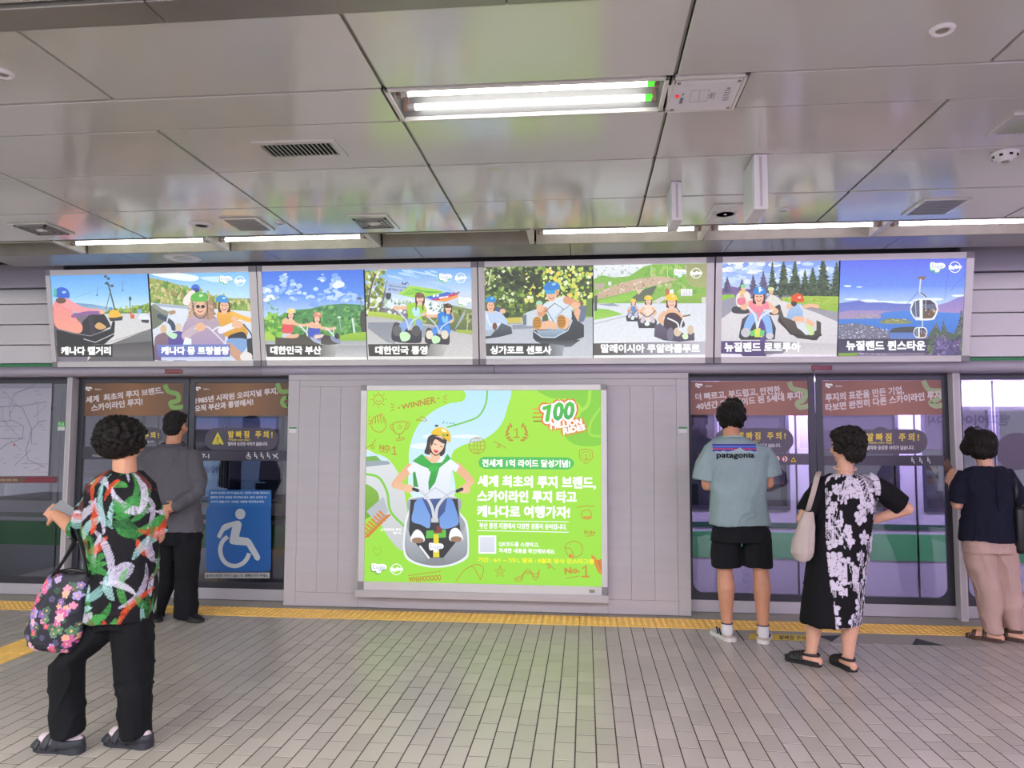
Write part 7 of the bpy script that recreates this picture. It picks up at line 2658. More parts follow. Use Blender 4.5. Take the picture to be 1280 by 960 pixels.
for an, dv in zip(ft2, ((0.25, -0.35), (0.9, -0.45))):
    d = Vector((dv[0], dv[1], 0)).normalized()
    sh = empty('shoe', (an.x, an.y, 0))
    sh.parent = P2
    link('upper', remesh(upper(an, d, 0.275, 0.10, 0.095), 0.005, 2), mat('black_shoe', '17171a', 0.45), sh, True)
    sole(None, an, d, 0.285, 0.108, 0.001, 0.026, 0.08).build('sole', mat('dark_sole', '26262a', 0.6), sh)

# ---------------------------------------------------------------- woman in the floral dress
Y = 5.12
R = rotm(-0.60, 0.0)
hc = on_y(1057, 558, Y)
b = MB()
head_shape(b, hc, R, 0.97)
nb = on_y(1056, 586, Y)
b.limb([nb + Vector((0, 0, -0.05)), nb, hc + Vector((0.01, 0.01, -0.04))], [0.058, 0.052, 0.052])
loft(b, [prow(594, 1042, 1072, Y, 0.05), prow(606, 1034, 1080, Y, 0.07), prow(640, 1034, 1078, Y, 0.09), prow(690, 1028, 1074, Y, 0.10)])
shL, shR = on_y(1026, 602, Y), on_y(1088, 602, Y)
elL, elR = on_y(1004, 648, Y - 0.03), on_y(1134, 636, Y - 0.01)
wrL, wrR = on_y(1008, 668, Y + 0.17), on_y(1092, 650, Y + 0.07)
b.limb([inner(shL, hc), shL.lerp(elL, 0.5), elL], [0.036, 0.042, 0.042])
b.limb([elL, elL.lerp(wrL, 0.4), wrL], [0.042, 0.040, 0.026])
b.limb([inner(shR, hc), shR.lerp(elR, 0.5), elR], [0.036, 0.042, 0.040])
b.limb([elR, elR.lerp(wrR, 0.35), wrR], [0.040, 0.038, 0.026])
hand_shape(b, wrL, (wrL - elL).normalized(), (-1, 0, 0.2), 1, 0.9, 0.92)
hand_shape(b, wrR, Vector((-1, 0.1, -0.05)), (0.0, -0.6, 0.8), 1, 0.35, 0.92)
ft4 = []
for hx2, ank, ty in ((1026, (1014, 816), 5.17), (1066, (1060, 824), 5.10)):
    an = on_y(ank[0], ank[1], ty)
    kn = on_y((hx2 + ank[0]) / 2, 758, ty)
    hp = on_y(hx2, 700, Y)
    b.limb([hp, kn], [0.08, 0.058])
    b.limb([kn, kn.lerp(an, 0.28) + Vector((0, -0.01, 0)), kn.lerp(an, 0.7), an], [0.054, 0.058, 0.042, 0.034])
    foot_shape(b, an, (-0.75, 0.65) if hx2 < 1040 else (-0.25, 0.95), 0.225, 0.95)
    ft4.append(an)
P4 = person(remesh(b, 0.0055, 2), 'woman in a black and white floral dress with one hand on her hip', M_skin2)
face_parts(P4, hc, R, 0.97)
h = MB()
T = lambda x, y, z, s=0.97: hc + R @ (Vector((x, y, z)) * s)
h.ell(T(0, -0.030, 0.040), (0.098, 0.104, 0.092), R, 28, 18)
h.ell(T(0, -0.070, -0.030), (0.088, 0.062, 0.080), R, 24, 16)
h.ell(T(0, 0.045, 0.075), (0.070, 0.058, 0.050), R)
curl_bumps(h, T(0, -0.030, 0.030), (0.098, 0.104, 0.095), R, 150, 0.017, 41, -0.75, 0.55)
me = remesh(h, 0.005, 1)
displace(me, lambda x, y, z: 0.003 * np.sin(x * 200 + 5 * np.sin(z * 60)))
link('hair', me, hairmat('wavy_dark_hair', '191412', 60, (14, 14, 14)), P4, True)
# dress
t = MB()
rowsD = [prow(592, 1036, 1080, Y, 0.062), prow(597, 1025, 1088, Y, 0.085), prow(606, 1020, 1093, Y, 0.105), prow(625, 1021, 1094, Y, 0.122), prow(655, 1018, 1088, Y, 0.130), prow(690, 1012, 1085, Y, 0.145), prow(730, 1006, 1080, Y, 0.150), prow(765, 1004, 1077, Y, 0.150), prow(779, 1003, 1076, Y, 0.150)]
loft(t, rowsD, sq=0.9)
t.tube([shL + Vector((0.03, 0, 0.012)), shL.lerp(elL, 0.45), on_y(1007, 640, Y - 0.02)], [0.052, 0.062, 0.062], 16)
t.tube([shR + Vector((-0.03, 0, 0.012)), shR.lerp(elR, 0.45), shR.lerp(elR, 0.86)], [0.056, 0.066, 0.066], 16)
me = remesh(t, 0.0050, 2)
folds(me, 0.010, 8, 2.2, 31)
c = coords(me)
ang = np.arctan2(c[:, 0] - on_y(1054, 650, Y).x, -(c[:, 1] - Y))
s_ = ang * 0.19
z_ = c[:, 2]
rr = np.random.RandomState(4)
white = np.zeros(len(c), bool)
hole = np.zeros(len(c), bool)
SPAN = 0.62
for k in range(330):
    cs, cz = rr.uniform(-0.32, 0.5), rr.uniform(0.25, 1.38)
    r0 = rr.uniform(0.028, 0.058)
    ph_, npet = rr.uniform(0, 6.28), rr.randint(4, 7)
    dx, dz = s_ - cs, z_ - cz
    rad, th = np.hypot(dx, dz), np.arctan2(dz, dx)
    m_ = rad < r0 * (0.55 + 0.45 * np.abs(np.cos(npet * (th + ph_) / 2)))
    white |= m_
    hole &= ~m_
    hole |= m_ & (np.abs(((th + ph_) * npet / (2 * PI)) % 1 - 0.5) < 0.05) & (rad > r0 * 0.2)
    hole |= rad < r0 * 0.10
for k in range(70):
    cs, cz = rr.uniform(-0.25, 0.45), rr.uniform(0.3, 1.34)
    m_ = (np.abs(s_ - cs) < 0.022) & (np.abs(z_ - cz) < rr.uniform(0.03, 0.06)) & (np.sin(s_ * 900) > -0.2)
    white &= ~m_
white &= ~hole
band_ = np.sin(s_ * 55) + 0.5 * np.sin(z_ * 21)
black_panel = (s_ < -0.215 + 0.10 * (1.25 - z_)) | (s_ > 0.45)
sleeve = ((c[:, 0] < on_y(1021.5, 620, Y).x) & (z_ > 0.95) & (s_ < 0)) | ((c[:, 0] > on_y(1096, 620, Y).x) & (z_ > 0.9))
white &= ~(black_panel | sleeve)
col = np.tile(np.array(hx('121116')), (len(c), 1))
col[white] = hx('ccc3d4')
colorize(me, col)
dress = link('dress', me, vmat('dress_print', 0, 0.8, spec=0.2), P4, True)
q = [(nb.x + 0.066 * math.cos(w), Y + 0.066 * math.sin(w) - 0.004, nb.z + 0.004 + 0.012 * math.sin(w)) for w in [2 * PI * i / 34 for i in range(34)]]
nk = MB()
for i in q:
    nk.ell(i, (0.0055, 0.0055, 0.0055), None, 8, 6)
tag(nk.build('necklace', mat('pink_beads', 'e3b3a2', 0.35), P4, True), kind='stuff')


def sandal(parent, an, d, L=0.245, W=0.092, colr='1b1a1d', thick=0.035, closed=True, vox=0.004):
    d = Vector((d[0], d[1], 0)).normalized()
    side = Vector((d.y, -d.x, 0))
    sh = empty('sandal', (an.x, an.y, 0))
    sh.parent = parent
    m = mat('sandal_leather_' + colr, colr, 0.5)
    sole(None, an, d, L, W, 0.001, thick, 0.065).build('sole', mat('sandal_sole_' + colr, colr, 0.7), sh)
    a = Vector((an.x, an.y, 0))
    def arch(t, h, w):
        return [a + d * t + side * (w * math.cos(x)) + Vector((0, 0, 0.02 + h * math.sin(x))) for x in [PI * i / 10 for i in range(11)]]
    if closed:
        for t, h, w in ((0.055, 0.062, 0.046), (0.075, 0.056, 0.047), (0.095, 0.050, 0.047), (0.115, 0.044, 0.046), (0.133, 0.038, 0.044)):
            MB().tube(arch(t, h, w), 0.013, 8, 0.4, up=tuple(d)).build('strap', m, sh, True)
    else:
        for t, h, w in ((0.045, 0.066, 0.044), (0.115, 0.044, 0.046)):
            MB().tube(arch(t, h, w), 0.014, 8, 0.3, up=tuple(d)).build('strap', m, sh, True)
    back = [a + d * (0.04 - 0.095 * math.sin(x)) + side * (0.044 * math.cos(x)) + Vector((0, 0, 0.072)) for x in [PI * i / 12 for i in range(13)]]
    MB().tube(back, 0.009, 8, 0.45, up=(0, 0, 1)).build('heel_strap', m, sh, True)
    return sh


for an, dv in zip(ft4, ((-0.75, 0.65), (-0.25, 0.95))):
    sandal(P4, an, dv)
# her shoulder bag
bc = [on_y(1003, 655, Y - 0.09), on_y(1004, 678, Y - 0.09), on_y(1004, 694, Y - 0.09)]
g = MB()
loft(g, [(on_y(1010, 640, Y - 0.07), 0.030, 0.025), (on_y(1007, 655, Y - 0.08), 0.050, 0.045), (on_y(1004, 675, Y - 0.09), 0.070, 0.060), (on_y(1003, 690, Y - 0.09), 0.070, 0.062), (on_y(1003, 699, Y - 0.09), 0.045, 0.045)])
me = remesh(g, 0.006, 2)
folds(me, 0.008, 14, 5, 4)
BG4 = empty('shoulder_bag', bc[2], 'soft beige shoulder bag hanging from the arm of the floral-dress woman', 'bag')
M_canvas = CLOTH('beige_canvas', 'b4a6a0', 0.85)
link('bag_body', me, M_canvas, BG4, True)
st_ = [on_y(1009, 642, Y - 0.07), on_y(1016, 618, Y - 0.115), on_y(1021, 598, Y - 0.10), on_y(1023.5, 590, Y - 0.02), on_y(1022, 600, Y + 0.10), on_y(1012, 640, Y - 0.0)]
st_ = [Vector(q) for q in st_]
MB().tube(st_, 0.017, 10, 0.25, up=(1, 0, 0)).build('strap', M_canvas, BG4, True)

# ---------------------------------------------------------------- woman in the navy blouse
Y = 5.88
R = rotm(-0.35, -0.35)
hc = on_y(1222, 555, Y + 0.03)
b = MB()
head_shape(b, hc, R, 0.98)
nb = on_y(1231, 578, Y)
b.limb([nb + Vector((0.01, 0, -0.06)), nb, hc + Vector((0.01, -0.01, -0.03))], [0.060, 0.054, 0.054])
loft(b, [prow(587, 1217, 1247, Y, 0.05), prow(598, 1210, 1255, Y, 0.075), prow(640, 1210, 1258, Y, 0.10), prow(676, 1211, 1260, Y, 0.10)])
shL, shR = on_y(1203, 594, Y), on_y(1262, 594, Y)
elL, elR = on_y(1197, 630, Y + 0.03), on_y(1271, 632, Y + 0.02)
wrL, wrR = on_y(1190, 606, Y + 0.20), on_y(1268, 655, Y + 0.14)
b.limb([inner(shL, hc), shL.lerp(elL, 0.5), elL], [0.036, 0.042, 0.043])
b.limb([elL, elL.lerp(wrL, 0.4), wrL], [0.043, 0.041, 0.027])
b.limb([inner(shR, hc), shR.lerp(elR, 0.5), elR], [0.036, 0.042, 0.043])
b.limb([elR, wrR], [0.042, 0.027])
hand_shape(b, wrL, Vector((0.05, 0.25, 1)), (-0.8, -0.5, 0), -1, 0.45, 0.94)
hand_shape(b, wrR, (wrR - elR).normalized(), (1, 0, 0.2), -1, 0.8, 0.94)
ft5 = []
for hx2, kx, ank, ty, dv in ((1223, 1235, (1241, 794), 5.90, (-0.75, 0.60)), (1251, 1262, (1268, 793), 5.93, (-0.70, 0.60))):
    an = on_y(ank[0], ank[1], ty)
    kn = on_y(kx, 735, ty - 0.02)
    hp = on_y(hx2, 690, Y)
    b.limb([hp, kn], [0.070, 0.048])
    b.limb([kn, kn.lerp(an, 0.3), an], [0.048, 0.048, 0.034])
    foot_shape(b, an, dv, 0.225, 0.95)
    ft5.append((an, dv))
P5 = person(remesh(b, 0.0058, 2), 'woman in a navy blouse and pale pink trousers looking at a phone', M_skin2)
face_parts(P5, hc, R, 0.98)
h = MB()
T = lambda x, y, z, s=0.98: hc + R @ (Vector((x, y, z)) * s)
h.ell(T(0, -0.022, 0.030), (0.108, 0.112, 0.100), R, 28, 18)
h.ell(T(0, -0.058, -0.030), (0.112, 0.078, 0.072), R, 24, 16)
h.ell(T(-0.07, 0.015, -0.025), (0.036, 0.062, 0.072), R, 20, 14)
h.ell(T(0.07, 0.005, -0.025), (0.036, 0.062, 0.072), R, 20, 14)
h.ell(T(0, 0.045, 0.075), (0.080, 0.06, 0.05), R)
me = remesh(h, 0.005, 2)
displace(me, lambda x, y, z: 0.0022 * np.sin(x * 300 + 2 * np.sin(z * 30)) + 0.002 * np.sin(x * 120 + z * 20))
link('hair', me, hairmat('dark_bob_hair', '1a1513', 60, (40, 40, 3)), P5, True)
t = MB()
loft(t, [prow(583, 1216, 1250, Y, 0.062), prow(586, 1207, 1257, Y, 0.085), prow(596, 1199, 1265, Y, 0.110), prow(620, 1203, 1264, Y, 0.125), prow(650, 1203, 1266, Y, 0.135), prow(675, 1201, 1268, Y, 0.142)], sq=0.88)
t.tube([shL + Vector((0.03, 0, 0.015)), shL.lerp(elL, 0.5), shL.lerp(elL, 0.95)], [0.054, 0.072, 0.066], 16)
t.tube([shR + Vector((-0.03, 0, 0.015)), shR.lerp(elR, 0.5), shR.lerp(elR, 0.95)], [0.054, 0.070, 0.064], 16)
me = remesh(t, 0.0065, 2)
folds(me, 0.010, 9, 4, 51)
bl = link('blouse', me, CLOTH('navy_cotton', '16182a', 0.85), P5, True)
for dx, zb_ in ((0, 632), (4, 640), (2, 622)):
    pts = [on_y(1246 + dx * t_ * 0.6, 588 + (zb_ - 588) * t_, Y - 0.134 - 0.004 * t_) for t_ in (0.0, 0.4, 0.8, 1.0)]
    MB().tube(pts, 0.0032, 6).build('tie_ribbon', CLOTH('navy_ribbon', '12142a'), bl, True)
t = MB()
loft(t, [prow(668, 1205, 1266, Y, 0.125), prow(690, 1203, 1270, Y, 0.135)], sq=0.9)
for pts in ([(680, 1203, 1240), (710, 1209, 1243), (745, 1222, 1250), (790, 1231, 1251)], [(680, 1236, 1270), (710, 1240, 1272), (745, 1249, 1275), (786, 1256, 1278)]):
    loft(t, [prow(a_, l, r_, Y + 0.01 * i, (0.115, 0.105, 0.085, 0.072)[i]) for i, (a_, l, r_) in enumerate(pts)], sq=0.92)
me = remesh(t, 0.007, 2)
folds(me, 0.011, 8, 6, 61)
link('trousers', me, CLOTH('pale_pink_twill', 'b89a92', 0.85), P5, True)
for an, dv in ft5:
    sandal(P5, an, dv, 0.24, 0.09, '4a352c', 0.03, False)
PH5 = empty('phone', wrL, 'brown phone in a case held upright by the woman in the navy blouse', 'phone')
q = MB().bbox(-0.037, 0.037, -0.004, 0.004, -0.076, 0.076, 0.003)
qq = q.build('case', mat('brown_case', '6a4436', 0.5), PH5)
MT = Matrix.Translation(wrL + Vector((0.008, 0.055, 0.118))) @ Matrix.Rotation(0.5, 4, 'Z') @ Matrix.Rotation(-0.55, 4, 'Y')
qq.data.transform(MT)
qq = MB().box(-0.034, 0.034, 0.0038, 0.0052, -0.072, 0.072).build('screen', mat('phone_screen', '8a8fa0', 0.2, emit=0.3), PH5)
qq.data.transform(MT)
# her handbag
BG5 = empty('handbag', on_y(1276, 690, Y - 0.1), 'black leather handbag hanging at the side of the navy-blouse woman', 'bag')
M_leather = mat('black_leather', '131318', 0.4, bump=0.1, bscale=120)
bb = MB().bbox(-0.12, 0.12, -0.05, 0.05, -0.17, 0.17, 0.03)
qq = bb.build('bag_body', M_leather, BG5, True)
cb = on_y(1285, 662, Y - 0.06)
qq.data.transform(Matrix.Translation(cb) @ Matrix.Rotation(0.3, 4, 'Z'))
MB().tube([cb + Vector((-0.08, 0, 0.16)), on_y(1271, 615, Y - 0.10), on_y(1267, 594, Y - 0.04), on_y(1266, 590, Y + 0.02), on_y(1270, 610, Y + 0.10), cb + Vector((0.02, 0.06, 0.16))], 0.011, 8, 0.4, up=(1, 0, 0)).build('strap', M_leather, BG5, True)
MB().ell(cb + Vector((-0.085, -0.01, 0.15)), (0.012, 0.008, 0.014), None, 12, 8).build('strap_ring', mat('silver_ring', 'b0aeb4', 0.3, 0.8), BG5, True)

# ---------------------------------------------------------------- woman walking with the floral bag
Y = 3.52
R = rotm(0.12, 0.0)
hc = on_y(155, 552, Y + 0.02)
b = MB()
head_shape(b, hc, R, 0.98)
nb = on_y(156, 588, Y)
b.limb([nb + Vector((0, 0, -0.05)), nb, hc + Vector((0, 0, -0.04))], [0.062, 0.056, 0.054])
loft(b, [prow(596, 134, 178, Y, 0.055), prow(612, 120, 182, Y, 0.075), prow(660, 122, 180, Y, 0.095), prow(720, 122, 178, Y, 0.10), prow(772, 122, 176, Y, 0.10)])
shL, shR = on_y(122, 616, Y), on_y(180, 618, Y)
elL, elR = on_y(102, 668, Y + 0.06), on_y(195, 670, Y + 0.06)
wrL, wrR = on_y(72, 645, Y + 0.20), on_y(172, 660, Y + 0.24)
b.limb([inner(shL, hc), shL.lerp(elL, 0.5), elL], [0.036, 0.042, 0.044])
b.limb([elL, elL.lerp(wrL, 0.4), wrL], [0.046, 0.042, 0.029])
b.limb([inner(shR, hc), shR.lerp(elR, 0.5), elR], [0.036, 0.042, 0.042])
b.limb([elR, wrR], [0.042, 0.027])
hand_shape(b, wrL, Vector((-0.75, 0.30, 0.32)), (-0.15, -0.85, 0.5), -1, 1.15, 0.98)
hand_shape(b, wrR, Vector((-0.7, 0.6, 0.1)), (0.2, -0.3, 1), 1, 0.6, 0.95)
ft1 = []
for hx2, kn_, ank, ty, dv in ((130, (84, 828), (87, 922), 3.41, (-1.0, 0.12)), (168, (168, 848), (173, 922), 3.50, (-1.0, 0.18))):
    an = on_y(ank[0], ank[1], ty)
    kn = on_y(kn_[0], kn_[1], ty + 0.03)
    hp = on_y(hx2, 775, Y)
    b.limb([hp, kn], [0.070, 0.050])
    b.limb([kn, kn.lerp(an, 0.3), an], [0.050, 0.050, 0.034])
    foot_shape(b, an, dv, 0.235, 1.0)
    ft1.append((an, dv))
P1 = person(remesh(b, 0.0055, 2), 'woman with short dark curly hair in a brush-stroke print blouse walking past', M_skin)
face_parts(P1, hc, R, 0.98)
h = MB()
T = lambda x, y, z, s=0.98: hc + R @ (Vector((x, y, z)) * s)
h.ell(T(-0.008, -0.022, 0.026), (0.114, 0.114, 0.096), R, 28, 18)
h.ell(T(-0.006, -0.055, -0.020), (0.106, 0.072, 0.068), R, 24, 16)
curl_bumps(h, T(-0.008, -0.022, 0.024), (0.114, 0.116, 0.098), R, 260, 0.015, 43, -0.9, 0.5)
me = remesh(h, 0.005, 1)
displace(me, lambda x, y, z: 0.003 * np.sin(x * 230 + 5 * np.sin(z * 90)) * np.sin(z * 210))
link('hair', me, hairmat('curly_dark_hair', '120d0c', 60, (14, 14, 14)), P1, True)
t = MB()
rowsB = [prow(590, 140, 176, Y, 0.058), prow(597, 124, 184, Y, 0.082), prow(606, 112, 191, Y, 0.105), prow(630, 110, 195, Y, 0.125), prow(680, 112, 194, Y, 0.140), prow(730, 110, 192, Y, 0.150), prow(772, 106, 186, Y, 0.155)]
loft(t, rowsB, sq=0.9)
t.tube([shL + Vector((0.04, 0, 0.025)), shL.lerp(elL, 0.4), shL.lerp(elL, 0.98)], [0.058, 0.072, 0.074], 16)
t.tube([shR + Vector((-0.04, 0, 0.025)), shR.lerp(elR, 0.5), shR.lerp(elR, 0.95)], [0.056, 0.064, 0.064], 16)
me = remesh(t, 0.0045, 2)
folds(me, 0.010, 9, 4, 71)
c = coords(me)
cxm = on_y(152, 680, Y).x
ang = np.arctan2(c[:, 0] - cxm, -(c[:, 1] - Y))
s_ = ang * 0.17
z_ = c[:, 2]
col = np.tile(np.array(hx('17161b')), (len(c), 1))
rr = np.random.RandomState(12)
pal = ['3f8a45', '4f9a50', '2f6a38', 'c4bdd0', 'c9c4d6', '9cc4c4', '86b4b0', 'd0502c', 'c94a2a', '6a3a3a', '3f8f46', 'bcb6cc']
stk = []
for k in range(215):
    stk.append((rr.uniform(-0.55, 0.55), rr.uniform(0.48, 1.34), rr.uniform(0.09, 0.22), rr.uniform(0, 6.28), rr.uniform(0.8, 1.6), rr.uniform(0.014, 0.026), pal[rr.randint(len(pal))], rr.uniform(0, 9)))
for cs, cz, r0, a0, span, wd, pc, ph_ in stk:
    dx, dz = s_ - cs, z_ - cz
    rad, th = np.hypot(dx, dz), np.arctan2(dz, dx)
    t_ = ((th - a0) % (2 * PI)) / span
    taper = np.sin(np.clip(t_, 0, 1) * PI) ** 0.6
    across = (rad - r0) / (wd * np.maximum(taper, 0.05))
    hit = (t_ < 1) & (np.abs(across) < 1)
    brist = np.sin(across * 14 + ph_) * 0.5 + 0.5 * np.sin(across * 31 + ph_ * 2 + t_ * 2)
    aL = np.where(hit, np.clip(0.86 + 0.55 * brist - 0.35 * t_, 0.1, 1), 0)[:, None]
    col = col * (1 - aL) + np.array(hx(pc)) * aL
colorize(me, col)
blouse = link('blouse', me, vmat('blouse_print', 0, 0.75, spec=0.2), P1, True)
t = MB()
loft(t, [prow(762, 112, 184, Y, 0.13), prow(782, 112, 186, Y, 0.13)], sq=0.9)
for pts in ([(768, 112, 154, 0.0), (800, 92, 136, -0.04), (828, 66, 102, -0.09), (870, 67, 101, -0.10), (918, 71, 102, -0.11)], [(768, 140, 186, 0.0), (810, 145, 186, 0.0), (850, 151, 187, -0.01), (918, 152, 186, -0.02)]):
    loft(t, [prow(a_, l, r_, Y + dy, (0.115, 0.105, 0.088, 0.078, 0.072)[i]) for i, (a_, l, r_, dy) in enumerate(pts)], sq=0.92)
me = remesh(t, 0.006, 2)
folds(me, 0.013, 8, 6, 81)
link('trousers', me, CLOTH('black_stretch', '0f1015'), P1, True)
for an, dv in ft1:
    sock = link('sock', remesh(MB().limb([Vector((an.x, an.y, 0.05)), Vector((an.x, an.y, 0.13))], [0.042, 0.041]).limb([Vector((an.x, an.y, 0.045)) - Vector((dv[0], dv[1], 0)) * 0.03, Vector((an.x, an.y, 0.045)) + Vector((dv[0], dv[1], 0)) * 0.13], [0.040, 0.036]), 0.005, 2), CLOTH('pale_pink_sock', 'cdbcc4'), P1, True)
    d = Vector((dv[0], dv[1], 0)).normalized()
    side = Vector((d.y, -d.x, 0))
    sh = empty('sandal', (an.x, an.y, 0))
    sh.parent = P1
    m = mat('slate_rubber', '2b2d36', 0.6)
    sole(None, an, d, 0.265, 0.10, 0.001, 0.034, 0.075).build('sole', m, sh)
    a = Vector((an.x, an.y, 0))
    for t_, h_, w_, wd in ((0.155, 0.034, 0.050, 0.020), (0.10, 0.058, 0.052, 0.020), (0.045, 0.082, 0.050, 0.022)):
        MB().tube([a + d * (t_ - 0.012 * math.sin(x)) + side * (w_ * math.cos(x)) + Vector((0, 0, 0.022 + h_ * math.sin(x))) for x in [PI * i / 12 for i in range(13)]], wd, 8, 0.3, up=tuple(d)).build('strap', m, sh, True)
    MB().tube([a + d * (0.04 - 0.115 * math.sin(x)) + side * (0.050 * math.cos(x)) + Vector((0, 0, 0.048)) for x in [PI * i / 12 for i in range(13)]], 0.020, 8, 0.3, up=(0, 0, 1)).build('heel_strap', m, sh, True)
    MB().tube([a + d * (0.045) + side * (0.052 * sg) + Vector((0, 0, 0.03)) for sg in (-1, 1)] and [a + d * 0.17 + Vector((0, 0, 0.05)), a + d * 0.05 + Vector((0, 0, 0.10))], 0.010, 8, 0.4, up=tuple(side)).build('centre_strap', m, sh, True)
wt = elL.lerp(wrL, 0.16)
MB().tube([wt - (wrL - elL).normalized() * 0.012, wt + (wrL - elL).normalized() * 0.012], 0.050, 20).build('bracelet', mat('dark_band', '1c1b22', 0.4), P1, True)
PH1 = tag(MB().bbox(-0.075, 0.075, -0.036, 0.036, -0.005, 0.005, 0.004).build('phone', mat('white_phone', '8b8b94', 0.3)), 'pale phone in the raised hand of the woman with the floral bag', 'phone')
PH1.data.transform(Matrix.Translation(on_y(80, 638, Y + 0.21)) @ Matrix.Rotation(0.35, 4, 'Y') @ Matrix.Rotation(-0.3, 4, 'Z') @ Matrix.Rotation(0.9, 4, 'X'))
# her bag
YBG = Y - 0.13
BG1 = empty('tote_bag', on_y(66, 808, YBG), 'dark quilted tote bag printed with pink and purple flowers, hanging from an arm', 'bag')
g = MB()
quad = [(806, 44, 100), (812, 52, 94)]
loft(g, [prow(812, 46, 93, YBG, 0.045), prow(806, 38, 98, YBG, 0.062), prow(790, 33, 102, YBG, 0.070), prow(760, 43, 107, YBG, 0.066), prow(735, 54, 112, YBG, 0.055), prow(720, 62, 116, YBG, 0.040), prow(716, 66, 114, YBG, 0.025)], sq=0.8)
me = remesh(g, 0.004, 2)
folds(me, 0.006, 12, 6, 91)
c = coords(me)
col = np.tile(np.array(hx('191826')), (len(c), 1))
rr = np.random.RandomState(21)
cx0 = on_y(75, 770, YBG).x
s_ = np.where(c[:, 1] < YBG, c[:, 0] - cx0, 0.6 - (c[:, 0] - cx0))
z_ = c[:, 2]
for k in range(420):
    cs, cz, r0 = rr.uniform(-0.2, 0.85), rr.uniform(0.38, 0.85), rr.uniform(0.013, 0.026)
    pc = ['c05a92', 'd884a8', '8a72b4', 'e0a08a', 'c9506e', 'a994cc', '4f7a5a', '3f5a48', '7a5aa0', 'd8a8b8'][rr.randint(10)]
    if k < 130:
        pc = ['2f4a3c', '3a5548', '4a4a6a'][rr.randint(3)]
    ph_ = rr.uniform(0, 6)
    dx, dz = s_ - cs, z_ - cz
    rad, th = np.hypot(dx, dz), np.arctan2(dz, dx)
    m_ = rad < r0 * (0.65 + 0.35 * np.abs(np.cos(2.5 * (th + ph_))))
    shade_ = (0.75 + 0.4 * (rad / r0))[:, None]
    col = np.where(m_[:, None], np.array(hx(pc)) * shade_, col)
    col = np.where((rad < r0 * 0.22)[:, None] & (k >= 130), np.array(hx('d8b070')), col)
colorize(me, col)
link('bag_body', me, vmat('bag_print', 0, 0.6, bump=0.2, bscale=60), BG1, True)
for dy in (-0.045, 0.045):
    pts = [on_y(66, 720, YBG + dy), on_y(80, 700, YBG + dy), on_y(92, 680, YBG + dy * 0.8), elL.lerp(wrL, 0.20) + Vector((0, dy * 0.9, 0.052)), on_y(103, 684, YBG + dy * 0.8), on_y(106, 705, YBG + dy), on_y(110, 722, YBG + dy)]
    MB().tube(pts, 0.013, 8, 0.45, up=(0, 1, 0)).build('handle', M_leather, BG1, True)
MB().tube([on_y(66, 716, YBG - 0.02), on_y(90, 712, YBG - 0.03), on_y(113, 716, YBG - 0.02)], 0.010, 8).build('zip_edge', M_leather, BG1, True)

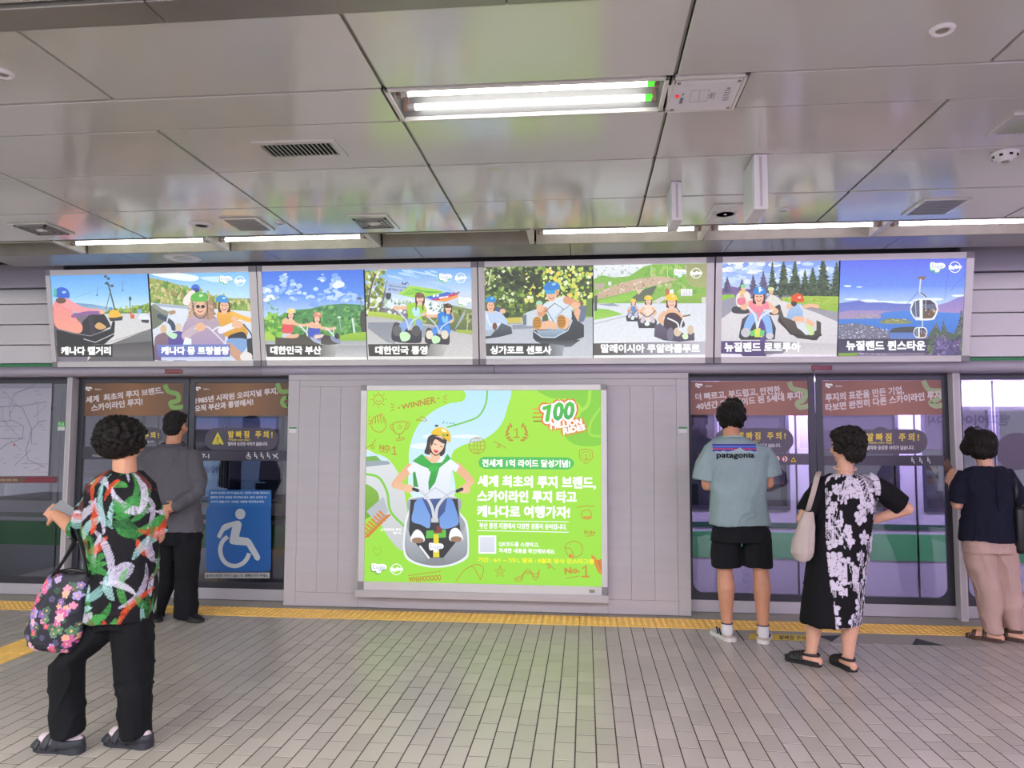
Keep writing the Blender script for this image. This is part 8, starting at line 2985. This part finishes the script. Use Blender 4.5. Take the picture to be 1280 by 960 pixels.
# ---------------------------------------------------------------- passenger seated in the train
pc = on_y(1163, 588, 9.22)
pc = Vector((pc.x, 9.22, 1.12))
R = rotm(PI + 0.35, -0.15)
b = MB()
head_shape(b, pc, R, 1.0)
b.limb([pc + Vector((0, 0.03, -0.20)), pc + Vector((0, 0.01, -0.05))], [0.06, 0.054])
loft(b, [(pc + Vector((0, 0.03, -0.19)), 0.09, 0.06), (pc + Vector((0, 0.03, -0.26)), 0.17, 0.09), (pc + Vector((0, 0.03, -0.45)), 0.15, 0.10), (pc + Vector((0, 0.03, -0.66)), 0.17, 0.12)])
for sg in (-1, 1):
    sh_ = pc + Vector((sg * 0.17, 0.03, -0.26))
    e_ = pc + Vector((sg * 0.22, -0.03, -0.50))
    w_ = pc + Vector((sg * 0.06, -0.28, -0.52))
    b.limb([sh_, e_], [0.045, 0.04])
    b.limb([e_, w_], [0.04, 0.027])
    hand_shape(b, w_, Vector((-sg * 0.5, -0.6, 0.1)), (0, 0, 1), sg, 0.6, 0.95)
    hp, kn = pc + Vector((sg * 0.09, 0.02, -0.62)), pc + Vector((sg * 0.11, -0.44, -0.62))
    an = Vector((kn.x, kn.y - 0.02, 0.06))
    b.limb([hp, kn], [0.08, 0.06])
    b.limb([kn, an], [0.056, 0.038])
    b.limb([an, an + Vector((0, -0.14, -0.06))], [0.04, 0.035])
P6 = person(remesh(b, 0.008, 2), 'masked passenger seated inside the train behind the glass doors', M_skin2)
P6['group'] = 'passengers in the train'
face_parts(P6, pc, R, 1.0)
h = MB()
T = lambda x, y, z: pc + R @ Vector((x, y, z))
h.ell(T(0, -0.02, 0.035), (0.092, 0.10, 0.088), R, 24, 16)
h.ell(T(0, -0.05, -0.05), (0.095, 0.06, 0.09), R, 24, 16)
link('hair', remesh(h, 0.008, 2), MATS['dark_bob_hair'], P6, True)
MB().ell(T(0, 0.068, -0.055), (0.052, 0.045, 0.040), R).build('face_mask', CLOTH('mask_white', 'd8d8dc'), P6, True)
t = MB()
loft(t, [(pc + Vector((0, 0.03, -0.185)), 0.09, 0.07), (pc + Vector((0, 0.03, -0.22)), 0.17, 0.10), (pc + Vector((0, 0.03, -0.30)), 0.20, 0.115), (pc + Vector((0, 0.03, -0.64)), 0.195, 0.135)])
for sg in (-1, 1):
    t.limb([pc + Vector((sg * 0.16, 0.03, -0.26)), pc + Vector((sg * 0.22, -0.03, -0.48)), pc + Vector((sg * 0.16, -0.14, -0.50))], [0.06, 0.058, 0.05])
link('cardigan', remesh(t, 0.009, 2), CLOTH('lilac_knit', '8f86a8'), P6, True)
t = MB()
for sg in (-1, 1):
    t.limb([pc + Vector((sg * 0.09, 0.02, -0.62)), pc + Vector((sg * 0.11, -0.44, -0.62)), pc + Vector((sg * 0.11, -0.46, -1.00))], [0.095, 0.078, 0.07])
link('trousers', remesh(t, 0.009, 2), CLOTH('dark_denim', '2a2d3c'), P6, True)

if _WS is not None:
    bpy.data.scenes.remove(_WS)
